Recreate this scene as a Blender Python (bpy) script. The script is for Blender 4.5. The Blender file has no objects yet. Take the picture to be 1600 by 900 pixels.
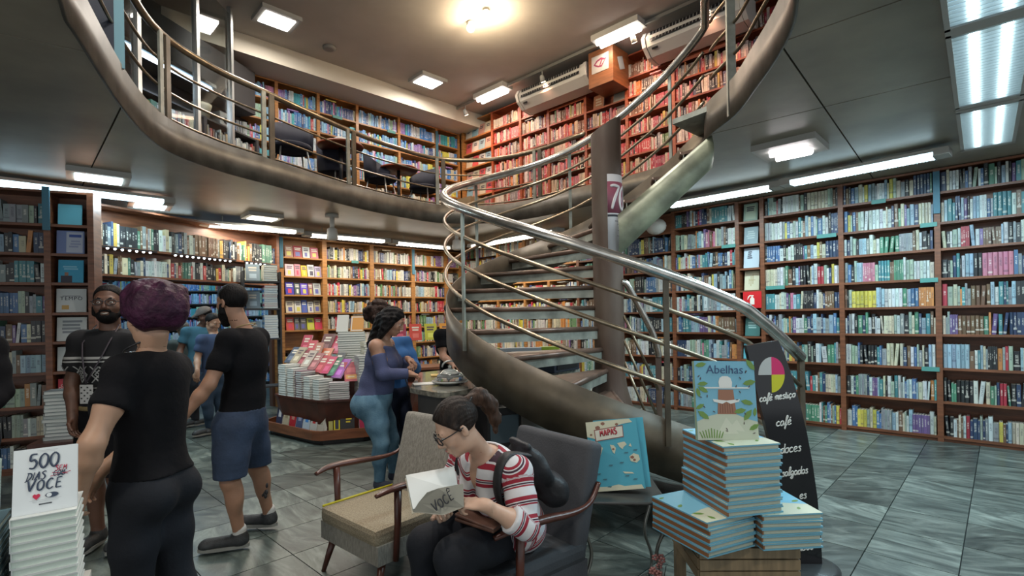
import bpy, bmesh, math, random
import numpy as np
from mathutils import Vector, Matrix, Euler

# ------------------------------------------------------------------ camera, world, exposure
SC = bpy.context.scene
COL = SC.collection
cam_d = bpy.data.cameras.new('camera')
cam = bpy.data.objects.new('camera', cam_d)
COL.objects.link(cam)
cam_d.sensor_width = 36.0
cam_d.lens = 18.0                 # 800 px focal length on a 1600 px frame
cam_d.shift_y = 45.0 / 1600.0
cam_d.clip_start = 0.05
cam.location = (0, 0, 1.52)
cam.rotation_mode = 'QUATERNION'
cam.rotation_quaternion = (Matrix.Rotation(math.radians(90), 4, 'X') @ Matrix.Rotation(math.radians(-1.0), 4, 'Z')).to_quaternion()
SC.camera = cam

world = bpy.data.worlds.new('world')
SC.world = world
world.use_nodes = True
bg = world.node_tree.nodes['Background']
bg.inputs[0].default_value = (0.90, 0.96, 1.0, 1)
bg.inputs[1].default_value = 0.85

SC.view_settings.view_transform = 'Standard'
SC.view_settings.look = 'None'
SC.view_settings.gamma = 1
SC.view_settings.use_curve_mapping = False
SC.view_settings.exposure = 0.0
SC.cycles.max_bounces = 6
SC.cycles.diffuse_bounces = 3
SC.cycles.sample_clamp_indirect = 4.0
SC.cycles.caustics_reflective = False
SC.cycles.caustics_refractive = False

COOL = (0.62, 0.86, 1.0)
NEUTRAL = (1.0, 0.90, 0.72)
WARM = (1.0, 0.66, 0.40)
UPWHITE = (1.0, 0.86, 0.66)

R = random.Random(11)
PI = math.pi

# ------------------------------------------------------------------ materials
MATS = {}
def _mat(name):
    m = bpy.data.materials.new(name); m.use_nodes = True
    nt = m.node_tree; b = nt.nodes['Principled BSDF']
    return m, nt, b

def mat(name, col, rough=0.6, metal=0.0, noise=0.0, nscale=8.0, bump=0.0, bscale=60.0, spec=None, stretch=None, col2=None, emit=None, alpha=None, trans=0.0):
    """plain principled material with optional colour mottling (col -> col2) and fine relief"""
    if name in MATS: return MATS[name]
    m, nt, b = _mat(name)
    N, L = nt.nodes, nt.links
    b.inputs['Base Color'].default_value = (*col, 1)
    b.inputs['Roughness'].default_value = rough
    b.inputs['Metallic'].default_value = metal
    if spec is not None: b.inputs['Specular IOR Level'].default_value = spec
    if trans: b.inputs['Transmission Weight'].default_value = trans
    if emit: 
        b.inputs['Emission Color'].default_value = (*emit[0], 1); b.inputs['Emission Strength'].default_value = emit[1]
    if alpha is not None: b.inputs['Alpha'].default_value = alpha
    if noise or col2 or bump:
        tc = N.new('ShaderNodeTexCoord'); src = tc.outputs['Object']
        if stretch:
            mp = N.new('ShaderNodeMapping'); mp.inputs['Scale'].default_value = stretch
            L.new(src, mp.inputs[0]); src = mp.outputs[0]
    if noise or col2:
        nz = N.new('ShaderNodeTexNoise'); nz.inputs['Scale'].default_value = nscale; nz.inputs['Detail'].default_value = 6
        L.new(src, nz.inputs['Vector'])
        cr = N.new('ShaderNodeValToRGB')
        c2 = col2 or tuple(min(1, c * (1 + noise)) for c in col); c1 = col if col2 else tuple(c * (1 - noise) for c in col)
        cr.color_ramp.elements[0].position = 0.36; cr.color_ramp.elements[1].position = 0.66
        cr.color_ramp.elements[0].color = (*c1, 1); cr.color_ramp.elements[1].color = (*c2, 1)
        L.new(nz.outputs[0], cr.inputs[0]); L.new(cr.outputs[0], b.inputs['Base Color'])
    if bump:
        nb = N.new('ShaderNodeTexNoise'); nb.inputs['Scale'].default_value = bscale; nb.inputs['Detail'].default_value = 3
        L.new(src, nb.inputs['Vector'])
        bp = N.new('ShaderNodeBump'); bp.inputs['Strength'].default_value = bump; bp.inputs['Distance'].default_value = 0.01
        L.new(nb.outputs[0], bp.inputs['Height']); L.new(bp.outputs[0], b.inputs['Normal'])
    MATS[name] = m
    return m

def emat(name, col, strength):
    if name in MATS: return MATS[name]
    m = bpy.data.materials.new(name); m.use_nodes = True
    nt = m.node_tree; nt.nodes.clear()
    e = nt.nodes.new('ShaderNodeEmission'); o = nt.nodes.new('ShaderNodeOutputMaterial')
    e.inputs[0].default_value = (*col, 1); e.inputs[1].default_value = strength
    nt.links.new(e.outputs[0], o.inputs[0]); MATS[name] = m
    return m

def book_mat(name, mass):
    """book jackets: colour from the object (single books) or a colour attribute (mass); title print and bands on the spine by UV"""
    m, nt, b = _mat(name); N, L = nt.nodes, nt.links
    if mass:
        a = N.new('ShaderNodeAttribute'); a.attribute_name = 'jacket'; col = a.outputs['Color']; rnd = a.outputs['Alpha']
    else:
        a = N.new('ShaderNodeObjectInfo'); col = a.outputs['Color']; rnd = a.outputs['Random']
    uv = N.new('ShaderNodeUVMap'); uv.uv_map = 'UVMap'
    sp = N.new('ShaderNodeSeparateXYZ'); L.new(uv.outputs[0], sp.inputs[0])
    def math_(op, x, y=None, z=None):
        n = N.new('ShaderNodeMath'); n.operation = op
        for i, v in enumerate((x, y, z)):
            if v is None: continue
            if isinstance(v, (int, float)): n.inputs[i].default_value = v
            else: L.new(v, n.inputs[i])
        return n.outputs[0]
    u, v = sp.outputs[0], sp.outputs[1]
    # title strip in the middle of the spine
    inu = math_('LESS_THAN', math_('ABSOLUTE', math_('SUBTRACT', u, 0.5)), 0.22)
    tlen = math_('MULTIPLY_ADD', rnd, 0.2, 0.1)
    inv = math_('LESS_THAN', math_('ABSOLUTE', math_('SUBTRACT', v, 0.58)), tlen)
    cm = N.new('ShaderNodeCombineXYZ'); L.new(math_('MULTIPLY', rnd, 91.0), cm.inputs[0]); L.new(math_('MULTIPLY', v, 38.0), cm.inputs[1]); L.new(math_('MULTIPLY', u, 1.5), cm.inputs[2])
    nz = N.new('ShaderNodeTexNoise'); nz.inputs['Scale'].default_value = 1.0; nz.inputs['Detail'].default_value = 1; L.new(cm.outputs[0], nz.inputs['Vector'])
    ink = math_('MULTIPLY', math_('MULTIPLY', inu, inv), math_('GREATER_THAN', nz.outputs[0], 0.47))
    # band near foot / head on some books
    band = math_('MULTIPLY', math_('LESS_THAN', math_('ABSOLUTE', math_('SUBTRACT', v, math_('MULTIPLY_ADD', rnd, 0.25, 0.08))), 0.045), math_('GREATER_THAN', math_('FRACT', math_('MULTIPLY', rnd, 7.3)), 0.55))
    on = math_('MAXIMUM', ink, band)
    # print colour: light on dark jackets, dark on light ones
    bw = N.new('ShaderNodeRGBToBW'); L.new(col, bw.inputs[0])
    pc = N.new('ShaderNodeMix'); pc.data_type = 'RGBA'; L.new(math_('GREATER_THAN', bw.outputs[0], 0.22), pc.inputs[0])
    pc.inputs[6].default_value = (0.75, 0.72, 0.62, 1); pc.inputs[7].default_value = (0.05, 0.05, 0.08, 1)
    mx = N.new('ShaderNodeMix'); mx.data_type = 'RGBA'; L.new(math_('MULTIPLY', on, 0.5), mx.inputs[0]); L.new(col, mx.inputs[6]); L.new(pc.outputs[2], mx.inputs[7])
    # paper edges: UV.x beyond 2 marks the page block
    pg = N.new('ShaderNodeMix'); pg.data_type = 'RGBA'; L.new(math_('GREATER_THAN', u, 2.0), pg.inputs[0]); L.new(mx.outputs[2], pg.inputs[6]); pg.inputs[7].default_value = (0.72, 0.68, 0.58, 1)
    L.new(pg.outputs[2], b.inputs['Base Color']); b.inputs['Roughness'].default_value = 0.42
    MATS[name] = m
    return m

def tile_mat():
    """grey-green veined quartzite; the veins turn and shift from tile to tile by the object's random number"""
    m, nt, b = _mat('quartzite'); N, L = nt.nodes, nt.links
    tc = N.new('ShaderNodeTexCoord'); oi = N.new('ShaderNodeObjectInfo')
    mp = N.new('ShaderNodeMapping'); mp.vector_type = 'POINT'
    L.new(tc.outputs['Object'], mp.inputs[0])
    cx = N.new('ShaderNodeCombineXYZ')
    for i, k in enumerate((37.0, 53.0, 11.0)):
        n = N.new('ShaderNodeMath'); n.operation = 'MULTIPLY'; L.new(oi.outputs['Random'], n.inputs[0]); n.inputs[1].default_value = k; L.new(n.outputs[0], cx.inputs[i])
    L.new(cx.outputs[0], mp.inputs['Location'])
    rz = N.new('ShaderNodeMath'); rz.operation = 'MULTIPLY_ADD'; L.new(oi.outputs['Random'], rz.inputs[0]); rz.inputs[1].default_value = 1.3; rz.inputs[2].default_value = -0.9
    rv = N.new('ShaderNodeCombineXYZ'); L.new(rz.outputs[0], rv.inputs[2]); L.new(rv.outputs[0], mp.inputs['Rotation'])
    st = N.new('ShaderNodeMapping'); st.inputs['Scale'].default_value = (1.2, 4.2, 1); L.new(mp.outputs[0], st.inputs[0])
    nz = N.new('ShaderNodeTexNoise'); nz.inputs['Scale'].default_value = 1.5; nz.inputs['Detail'].default_value = 9; nz.inputs['Roughness'].default_value = 0.68; nz.inputs['Distortion'].default_value = 1.6
    L.new(st.outputs[0], nz.inputs['Vector'])
    cr = N.new('ShaderNodeValToRGB'); e = cr.color_ramp.elements
    e[0].position = 0.28; e[0].color = (0.016, 0.022, 0.021, 1); e[1].position = 0.76; e[1].color = (0.215, 0.255, 0.228, 1)
    k = cr.color_ramp.elements.new(0.45); k.color = (0.052, 0.067, 0.061, 1)
    k = cr.color_ramp.elements.new(0.56); k.color = (0.099, 0.121, 0.108, 1)
    L.new(nz.outputs[0], cr.inputs[0])
    hv = N.new('ShaderNodeHueSaturation'); L.new(cr.outputs[0], hv.inputs['Color'])
    vv = N.new('ShaderNodeMath'); vv.operation = 'MULTIPLY_ADD'; L.new(oi.outputs['Random'], vv.inputs[0]); vv.inputs[1].default_value = 0.8; vv.inputs[2].default_value = 0.55
    L.new(vv.outputs[0], hv.inputs['Value'])
    L.new(hv.outputs[0], b.inputs['Base Color'])
    rr = N.new('ShaderNodeMapRange'); rr.inputs[3].default_value = 0.22; rr.inputs[4].default_value = 0.46; L.new(nz.outputs[0], rr.inputs[0]); L.new(rr.outputs[0], b.inputs['Roughness'])
    bp = N.new('ShaderNodeBump'); bp.inputs['Strength'].default_value = 0.12; bp.inputs['Distance'].default_value = 0.01; L.new(nz.outputs[0], bp.inputs['Height']); L.new(bp.outputs[0], b.inputs['Normal'])
    MATS['quartzite'] = m
    return m

BOOK = book_mat('book_jacket', False)
BOOKM = book_mat('book_jacket_mass', True)
TILE = tile_mat()
WOOD = mat('shelf_wood', (0.16, 0.058, 0.026), 0.42, noise=0.3, nscale=3.0, stretch=(1, 1, 9), bump=0.05)
WOODR = mat('cherry_wood', (0.27, 0.058, 0.020), 0.4, noise=0.3, nscale=3.0, stretch=(1, 1, 9))
WOODH = mat('honey_wood', (0.36, 0.16, 0.045), 0.42, noise=0.28, nscale=3.0, stretch=(1, 1, 9))
DARKW = mat('mahogany', (0.070, 0.022, 0.014), 0.3, noise=0.35, nscale=5.0)
PLAST = mat('ceiling_plaster', (0.50, 0.47, 0.42), 0.85, noise=0.05, nscale=2.0)
SLABM = mat('painted_concrete', (0.285, 0.25, 0.19), 0.36, noise=0.2, nscale=1.6, bump=0.06, bscale=5.0)
JOINT = mat('joint_dark', (0.012, 0.013, 0.012), 0.9)
STEEL = mat('worn_steel', (0.088, 0.070, 0.047), 0.42, 0.3, noise=0.35, nscale=4.5, bump=0.06, bscale=12)
STEELG = mat('painted_steel_green', (0.27, 0.29, 0.25), 0.42, 0.35, noise=0.35, nscale=6.0, bump=0.08, bscale=20)
TUBE = mat('polished_tube', (0.50, 0.48, 0.44), 0.24, 0.95, noise=0.2, nscale=9.0)
BRONZE = mat('bronze_rail', (0.26, 0.21, 0.145), 0.28, 0.85, noise=0.25, nscale=7.0)
ALU = mat('aluminium', (0.45, 0.46, 0.44), 0.35, 0.8)
BLACKM = mat('black_metal', (0.02, 0.02, 0.022), 0.4, 0.4)
BLACKP = mat('black_plastic', (0.014, 0.014, 0.016), 0.35)
WHITEP = mat('white_plastic', (0.62, 0.60, 0.55), 0.45)
PAPER = mat('paper', (0.66, 0.68, 0.64), 0.8, noise=0.05, nscale=80, stretch=(1, 1, 12))
PAPERC = mat('cream_paper', (0.60, 0.55, 0.43), 0.8, noise=0.06, nscale=80, stretch=(1, 1, 12))
GLASS = mat('clear_glass', (0.62, 0.68, 0.68), 0.03, trans=1.0)
GLASS.node_tree.nodes['Principled BSDF'].inputs['IOR'].default_value = 1.10

# ------------------------------------------------------------------ mesh helpers
class MB:
    """collects shapes and links them as one mesh object"""
    def __init__(self): self.v = []; self.f = []; self.mi = []; self.sm = []
    def add(self, vs, fs, mi=0, smooth=False):
        o = len(self.v); self.v += [tuple(x) for x in vs]
        self.f += [tuple(i + o for i in f) for f in fs]; self.mi += [mi] * len(fs); self.sm += [smooth] * len(fs)
        return self
    def box(self, c, s, mi=0, M=None, b=0.0):
        x, y, z = s[0] / 2, s[1] / 2, s[2] / 2
        if b <= 0:
            vs = [(i * x, j * y, k * z) for i in (-1, 1) for j in (-1, 1) for k in (-1, 1)]
            fs = [(0, 1, 3, 2), (4, 6, 7, 5), (0, 4, 5, 1), (2, 3, 7, 6), (0, 2, 6, 4), (1, 5, 7, 3)]
            sm = False
        else:
            bm = bmesh.new(); bmesh.ops.create_cube(bm, size=1)
            bmesh.ops.scale(bm, vec=s, verts=bm.verts)
            bmesh.ops.bevel(bm, geom=bm.edges[:], offset=b, segments=2, affect='EDGES', profile=0.6)
            bm.verts.index_update()
            vs = [v.co[:] for v in bm.verts]; fs = [[v.index for v in f.verts] for f in bm.faces]; bm.free()
        M = M or Matrix()
        vs = [tuple(M @ Vector(v) + Vector(c)) if M is not None else v for v in vs]
        return self.add(vs, fs, mi, False)
    def bx(self, x0, x1, y0, y1, z0, z1, mi=0, b=0.0):
        return self.box(((x0 + x1) / 2, (y0 + y1) / 2, (z0 + z1) / 2), (x1 - x0, y1 - y0, z1 - z0), mi, None, b)
    def tube(self, pts, r, seg=8, mi=0, caps=True, closed=False, flat=1.0):
        pts = [Vector(p) for p in pts]; n = len(pts)
        rs = r if isinstance(r, (list, tuple)) else [r] * n
        vs, fs = [], []
        up = None
        for i, p in enumerate(pts):
            if closed: t = pts[(i + 1) % n] - pts[i - 1]
            else: t = pts[min(i + 1, n - 1)] - pts[max(i - 1, 0)]
            if t.length < 1e-9: t = Vector((0, 0, 1))
            t.normalize()
            if up is None: up = Vector((0, 0, 1)) if abs(t.z) < 0.95 else Vector((1, 0, 0))
            a = t.cross(up)
            if a.length < 1e-4: a = t.orthogonal()
            a.normalize(); b = a.cross(t).normalized(); up = b
            for k in range(seg):
                th = 2 * PI * k / seg
                vs.append(p + a * (rs[i] * math.cos(th)) + b * (rs[i] * flat * math.sin(th)))
        m = n if closed else n - 1
        for i in range(m):
            j = (i + 1) % n
            for k in range(seg):
                l = (k + 1) % seg
                fs.append((i * seg + k, j * seg + k, j * seg + l, i * seg + l))
        if caps and not closed:
            fs.append(tuple(range(seg))); fs.append(tuple(range((n - 1) * seg + seg - 1, (n - 1) * seg - 1, -1)))
        return self.add(vs, fs, mi, True)
    def lathe(self, prof, c=(0, 0, 0), seg=24, mi=0, smooth=True, M=None):
        vs, fs = [], []
        M = M or Matrix()
        for (r, z) in prof:
            for k in range(seg):
                th = 2 * PI * k / seg
                vs.append(M @ Vector((r * math.cos(th), r * math.sin(th), z)) + Vector(c))
        for i in range(len(prof) - 1):
            for k in range(seg):
                l = (k + 1) % seg
                fs.append((i * seg + k, i * seg + l, (i + 1) * seg + l, (i + 1) * seg + k))
        fs.append(tuple(range(seg - 1, -1, -1))); fs.append(tuple((len(prof) - 1) * seg + k for k in range(seg)))
        return self.add(vs, fs, mi, smooth)
    def prism(self, poly, z0, z1, mi=0, M=None):
        """poly: 2-D outline (counter-clockwise) extruded from z0 to z1; M maps to place"""
        n = len(poly); M = M or Matrix()
        vs = [M @ Vector((x, y, z0)) for x, y in poly] + [M @ Vector((x, y, z1)) for x, y in poly]
        fs = [tuple(range(n - 1, -1, -1)), tuple(range(n, 2 * n))] + [(i, (i + 1) % n, n + (i + 1) % n, n + i) for i in range(n)]
        return self.add(vs, fs, mi, False)
    def ball(self, c, r, seg=12, mi=0, M=None):
        rx, ry, rz = r if isinstance(r, (tuple, list)) else (r, r, r)
        vs, fs = [], []; rings = max(5, seg // 2); M = M or Matrix()
        for i in range(rings + 1):
            ph = PI * i / rings
            for k in range(seg):
                th = 2 * PI * k / seg
                vs.append(M @ Vector((rx * math.sin(ph) * math.cos(th), ry * math.sin(ph) * math.sin(th), rz * math.cos(ph))) + Vector(c))
        for i in range(rings):
            for k in range(seg):
                l = (k + 1) % seg
                fs.append((i * seg + k, (i + 1) * seg + k, (i + 1) * seg + l, i * seg + l))
        return self.add(vs, fs, mi, True)
    def mesh(self, name, mats):
        me = bpy.data.meshes.new(name)
        me.from_pydata([tuple(v) for v in self.v], [], self.f)
        for m in (mats if isinstance(mats, (list, tuple)) else [mats]): me.materials.append(m)
        me.polygons.foreach_set('material_index', self.mi); me.polygons.foreach_set('use_smooth', self.sm)
        me.update()
        return me
    def build(self, name, mats, parent=None, loc=(0, 0, 0), rot=(0, 0, 0)):
        return link(name, self.mesh(name, mats), parent, loc, rot)

def link(name, data, parent=None, loc=(0, 0, 0), rot=(0, 0, 0)):
    o = bpy.data.objects.new(name, data); COL.objects.link(o)
    o.location = loc; o.rotation_euler = rot
    if parent is not None: o.parent = parent
    return o

def tag(o, label=None, cat=None, group=None, kind=None):
    if label: o['label'] = label
    if cat: o['category'] = cat
    if group: o['group'] = group
    if kind: o['kind'] = kind
    return o

def thing(name, label, cat, loc=(0, 0, 0), rotz=0.0, group=None):
    o = bpy.data.objects.new(name, None); COL.objects.link(o)
    o.empty_display_size = 0.1
    o.location = loc; o.rotation_euler = (0, 0, rotz)
    return tag(o, label, cat, group)

def catmull(pts, n=8, closed=False):
    pts = [Vector(p) for p in pts]; out = []; N_ = len(pts)
    for i in range(N_ if closed else N_ - 1):
        g = (lambda k: pts[k % N_]) if closed else (lambda k: pts[max(0, min(N_ - 1, k))])
        p0, p1, p2, p3 = g(i - 1), g(i), g(i + 1), g(i + 2)
        for s_ in range(n):
            t = s_ / n
            out.append(0.5 * ((2 * p1) + (p2 - p0) * t + (2 * p0 - 5 * p1 + 4 * p2 - p3) * t * t + (3 * p1 - p0 - 3 * p2 + p3) * t ** 3))
    if not closed: out.append(pts[-1])
    return out

def text_obj(s, size, m, parent, loc, rot, name='lettering', ext=0.0006, shear=0.0, bold=0.0, align='CENTER', sx=1.0, space=1.0):
    cu = bpy.data.curves.new(name, 'FONT'); cu.body = s; cu.size = size; cu.extrude = ext; cu.shear = shear
    cu.offset = bold; cu.align_x = align; cu.align_y = 'CENTER'; cu.space_character = space; cu.resolution_u = 3
    tmp = bpy.data.objects.new('tmp_text', cu); COL.objects.link(tmp)
    dg = bpy.context.evaluated_depsgraph_get()
    me = bpy.data.meshes.new_from_object(tmp.evaluated_get(dg))
    bpy.data.objects.remove(tmp); bpy.data.curves.remove(cu)
    me.name = name; me.materials.clear(); me.materials.append(m)
    if sx != 1.0:
        for v in me.vertices: v.co.x *= sx
    o = link(name, me, parent, loc, rot)
    return o

GLYPH = {
 'a': [[(.75,.85),(.45,1),(.12,.7),(.1,.25),(.35,0),(.65,.25),(.78,.9)],[(.78,.9),(.76,.3),(.9,.05),(1.1,.2)]], 'c': [[(.75,.8),(.5,1),(.15,.7),(.12,.3),(.4,0),(.85,.2)]],
 'd': [[(.72,.8),(.45,.98),(.12,.65),(.12,.2),(.4,0),(.7,.3),(.85,1.2),(.9,1.9)],[(.9,1.9),(.78,.5),(.9,.05),(1.1,.2)]], 'e': [[(.1,.45),(.5,.55),(.75,.8),(.5,1),(.2,.8),(.12,.35),(.4,0),(.9,.2)]],
 'f': [[(.1,.3),(.5,1),(.75,1.8),(.55,2),(.42,1.5),(.35,.3),(.3,-.6),(.2,-.8),(.15,-.4),(.7,.15)]], 'g': [[(.75,.85),(.45,1),(.12,.7),(.15,.25),(.45,.1),(.75,.5),(.8,.95)],[(.8,.95),(.72,-.3),(.45,-.8),(.15,-.55),(.6,-.1),(1.05,.2)]],
 'i': [[(.15,.9),(.15,.2),(.3,0),(.55,.2)],[(.2,1.35),(.24,1.42)]], 'l': [[(.05,.2),(.45,1.2),(.5,1.9),(.3,1.9),(.2,1),(.25,.2),(.4,0),(.6,.2)]],
 'm': [[(.1,.9),(.1,0)],[(.1,.5),(.35,1),(.45,.8),(.45,0)],[(.45,.6),(.75,1),(.85,.8),(.85,.2),(1,0),(1.15,.2)]], 'o': [[(.5,1),(.15,.75),(.15,.25),(.45,0),(.78,.3),(.75,.8),(.5,1),(.9,.9)]],
 's': [[(.7,.85),(.45,1),(.25,.8),(.6,.4),(.55,.05),(.25,0),(.05,.15)]], 't': [[(.3,1.6),(.25,.3),(.4,0),(.65,.15)],[(.0,1.05),(.6,1.1)]], 'u': [[(.1,.95),(.12,.3),(.35,0),(.65,.3),(.75,.95)],[(.75,.95),(.75,.3),(.9,.02),(1.1,.2)]],
 '5': [[(.85,2),(.25,1.95),(.2,1.15),(.6,1.25),(.88,.7),(.6,.05),(.1,.12)]], '0': [[(.5,2),(.12,1.5),(.1,.6),(.45,0),(.85,.5),(.88,1.5),(.5,2)]], 'D': [[(.3,1.9),(.2,.0)],[(.05,1.85),(.7,1.75),(.95,1.1),(.65,.3),(-.05,-.2)]], 'I': [[(.25,1.9),(.2,.1)]],
 '7': [[(.05,1.88),(.3,1.95),(.6,1.92),(.92,1.9)],[(.92,1.9),(.66,1.25),(.48,.6),(.38,0)]], 'A': [[(0,0),(.3,1),(.5,1.95)],[(.5,1.95),(.7,1),(.85,0)],[(.15,.7),(.8,.75)]], 'S': [[(.8,1.75),(.45,1.9),(.15,1.5),(.7,.9),(.75,.3),(.4,0),(0,.2)]], 'E': [[(.8,1.85),(.1,1.8)],[(.15,1.8),(.1,.05)],[(.1,.05),(.85,.12)],[(.1,.95),(.65,1)]],
 'M': [[(.05,0),(.2,1.9)],[(.2,1.9),(.5,.7)],[(.5,.7),(.9,1.9)],[(.9,1.9),(1,0)]], 'V': [[(0,1.9),(.25,.8),(.42,0)],[(.42,0),(.7,1),(1.05,2.1)]], 'O': [[(.5,1.7),(.12,1.3),(.15,.4),(.5,0),(.9,.5),(.85,1.4),(.5,1.7)]], 'P': [[(.15,0),(.15,1.9)],[(.15,1.85),(.75,1.75),(.85,1.3),(.65,.95),(.15,.9)]], 'C': [[(.85,1.6),(.5,1.8),(.12,1.2),(.15,.4),(.5,0),(.95,.3)]]}
GLYPH['\u00e9'] = GLYPH['e'] + [[(.45, 1.3), (.7, 1.65)]]; GLYPH['\u00e7'] = GLYPH['c'] + [[(.45, 0), (.5, -.25), (.3, -.4)]]; GLYPH['\u00ca'] = GLYPH['E'] + [[(.1, 2.1), (.45, 2.6)], [(.45, 2.6), (.9, 2.15)]]
def strokes(s, xh, m, parent, loc, rot, r, shear=0.0, adv=1.0, name='lettering'):
    """hand-written words drawn as brush strokes, centred on loc, in the local x-y plane"""
    mb = MB(); x = 0.0; W_ = {'i': .5, 'l': .55, 't': .6, 's': .75, 'I': .5, 'm': 1.15, ' ': .7, 'M': 1.2, 'f': .75}
    tot = sum(W_.get(ch, 1.0) * adv for ch in s)
    for ch in s:
        for st in GLYPH.get(ch, []):
            pts = [Vector(((x + px + py * shear - tot / 2) * xh, (py - .5) * xh, 0)) for px, py in st]
            pts = catmull(pts, 5) if len(pts) > 2 else pts
            k = len(pts); mb.tube(pts, [r * (.75 + .35 * math.sin(PI * i / max(1, k - 1))) for i in range(k)], 5, flat=.35)
        x += W_.get(ch, 1.0) * adv
    return mb.build(name, m, parent, loc, rot)

def lamp(name, parent, loc, sx, sy, power, col, rot=(0, 0, 0), shape='RECTANGLE', spread=PI):
    d = bpy.data.lights.new(name, 'AREA'); d.shape = shape; d.size = sx; d.size_y = sy; d.energy = power; d.color = col; d.spread = spread
    o = bpy.data.objects.new(name, d); COL.objects.link(o); o.location = loc; o.rotation_euler = rot
    if parent is not None: o.parent = parent
    return o
# ------------------------------------------------------------------ room frames
RW0 = Vector((4.90, 5.88, 0)); RDIR = Vector((0.722, -0.692, 0)); RANG = math.atan2(-0.692, 0.722)   # right wall, x runs left -> right as seen
CORNER = Vector((-1.14, 11.67, 0)); BDIR = Vector((0.722, 0.692, 0)); BANG = math.atan2(0.692, 0.722)
Z_UNDER, Z_MEZZ, Z_SOFFIT, Z_CEIL = 3.15, 3.42, 5.70, 6.00

def frame(o, ang): return Matrix.Translation(o) @ Matrix.Rotation(ang, 4, 'Z')
RF, BF = frame(RW0, RANG), frame(CORNER, BANG)
LF = frame(Vector((-4.80, 5.30, 0)), math.atan2(0.42, 0.907))           # bookcase near the left edge

def struct(name, mb, m, F=None, kind='structure'):
    o = mb.build(name, m)
    if F is not None: o.matrix_world = F
    o['kind'] = kind
    return o

WALLM = mat('wall_plaster', (0.42, 0.39, 0.34), 0.85, noise=0.06, nscale=2.0)
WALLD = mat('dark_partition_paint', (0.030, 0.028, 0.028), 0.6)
WALLB = mat('wall_brown', (0.10, 0.045, 0.028), 0.7)

# walls
struct('wall_right', MB().bx(-8.7, 3.4, 0.30, 0.45, 0, 6.05), WALLB, RF)
struct('wall_back', MB().bx(-4.05, 0.45, 0.30, 0.45, 0, 3.15).bx(-7.2, 0.45, 0.30, 0.45, 3.15, 6.05), WALLB, BF)
struct('wall_left', MB().bx(-10.6, -10.45, -1.5, 13.5, 0, 6.05), WALLM)
struct('wall_far', MB().bx(-6.6, 0.6, 0.30, 0.42, 0, 3.15), WALLB, frame(Vector((-4.6, 12.3, 0)), math.atan2(0.18, 0.98)))
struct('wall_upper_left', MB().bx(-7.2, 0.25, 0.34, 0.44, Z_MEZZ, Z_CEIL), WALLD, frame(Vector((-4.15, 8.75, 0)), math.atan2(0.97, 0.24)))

# upper ceiling and the dropped soffit over the back shelves
struct('ceiling', MB().bx(-10.6, 8.0, -1.6, 13.6, Z_CEIL, Z_CEIL + 0.12), PLAST)
sof = struct('trim_1', MB().bx(-7.2, 0.32, -0.62, 0.30, Z_SOFFIT, Z_CEIL), mat('soffit_paint', (0.60, 0.55, 0.45), 0.8), BF)

# ------------------------------------------------------------------ balcony slab with an oval opening
EDGE = [(-2.25, 2.57), (-2.45, 2.92), (-2.98, 4.01), (-3.22, 4.80), (-3.12, 5.48), (-2.86, 6.08), (-2.27, 7.35), (-1.79, 8.09), (-1.18, 8.72), (-0.30, 8.80),
        (0.45, 8.35), (1.11, 7.63), (1.75, 7.0), (2.16, 6.3), (2.20, 5.7), (2.0, 5.15), (1.84, 4.72), (1.86, 4.18), (1.79, 3.67), (1.73, 3.30), (1.64, 2.94), (1.50, 2.62),
        (1.05, 1.75), (0.3, 1.15), (-0.6, 1.10), (-1.5, 1.6)]
OVAL = [Vector((p.x, p.y)) for p in catmull([(x, y, 0) for x, y in EDGE], 5, closed=True)]
OC = Vector((-0.5, 4.9))
BX0, BX1, BY0, BY1 = -10.5, 6.9, -1.5, 13.5
def outer(p):
    d = (p - OC); ts = []
    if d.x > 1e-6: ts.append((BX1 - OC.x) / d.x)
    if d.x < -1e-6: ts.append((BX0 - OC.x) / d.x)
    if d.y > 1e-6: ts.append((BY1 - OC.y) / d.y)
    if d.y < -1e-6: ts.append((BY0 - OC.y) / d.y)
    return OC + d * min(ts)
OUT = [outer(p) for p in OVAL]
n = len(OVAL)
slab = MB()
vs = []; fs = []
for k in range(n):
    vs += [(OVAL[k].x, OVAL[k].y, 3.175), (OUT[k].x, OUT[k].y, 3.175), (OVAL[k].x, OVAL[k].y, Z_MEZZ), (OUT[k].x, OUT[k].y, Z_MEZZ)]
for k in range(n):
    a, b = 4 * k, 4 * ((k + 1) % n)
    fs += [(a, a + 1, b + 1, b), (a + 2, b + 2, b + 3, a + 3), (a, b, b + 2, a + 2)]
slab.add(vs, fs)
slab_o = struct('floor_2', slab, JOINT)

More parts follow.
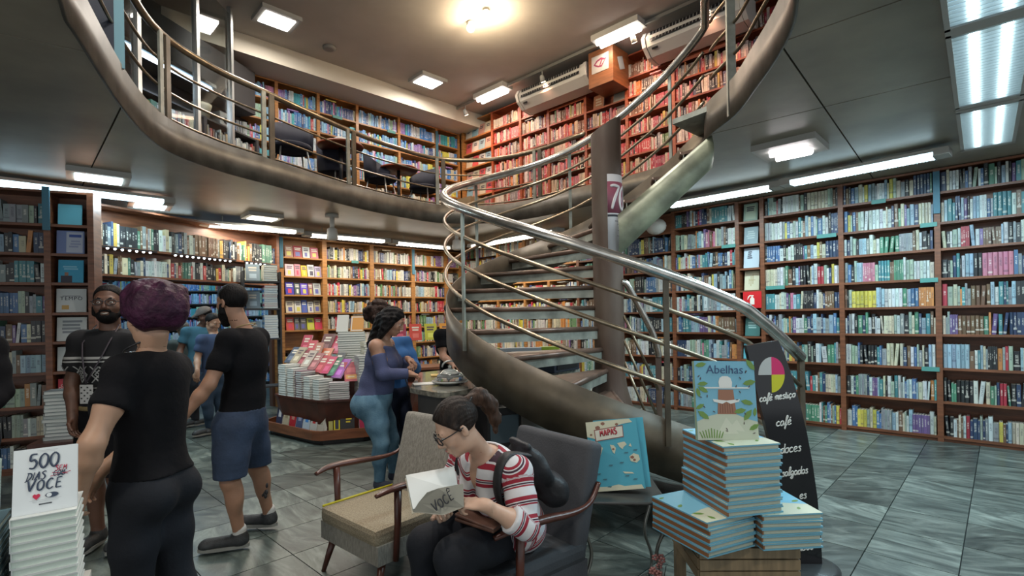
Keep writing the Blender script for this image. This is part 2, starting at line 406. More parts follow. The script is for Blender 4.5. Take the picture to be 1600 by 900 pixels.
def panels(sel, cuts, t=0.022):
    """the underside cladding of one side of the slab, cut into panels with open joints"""
    bm = bmesh.new()
    for k in range(n):
        j = (k + 1) % n
        mid = (OVAL[k] + OVAL[j]) / 2
        if not sel(mid): continue
        bm.faces.new([bm.verts.new((q.x, q.y, 3.15)) for q in (OVAL[k], OVAL[j], OUT[j], OUT[k])])
    bmesh.ops.remove_doubles(bm, verts=bm.verts, dist=1e-4)
    for (a, b) in cuts:
        a, b = Vector(a), Vector(b); d = (b - a).normalized(); nn = Vector((-d.y, d.x, 0))
        for sgn in (-0.006, 0.006):
            p = Vector((a.x, a.y, 3.15)) + nn * sgn
            bmesh.ops.bisect_plane(bm, geom=bm.verts[:] + bm.edges[:] + bm.faces[:], plane_co=p, plane_no=nn, dist=1e-5)
        dead = [f for f in bm.faces if abs((f.calc_center_median() - Vector((a.x, a.y, 3.15))).dot(nn)) < 0.0055]
        bmesh.ops.delete(bm, geom=dead, context='FACES')
    bm.faces.ensure_lookup_table()
    seen = set()
    for f0 in bm.faces:
        if f0 in seen: continue
        st = [f0]; comp = []
        seen.add(f0)
        while st:
            f = st.pop(); comp.append(f)
            for e in f.edges:
                for g in e.link_faces:
                    if g not in seen: seen.add(g); st.append(g)
        vi = {}; vs = []; fs = []
        for f in comp:
            idx = []
            for v in f.verts:
                if v not in vi: vi[v] = len(vs); vs.append(v.co.copy())
                idx.append(vi[v])
            fs.append(idx)
        m = len(vs)
        allf = [tuple(f) if True else f for f in fs] + [tuple(i + m for i in reversed(f)) for f in fs]
        ecount = {}
        for f in fs:
            for i in range(len(f)):
                e = (f[i], f[(i + 1) % len(f)]); ecount[e] = 1
        for (i, j) in list(ecount):
            if (j, i) not in ecount: allf.append((j, i, i + m, j + m))
        MB().add(vs + [v + Vector((0, 0, t)) for v in vs], allf).build('ceiling_panel', SLABM, slab_o)
    bm.free()
panels(lambda p: p.x > -0.5, [((1.75, 3.0), (2.12, 2.65)), ((2.51, 4.09), (3.13, 3.57)), ((2.53, 4.10), (3.42, 5.11))])
panels(lambda p: p.x <= -0.5, [((-2.87, 2.83), (-2.63, 2.99)), ((-2.91, 3.85), (-4.37, 5.35))])

# fascia plate round the opening
fv, ff = [], []
for k in range(n):
    t = (OVAL[(k + 1) % n] - OVAL[k - 1]).normalized(); nn = Vector((t.y, -t.x))
    if nn.dot(OC - OVAL[k]) < 0: nn = -nn
    for q in (OVAL[k] + nn * 0.001, OVAL[k] + nn * 0.022):
        fv += [(q.x, q.y, 3.135), (q.x, q.y, 3.445)]
for k in range(n):
    a, b = 4 * k, 4 * ((k + 1) % n)
    ff += [(a + 2, b + 2, b + 3, a + 3), (a, a + 1, b + 1, b), (a + 1, a + 3, b + 3, b + 1), (a, b, b + 2, a + 2)]
fm = MB(); fm.add(fv, ff, 0, True)
struct('trim_2', fm, mat('fascia_plate', (0.105, 0.095, 0.078), 0.45, 0.5, noise=0.25, nscale=5.0, bump=0.08, bscale=14))

# ------------------------------------------------------------------ floor of veined stone tiles
PD, PN = Vector((-0.722, 0.692, 0)), Vector((0.692, 0.722, 0))
TP_D, TP_N = 0.45, 0.492
fl = struct('floor', MB().bx(-10.6, 8.0, -1.6, 13.6, -0.12, -0.012), JOINT)
tm = MB(); g = 0.0022
hx, hy = TP_D / 2 - g, TP_N / 2 - g
tm.add([(-hx, -hy, -0.012), (hx, -hy, -0.012), (hx, hy, -0.012), (-hx, hy, -0.012), (-hx + .001, -hy + .001, 0), (hx - .001, -hy + .001, 0), (hx - .001, hy - .001, 0), (-hx + .001, hy - .001, 0)],
       [(4, 5, 6, 7), (0, 1, 5, 4), (1, 2, 6, 5), (2, 3, 7, 6), (3, 0, 4, 7)])
tile_me = tm.mesh('tile', TILE)
cand = []
TANG = math.atan2(PD.y, PD.x)
for i in range(-30, 31):
    for j in range(-6, 34):
        c = PD * (0.20 + (i + 0.5) * TP_D) + PN * (4.35 + (j - 12 + 0.5) * TP_N)
        if not (-10.3 < c.x < 7.6 and -1.3 < c.y < 13.2): continue
        w = 0.0
        if c.y > 1.6 and abs(c.x / c.y) < 1.08 and c.y < 10.5 and not (c.dot(PN) > 7.7):
            w = 1.0 / c.y ** 2
        cand.append((w, c))
cand.sort(key=lambda a: -a[0])
rest = MB()
for w, c in cand[:290]:
    if w <= 0: break
cnt = 0
RT = Matrix.Rotation(TANG - PI / 2 + PI / 2, 4, 'Z')
for w, c in cand:
    if w > 0 and cnt < 295:
        link('tile', tile_me, fl, (c.x, c.y, 0), (0, 0, TANG)); cnt += 1
    else:
        M4 = Matrix.Translation(c) @ Matrix.Rotation(TANG, 4, 'Z')
        rest.add([M4 @ Vector(v) for v in tm.v], tm.f)
ro = rest.build('tile_field', TILE, fl); ro['kind'] = 'stuff'
# ------------------------------------------------------------------ bookcases
SIGNB = mat('blue_sign', (0.045, 0.15, 0.21), 0.5)
TAGG = mat('shelf_tag_green', (0.07, 0.24, 0.21), 0.5)
def bookcase(F, u0, u1, rows, ztop, zbot, wood, label, group, depth=0.27, last=False, header=None, sign=None, tags=(), pw=0.055, kick=True, name='bookcase', lower=None):
    """one bay: left upright (and right one on the last bay), a board per row, back panel, top and kick board"""
    loc = F @ Vector((u0, 0, 0)); ang = F.to_euler().z
    t = thing(name, label, 'bookcase', (loc.x, loc.y, zbot), ang, group)
    w = u1 - u0
    def B(nm, *a, m=wood, par=t): return MB().bx(*a).build(nm, m, par)
    B('upright', -pw / 2, pw / 2, 0, depth, 0, ztop - zbot)
    if last: B('upright', w - pw / 2, w + pw / 2, 0, depth, 0, ztop - zbot)
    B('back_panel', pw / 2, w - pw / 2, depth - 0.015, depth, 0, ztop - zbot)
    B('top_board', pw / 2, w - pw / 2, 0.01, depth - 0.015, ztop - zbot - 0.025, ztop - zbot)
    for i, z in enumerate(rows):
        s = B('shelf', pw / 2, w - pw / 2, 0.006, depth - 0.015, z - zbot - 0.028, z - zbot)
        for (ri, a, b) in tags:
            if ri == i: MB().bx(a * w, b * w, -0.012, 0.004, z - zbot - 0.045, z - zbot + 0.005).build('shelf_tag', TAGG, t)
    if kick and rows[-1] - zbot < 0.2: B('kick_board', pw / 2, w - pw / 2, 0.03, 0.05, 0, rows[-1] - zbot - 0.028)
    if header: B('header_panel', pw / 2, w - pw / 2, 0.012, 0.03, header[0] - zbot, header[1] - zbot)
    if sign: MB().bx(-0.03, 0.03, -0.02, -0.002, sign[0] - zbot, sign[1] - zbot).build('section_sign', SIGNB, t)
    return t

# ------------------------------------------------------------------ book palettes: (name, rgb, weight); warm and blue ones mix in the lighting's tint
P_COOL = [('white', (.46, .50, .48), 20), ('cream', (.46, .43, .32), 10), ('teal', (.06, .20, .22), 8), ('blue', (.06, .13, .25), 9), ('navy', (.03, .05, .10), 11), ('black', (.02, .022, .024), 13),
          ('grey', (.22, .25, .25), 13), ('purple', (.13, .085, .20), 4), ('green', (.07, .20, .13), 5), ('pale green', (.28, .36, .28), 9), ('red', (.32, .035, .05), 4), ('yellow', (.48, .42, .08), 3), ('orange', (.44, .19, .06), 3), ('pink', (.42, .16, .22), 2), ('brown', (.14, .085, .05), 8), ('pale blue', (.25, .36, .42), 12)]
P_WARM = [('white', (.56, .46, .38), 18), ('cream', (.50, .36, .24), 12), ('red', (.40, .025, .03), 15), ('crimson', (.27, .02, .045), 9), ('orange', (.46, .14, .035), 7), ('pink', (.48, .16, .17), 10), ('black', (.03, .02, .02), 9), ('brown', (.16, .065, .035), 10), ('yellow', (.48, .34, .06), 3), ('grey', (.22, .18, .17), 9), ('navy', (.05, .045, .09), 4), ('green', (.1, .15, .06), 2)]
P_BLUE = [('white', (.50, .56, .60), 18), ('pale blue', (.22, .42, .58), 16), ('blue', (.05, .20, .48), 16), ('navy', (.03, .06, .18), 10), ('violet', (.22, .14, .38), 9), ('teal', (.05, .32, .38), 8), ('yellow', (.55, .52, .1), 4), ('pink', (.48, .2, .34), 4), ('pale green', (.3, .46, .34), 6), ('cream', (.5, .48, .36), 6), ('red', (.4, .05, .07), 2)]
P_NEUT = [('white', (.58, .55, .48), 20), ('cream', (.54, .47, .33), 14), ('black', (.025, .024, .024), 10), ('red', (.45, .035, .05), 8), ('navy', (.04, .06, .15), 7), ('grey', (.28, .27, .25), 10), ('yellow', (.58, .48, .06), 5), ('orange', (.55, .22, .05), 5), ('green', (.13, .24, .10), 5), ('brown', (.2, .11, .06), 8), ('violet', (.2, .1, .25), 4), ('pale blue', (.28, .40, .46), 6)]
P_DUSK = [('white', (.46, .48, .44), 16), ('cream', (.48, .42, .28), 14), ('black', (.02, .022, .024), 16), ('grey', (.2, .22, .22), 14), ('brown', (.16, .09, .05), 12), ('red', (.32, .04, .04), 7), ('green', (.07, .16, .11), 6), ('ochre', (.46, .30, .06), 6), ('navy', (.03, .05, .1), 6)]
def pick(p):
    return R.choices(p, [q[2] for q in p])[0]

MASS = MB(); MASS_COL = []; MASS_UV = []          # every shelf book that is not built singly
SINGLES = []                                      # candidates to be built singly
def mass_book(Mx, t, d, h, rgb, rnd):
    v = [Mx @ Vector(p) for p in ((0, 0, 0), (t, 0, 0), (t, d, 0), (0, d, 0), (0, 0, h), (t, 0, h), (t, d, h), (0, d, h),
                                 (t * .1, d * .03, h - .004), (t * .9, d * .03, h - .004), (t * .9, d, h - .004), (t * .1, d, h - .004))]
    f = [(0, 1, 5, 4), (1, 2, 6, 5), (3, 0, 4, 7), (8, 9, 10, 11), (4, 5, 9, 8), (5, 6, 10, 9), (7, 4, 8, 11)]
    MASS.add(v, f)
    uv = [[(0, 0), (1, 0), (1, 1), (0, 1)]] + [[(0.02, .95)] * 4] * 2 + [[(3, 3)] * 4] + [[(0.02, .95)] * 4] * 3
    for q in uv:
        MASS_UV.extend(q); MASS_COL.extend([(*rgb, rnd)] * 4)

def fill(F, u0, u1, z, hmax, pal, y0=0.025, single=None, pw=0.055, full=1.0, thick=(0.014, 0.042), flat_top=0.04):
    u = u0 + pw / 2 + 0.004; end = u1 - pw / 2 - 0.004
    end = u + (end - u) * full
    k = 0; run = None; left = 0
    while u < end - 0.012:
        if left <= 0:
            if R.random() < 0.30:                      # a set in one livery
                run = (pick(pal), R.uniform(*thick), R.uniform(.72, .93) * hmax); left = R.randint(2, 6)
            else: run = None; left = R.randint(1, 4)
        left -= 1
        nm, rgb, _ = run[0] if run else pick(pal)
        t = run[1] if run else R.uniform(*thick) * (1 if R.random() < .85 else 1.35)
        h = run[2] if run else hmax * R.uniform(.66, .95)
        t = min(t, end - u)
        j = R.uniform(.82, 1.18); rgb = tuple(min(.75, max(.01, c * j * R.uniform(.94, 1.06))) for c in rgb)
        d = R.uniform(.14, .19); yy = y0 + R.uniform(0, .018)
        lean = 0
        if R.random() < .05: lean = math.radians(R.choice([-1, 1]) * R.uniform(2, 6))
        if lean > 0: u += math.sin(lean) * 0.0; 
        Mx = F @ Matrix.Translation((u + (h * math.sin(-lean) if lean < 0 else 0) * 1.0, yy, z))
        if lean:
            u += abs(math.sin(lean)) * h
            if u > end - t: lean = 0; Mx = F @ Matrix.Translation((min(u, end - t), yy, z))
            else: Mx = F @ Matrix.Translation((u if lean < 0 else u - abs(math.sin(lean)) * h, yy, z)) @ Matrix.Rotation(lean, 4, 'Y')
        k += 1
        rec = (Mx, t, d, h, rgb, R.random())
        if single:
            SINGLES.append((rec, nm, k, single))
        else: mass_book(*rec)
        u += t + 0.0008
    # a couple of books laid flat on the row
    if flat_top and R.random() < .22 and not single:
        uu = R.uniform(u0 + .05, u1 - .3); nm, rgb, _ = pick(pal)
        Mx = F @ Matrix.Translation((uu, y0 + .01, z + hmax * .95 + .022)) @ Matrix.Rotation(PI / 2, 4, 'Y')
        mass_book(Mx, .02, .17, .2, rgb, R.random())

# -- right wall, ground floor
ROWS_R = [2.87, 2.52, 2.22, 1.88, 1.56, 1.235, 0.85, 0.465, 0.065]
HT_R = [.27, .30, .26, .29, .27, .28, .29, .28, .28]
ORD = ['top', 'second', 'third', 'fourth', 'fifth', 'sixth', 'seventh', 'eighth', 'bottom']
bays = [-8.3, -7.2, -6.43, -5.8, -5.1, -4.19, -3.23, -2.24, -1.9, -0.95, 0.0, 1.0, 2.0]
lab = {0: 'brown bookcase bay deep behind the stair treads, in the corner of the walls', 1: 'brown bookcase bay seen between stair treads, second from the corner', 2: 'brown bookcase bay seen between stair treads, third from the corner',
       3: 'narrow brown bookcase bay behind the stairs, fourth from the corner', 4: 'brown bookcase bay directly behind the round stair column', 5: 'brown bookcase bay with a bare header panel, right beside the stair column',
       6: 'brown bookcase bay left of the narrow face-out column with fire extinguisher sign', 7: 'narrow bookcase column holding face-out books and red extinguisher sign', 8: 'brown bookcase bay right of the narrow face-out column, behind the black menu board',
       9: 'wide brown bookcase bay between two tall posts, facing the open stone floor', 10: 'brown bookcase bay with blue section sign, at the picture edge on the right wall', 11: 'brown bookcase bay beyond the blue section sign, cut off by the frame'}
for i in range(12):
    u0, u1 = bays[i], bays[i + 1]
    if i <= 5:
        bookcase(RF, u0, u1, ROWS_R[1:], 3.12, 0, WOOD if i > 3 else WOODH, lab[i], 'ground floor bookcases on the right wall', header=(2.80, 3.10) if i == 5 else None)
        for r in range(1, 9): fill(RF, u0, u1, ROWS_R[r], HT_R[r], P_NEUT if i < 4 else P_COOL)
        if i < 5: fill(RF, u0, u1, 2.84, .24, P_NEUT)
    elif i == 7:
        bookcase(RF, u0, u1, [2.83, 2.50, 2.16, 1.84, 1.50, 1.18, .85, .465, .065], 3.13, 0, WOOD, lab[i], 'ground floor bookcases on the right wall')
    else:
        bookcase(RF, u0, u1, ROWS_R, 3.14, 0, WOOD, lab[i], 'ground floor bookcases on the right wall', last=(i == 11), sign=(2.62, 3.1) if i == 10 else None,
                 tags={6: [(1, .78, .98)], 8: [(1, .72, .95), (3, .05, .3)], 9: [(1, .84, 1), (3, .83, 1), (0, .35, .5), (6, .83, 1)], 10: [(8, .72, .9)]}.get(i, ()))
        for r in range(9):
            s = None
            if i in (8, 9, 10): s = (i, r)
            fill(RF, u0, u1, ROWS_R[r], HT_R[r], P_COOL, single=s)

# -- right wall, upper floor
ROWS_U = [5.52, 5.19, 4.87, 4.54, 4.21, 3.89, 3.57]
ub = [-8.26, -7.29, -6.47, -5.74, -4.87, -4.02, -3.18, -2.3, -1.4, -0.5, 0.4]
ulab = ['upper floor bookcase bay with face-out covers in the corner', 'upper floor red wood bay at the end of the cream soffit', 'upper floor red wood bay under the left end of an air conditioner', 'upper floor red wood bay of leaning red books under an air conditioner',
        'upper floor red wood bay under the hanging wooden box', 'upper floor red wood bay just right of the hanging wooden box', 'upper floor red wood bay under the second air conditioner', 'upper floor dark bay behind the end post of the stair rail', 'upper floor bay nearest the balcony edge at right', 'upper floor bay above the underside panels, mostly hidden']
for i in range(10):
    u0, u1 = ub[i], ub[i + 1]
    ac = i in (2, 3, 6, 7)
    bookcase(RF, u0, u1, ROWS_U, 5.90, Z_MEZZ, WOODR if i else WOODH, ulab[i], 'upper floor bookcases on the right wall', kick=True, last=(i == 9), header=(5.44, 5.54) if i in (3, 6) else None)
    for r in range(7):
        if i == 0 and r < 5: continue
        if i == 4 and r < 2: continue
        fill(RF, u0, u1, ROWS_U[r], .27, P_WARM if i < 8 else P_DUSK)
# -- back wall, upper floor
ROWS_B = [5.36, 4.99, 4.62, 4.25, 3.90, 3.56]
bb = [-7.0, -6.2, -5.4, -4.7, -4.0, -3.26, -2.49, -1.56, -0.62, 0.0]
for i in range(9):
    bookcase(BF, bb[i], bb[i + 1], ROWS_B, 5.70, Z_MEZZ, WOODH, ['upper floor back wall bay hidden at the far left', 'upper floor back wall bay behind the dark partition', 'upper floor back wall bay next to the dark partition', 'upper floor back wall bay behind the first black cafe chair', 'upper floor back wall bay of blue and white books, left one',
        'upper floor back wall bay of blue and violet books above the cafe table', 'upper floor back wall bay with green shelf tag, above the low stool', 'upper floor back wall bay left of the blue section sign', 'upper floor back wall bay with blue section sign, nearest the corner'][i], 'upper floor bookcases on the back wall', last=(i == 8), sign=(5.0, 5.62) if i == 8 else None,
        tags={5: [(0, .35, .6)], 6: [(0, .7, .9), (2, .8, .95)]}.get(i, ()))
    for r in range(6): fill(BF, bb[i], bb[i + 1], ROWS_B[r], .28, P_BLUE if r < 4 else P_NEUT)
# -- back wall, ground floor
ROWS_L = [2.65, 2.31, 1.98, 1.66, 1.35, 1.03, .70, .38, .065]
lb = [-3.97, -3.19, -2.23, -1.28, -0.42, 0.0]
for i in range(5):
    bookcase(BF, lb[i], lb[i + 1], ROWS_L, 3.0, 0, WOODH, ['honey wood bay of face-out paperbacks at the left end of the back wall', 'honey wood bay right of the face-out paperbacks', 'honey wood bay behind the long-haired woman', 'honey wood bay with blue section sign, left of the stairs', 'narrow honey wood bay in the corner, seen through the stair rails'][i], 'ground floor bookcases on the back wall', pw=0.085,
             last=(i == 4), sign=(2.45, 2.98) if i in (0, 3) else None, tags={1: [(0, .55, .7)]}.get(i, ()))
    for r in range(9):
        if i == 0 and r < 6: continue
        fill(BF, lb[i], lb[i + 1], ROWS_L[r], .26, P_NEUT, pw=.085)
# -- bookcase near the left edge
ROWS_W = [2.57, 2.265, 1.96, 1.646, 1.343, 1.03, .687, .377, .07]
bookcase(LF, -1.15, 0.0, ROWS_W, 2.92, 0, WOOD, 'brown bookcase bay at the left edge, behind the white display copy', 'bookcases by the left edge', depth=.28)
bookcase(LF, 0.0, 0.36, ROWS_W, 2.92, 0, WOOD, 'narrow brown column of face-out books behind the purple-haired woman', 'bookcases by the left edge', depth=.28, last=True, sign=(2.5, 2.95), tags=())
for r in range(9): fill(LF, -1.15, 0.0, ROWS_W[r], .25, P_COOL, thick=(.02, .05))
# -- shelf rows bridging the passage at the left
PA, PB = Vector((-5.15, 5.95, 0)), Vector((-3.98, 8.75, 0))
PF = frame(PA, math.atan2(PB.y - PA.y, PB.x - PA.x)); PL = (PB - PA).length
t = bookcase(PF, 0.0, PL, [2.49, 2.14], 3.0, 2.08, WOOD, 'long dark shelf of books bridging the passage to the back room', None, depth=.26, last=True, kick=False)
fill(PF, 0, PL, 2.49, .33, P_DUSK, thick=(.02, .05)); fill(PF, 0, PL, 2.14, .27, P_DUSK, thick=(.02, .05))
# -- back room shelves
FF_ = frame(Vector((-4.6, 12.3, 0)), math.atan2(0.18, 0.98))
ROWS_F = [2.55, 2.25, 1.95, 1.65, 1.36, 1.06, .76, .46, .1]
for i in range(5):
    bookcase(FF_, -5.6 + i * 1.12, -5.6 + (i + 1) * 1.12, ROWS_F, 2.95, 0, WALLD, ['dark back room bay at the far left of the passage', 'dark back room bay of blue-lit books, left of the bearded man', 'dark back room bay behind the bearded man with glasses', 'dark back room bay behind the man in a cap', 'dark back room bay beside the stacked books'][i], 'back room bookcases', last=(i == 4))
    for r in range(9): fill(FF_, -5.6 + i * 1.12, -5.6 + (i + 1) * 1.12, ROWS_F[r], .25, P_BLUE)
# low shelves in the upper left office
OF = frame(Vector((-4.15, 8.75, 0)), math.atan2(0.97, 0.24))
for i in range(4):
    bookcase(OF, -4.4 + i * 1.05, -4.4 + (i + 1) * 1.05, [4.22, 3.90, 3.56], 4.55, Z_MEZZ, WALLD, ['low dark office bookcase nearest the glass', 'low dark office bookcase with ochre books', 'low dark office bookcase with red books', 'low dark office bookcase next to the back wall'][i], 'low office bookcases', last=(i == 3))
    for r, z in enumerate([4.22, 3.90, 3.56]): fill(OF, -4.4 + i * 1.05, -4.4 + (i + 1) * 1.05, z, .26, P_DUSK)

# ------------------------------------------------------------------ single books on the right wall (those that show largest), the rest in the mass
def seen_px(M):
    p = M.translation
    return 800 + 800 * p.x / p.y, 495 + 800 * (1.52 - p.z) / p.y - 14 * p.x / p.y, p.y
def book_mesh():
    mb = MB(); uvs = []
    def q(vs, fs, uv):
        mb.add(vs, fs)
        for u in uv: uvs.extend(u)
    # slightly rounded spine (4 strips), two boards, page block set in at the head
    a = [(0, .06), (.16, .012), (.5, 0), (.84, .012), (1, .06)]
    for i in range(4):
        (x0, y0), (x1, y1) = a[i], a[i + 1]
        q([(x0, y0, 0), (x1, y1, 0), (x1, y1, 1), (x0, y0, 1)], [(0, 1, 2, 3)], [[(x0, 0), (x1, 0), (x1, 1), (x0, 1)]])
    S = [(.02, .95)] * 4
    q([(1, .06, 0), (1, 1, 0), (1, 1, 1), (1, .06, 1)], [(0, 1, 2, 3)], [S]); q([(0, 1, 0), (0, .06, 0), (0, .06, 1), (0, 1, 1)], [(0, 1, 2, 3)], [S])
    q([(.09, .06, 1), (.09, .06, .97), (.09, 1, .97), (.09, 1, 1)], [(0, 1, 2, 3)], [S]); q([(.91, .06, 1), (.91, 1, 1), (.91, 1, .97), (.91, .06, .97)], [(0, 1, 2, 3)], [S])
    q([(0, .06, 1), (.09, .06, 1), (.09, 1, 1), (0, 1, 1)], [(0, 1, 2, 3)], [S]); q([(.91, .06, 1), (1, .06, 1), (1, 1, 1), (.91, 1, 1)], [(0, 1, 2, 3)], [S])
    q([(0, .06, 1), (.16, .012, 1), (.5, 0, 1), (.84, .012, 1), (1, .06, 1)], [(0, 1, 2, 3, 4)], [S + [(.02, .95)]])
    q([(.09, .06, .97), (.91, .06, .97), (.91, 1, .97), (.09, 1, .97)], [(0, 1, 2, 3)], [[(3, 3)] * 4])
    me = mb.mesh('book', BOOK); ul = me.uv_layers.new(name='UVMap')
    ul.data.foreach_set('uv', [c for u in uvs for c in u])
    return me
BOOK_ME = book_mesh()
def nth(k): return f"{k}{'th' if 10 <= k % 100 <= 20 else {1: 'st', 2: 'nd', 3: 'rd'}.get(k % 10, 'th')}"
ranked = []
for rec, nm, k, s in SINGLES:
    x, y, Y = seen_px(rec[0])
    bad = x > 1585 or x < 1195 or (x < 1290 and y > 520) or (1240 < x < 1262 and y > 500)
    ranked.append((-1 if bad else rec[1] * rec[3] / Y ** 2, rec, nm, k, s))
ranked.sort(key=lambda q: -q[0])
BAYN = {8: 'bay behind the menu board', 9: 'bay between two tall posts', 10: 'bay with blue section sign'}
for q_, (a, rec, nm, k, (bi, r)) in enumerate(ranked):
    Mx, t, d, h, rgb, rnd = rec
    if q_ >= 298 or a < 0: mass_book(*rec); continue
    o = bpy.data.objects.new('book', BOOK_ME); COL.objects.link(o)
    o.matrix_world = Mx @ Matrix.Diagonal((t, d, h, 1)); o.color = (*rgb, 1)
    size = 'thick' if t > .036 else 'slim' if t < .021 else 'upright'
    tag(o, f'{size} {nm} book, {nth(k)} from left, {ORD[r]} shelf, {BAYN[bi]}', 'book', 'single books on the right wall shelves')
me = MASS.mesh('shelved_books', BOOKM)
ul = me.uv_layers.new(name='UVMap'); ul.data.foreach_set('uv', np.array(MASS_UV, 'f').ravel())
ca = me.color_attributes.new('jacket', 'FLOAT_COLOR', 'CORNER'); ca.data.foreach_set('color', np.array(MASS_COL, 'f').ravel())
tag(link('shelved_books', me), 'books in rows filling all the other shelves on both floors', 'books', None, 'stuff')
# ------------------------------------------------------------------ face-out books
def cmat(rgb, rough=0.45):
    k = 'ink_%02x%02x%02x' % tuple(int(min(1, max(0, c)) * 255) for c in rgb)
    return mat(k, rgb, rough)
def cover_book(M, w, h, t, rgb, marks, label, group=None, lean=8.0, texts=(), spine=None, cat='book', nm='display_copy'):
    """book seen by its front cover (front is local -y), standing at M on its lower edge, leaning back; marks and texts are print on the cover"""
    root = thing(nm, label, cat, (0, 0, 0), 0, group)
    root.matrix_world = M @ Matrix.Rotation(math.radians(-lean), 4, 'X')
    c = cmat(rgb)
    mb = MB()
    mb.bx(-w / 2, w / 2, 0, .003, 0, h, 0).bx(-w / 2, w / 2, t - .003, t, 0, h, 0).bx(-w / 2, -w / 2 + .003, .003, t - .003, 0, h, 0 if spine is None else 1)
    mb.build('cover', [c, cmat(spine)] if spine else c, root)
    MB().bx(-w / 2 + .003, w / 2 - .004, .003, t - .003, .003, h - .003).build('page_block', PAPER, root)
    if marks:
        ms = MB(); mats = []
        for i, (x0, x1, z0, z1, col) in enumerate(marks):
            m = cmat(col)
            if m not in mats: mats.append(m)
            y = -.0004 - .0002 * i
            ms.add([(x0 * w, y, z0 * h), (x1 * w, y, z0 * h), (x1 * w, y, z1 * h), (x0 * w, y, z1 * h)], [(0, 1, 2, 3)], mats.index(m))
        ms.build('cover_print', mats, root)
    for (s, x, z, size, col, kw) in texts:
        text_obj(s, size, cmat(col), root, (x * w, -.0022, z * h), (PI / 2, 0, 0), **kw)
    return root
DK, WH, RD, YL = (.03, .03, .05), (.62, .63, .6), (.5, .03, .05), (.6, .47, .03)
def bars(z0, z1, n_, col, x0=-.32, x1=.32):
    out = []
    for i in range(n_):
        zz = z1 - (i + .5) * (z1 - z0) / n_; hh = (z1 - z0) / n_ * .3
        out.append((x0 + R.uniform(0, .08), x1 - R.uniform(0, .12), zz - hh, zz + hh, col))
    return out
# narrow column on the right wall
NC = -2.07
def onR(u, z, y=.06): return RF @ Matrix.Translation((u, y, z))
cover_book(onR(NC, 2.835), .19, .26, .02, (.22, .30, .24), [(-.38, .38, .1, .92, (.34, .40, .30))] + bars(.55, .85, 3, DK), 'green framed cover at the top of the narrow face-out column', 'covers in the narrow column on the right wall')
cover_book(onR(NC, 2.505), .19, .25, .02, (.17, .24, .26), bars(.3, .8, 4, (.3, .38, .38)), 'grey blue cover second from top of the narrow column', 'covers in the narrow column on the right wall')
cover_book(onR(NC, 2.165), .21, .29, .025, (.40, .48, .54), bars(.45, .85, 4, DK, -.28, .1), 'white cover with short dark text lines above the cream cover', 'covers in the narrow column on the right wall')
cover_book(onR(NC, 1.845), .20, .28, .03, (.52, .50, .36), [(-.08, -.03, .2, .75, (.32, .25, .12)), (.05, .1, .3, .8, (.32, .25, .12)), (-.2, -.17, .3, .6, (.32, .25, .12)), (-.2, .25, .5, .53, (.32, .25, .12))], 'cream cover with brown plant drawing, above the extinguisher sign', 'covers in the narrow column on the right wall')
cover_book(onR(NC, 1.185), .20, .26, .02, (.05, .16, .15), bars(.4, .8, 3, (.25, .4, .38)), 'dark green cover below the extinguisher sign', 'covers in the narrow column on the right wall')
cover_book(onR(NC, .855), .26, .22, .02, (.10, .38, .45), bars(.5, .9, 2, WH), 'bright teal cover low in the narrow column, above the menu board', 'covers in the narrow column on the right wall')
# fire extinguisher sign
s = thing('fire_extinguisher_sign', 'red square fire extinguisher sign with white pictogram in the narrow column', 'sign', tuple(onR(-2.04, 1.585, -.008).translation), RANG)
MB().bx(-.125, .125, 0, .006, 0, .235, 0).build('sign_plate', cmat((.55, .015, .02)), s)
mb = MB()
mb.prism([(-.03, .05), (.03, .05), (.03, .13), (.018, .148), (-.018, .148), (-.03, .13)], 0, .0015, 0, Matrix.Rotation(PI / 2, 4, 'X'))
mb.prism([(-.012, .148), (.012, .148), (.012, .165), (-.012, .165)], 0, .0015, 0, Matrix.Rotation(PI / 2, 4, 'X'))
mb.prism([(-.055, .165), (-.035, .185), (.02, .18), (.02, .168), (-.03, .17), (-.05, .14), (-.06, .12), (-.068, .125)], 0, .0015, 0, Matrix.Rotation(PI / 2, 4, 'X'))
mb.prism([(-.09, .03), (-.05, .03), (-.05, .04), (-.09, .04)], 0, .0015, 0, Matrix.Rotation(PI / 2, 4, 'X'))
mb.build('pictogram', cmat((.75, .7, .62)), s)
MB().bx(-.12, .12, .008, .20, 0, .004).build('support_board', WOOD, s)

# column of covers beside the left bookcase
def onL(u, z, y=.05): return LF @ Matrix.Translation((u, y, z))
g_ = 'covers in the narrow column near the left edge'
cover_book(onL(.175, 2.575), .20, .22, .02, (.12, .40, .50), [], 'plain light blue cover at the top of the left narrow column', g_, 5)
cover_book(onL(.175, 2.27), .23, .245, .03, (.18, .24, .45), [(-.15, .45, .05, .95, (.45, .50, .60)), (-.05, .4, .72, .84, (.05, .1, .35))] + bars(.25, .6, 3, (.3, .34, .5), -.05, .4), 'violet and white cover with a blue title bar, second from top of left column', g_, 5)
cover_book(onL(.175, 1.965), .21, .24, .02, (.04, .33, .52), bars(.55, .75, 2, (.25, .55, .7)) + [(-.4, .05, 0, .3, DK), (-.25, -.1, .3, .45, (.3, .16, .1))], 'bright blue cover with a dark suited figure in the left column', g_, 5)
cover_book(onL(.175, 1.65), .25, .25, .025, (.50, .53, .52), [(-.32, -.08, .12, .3, (.45, .28, .08)), (-.3, .3, .68, .7, DK)], 'white cover lettered TEMPO with small brown snail shape', g_, 5, [('TEMPO', 0, .58, .052, DK, dict(space=1.2))])
cover_book(onL(.175, 1.347), .25, .25, .05, (.50, .53, .52), bars(.3, .9, 4, (.2, .22, .24), -.35, .35), 'white cover with large brushed grey words in the left column', g_, 5)
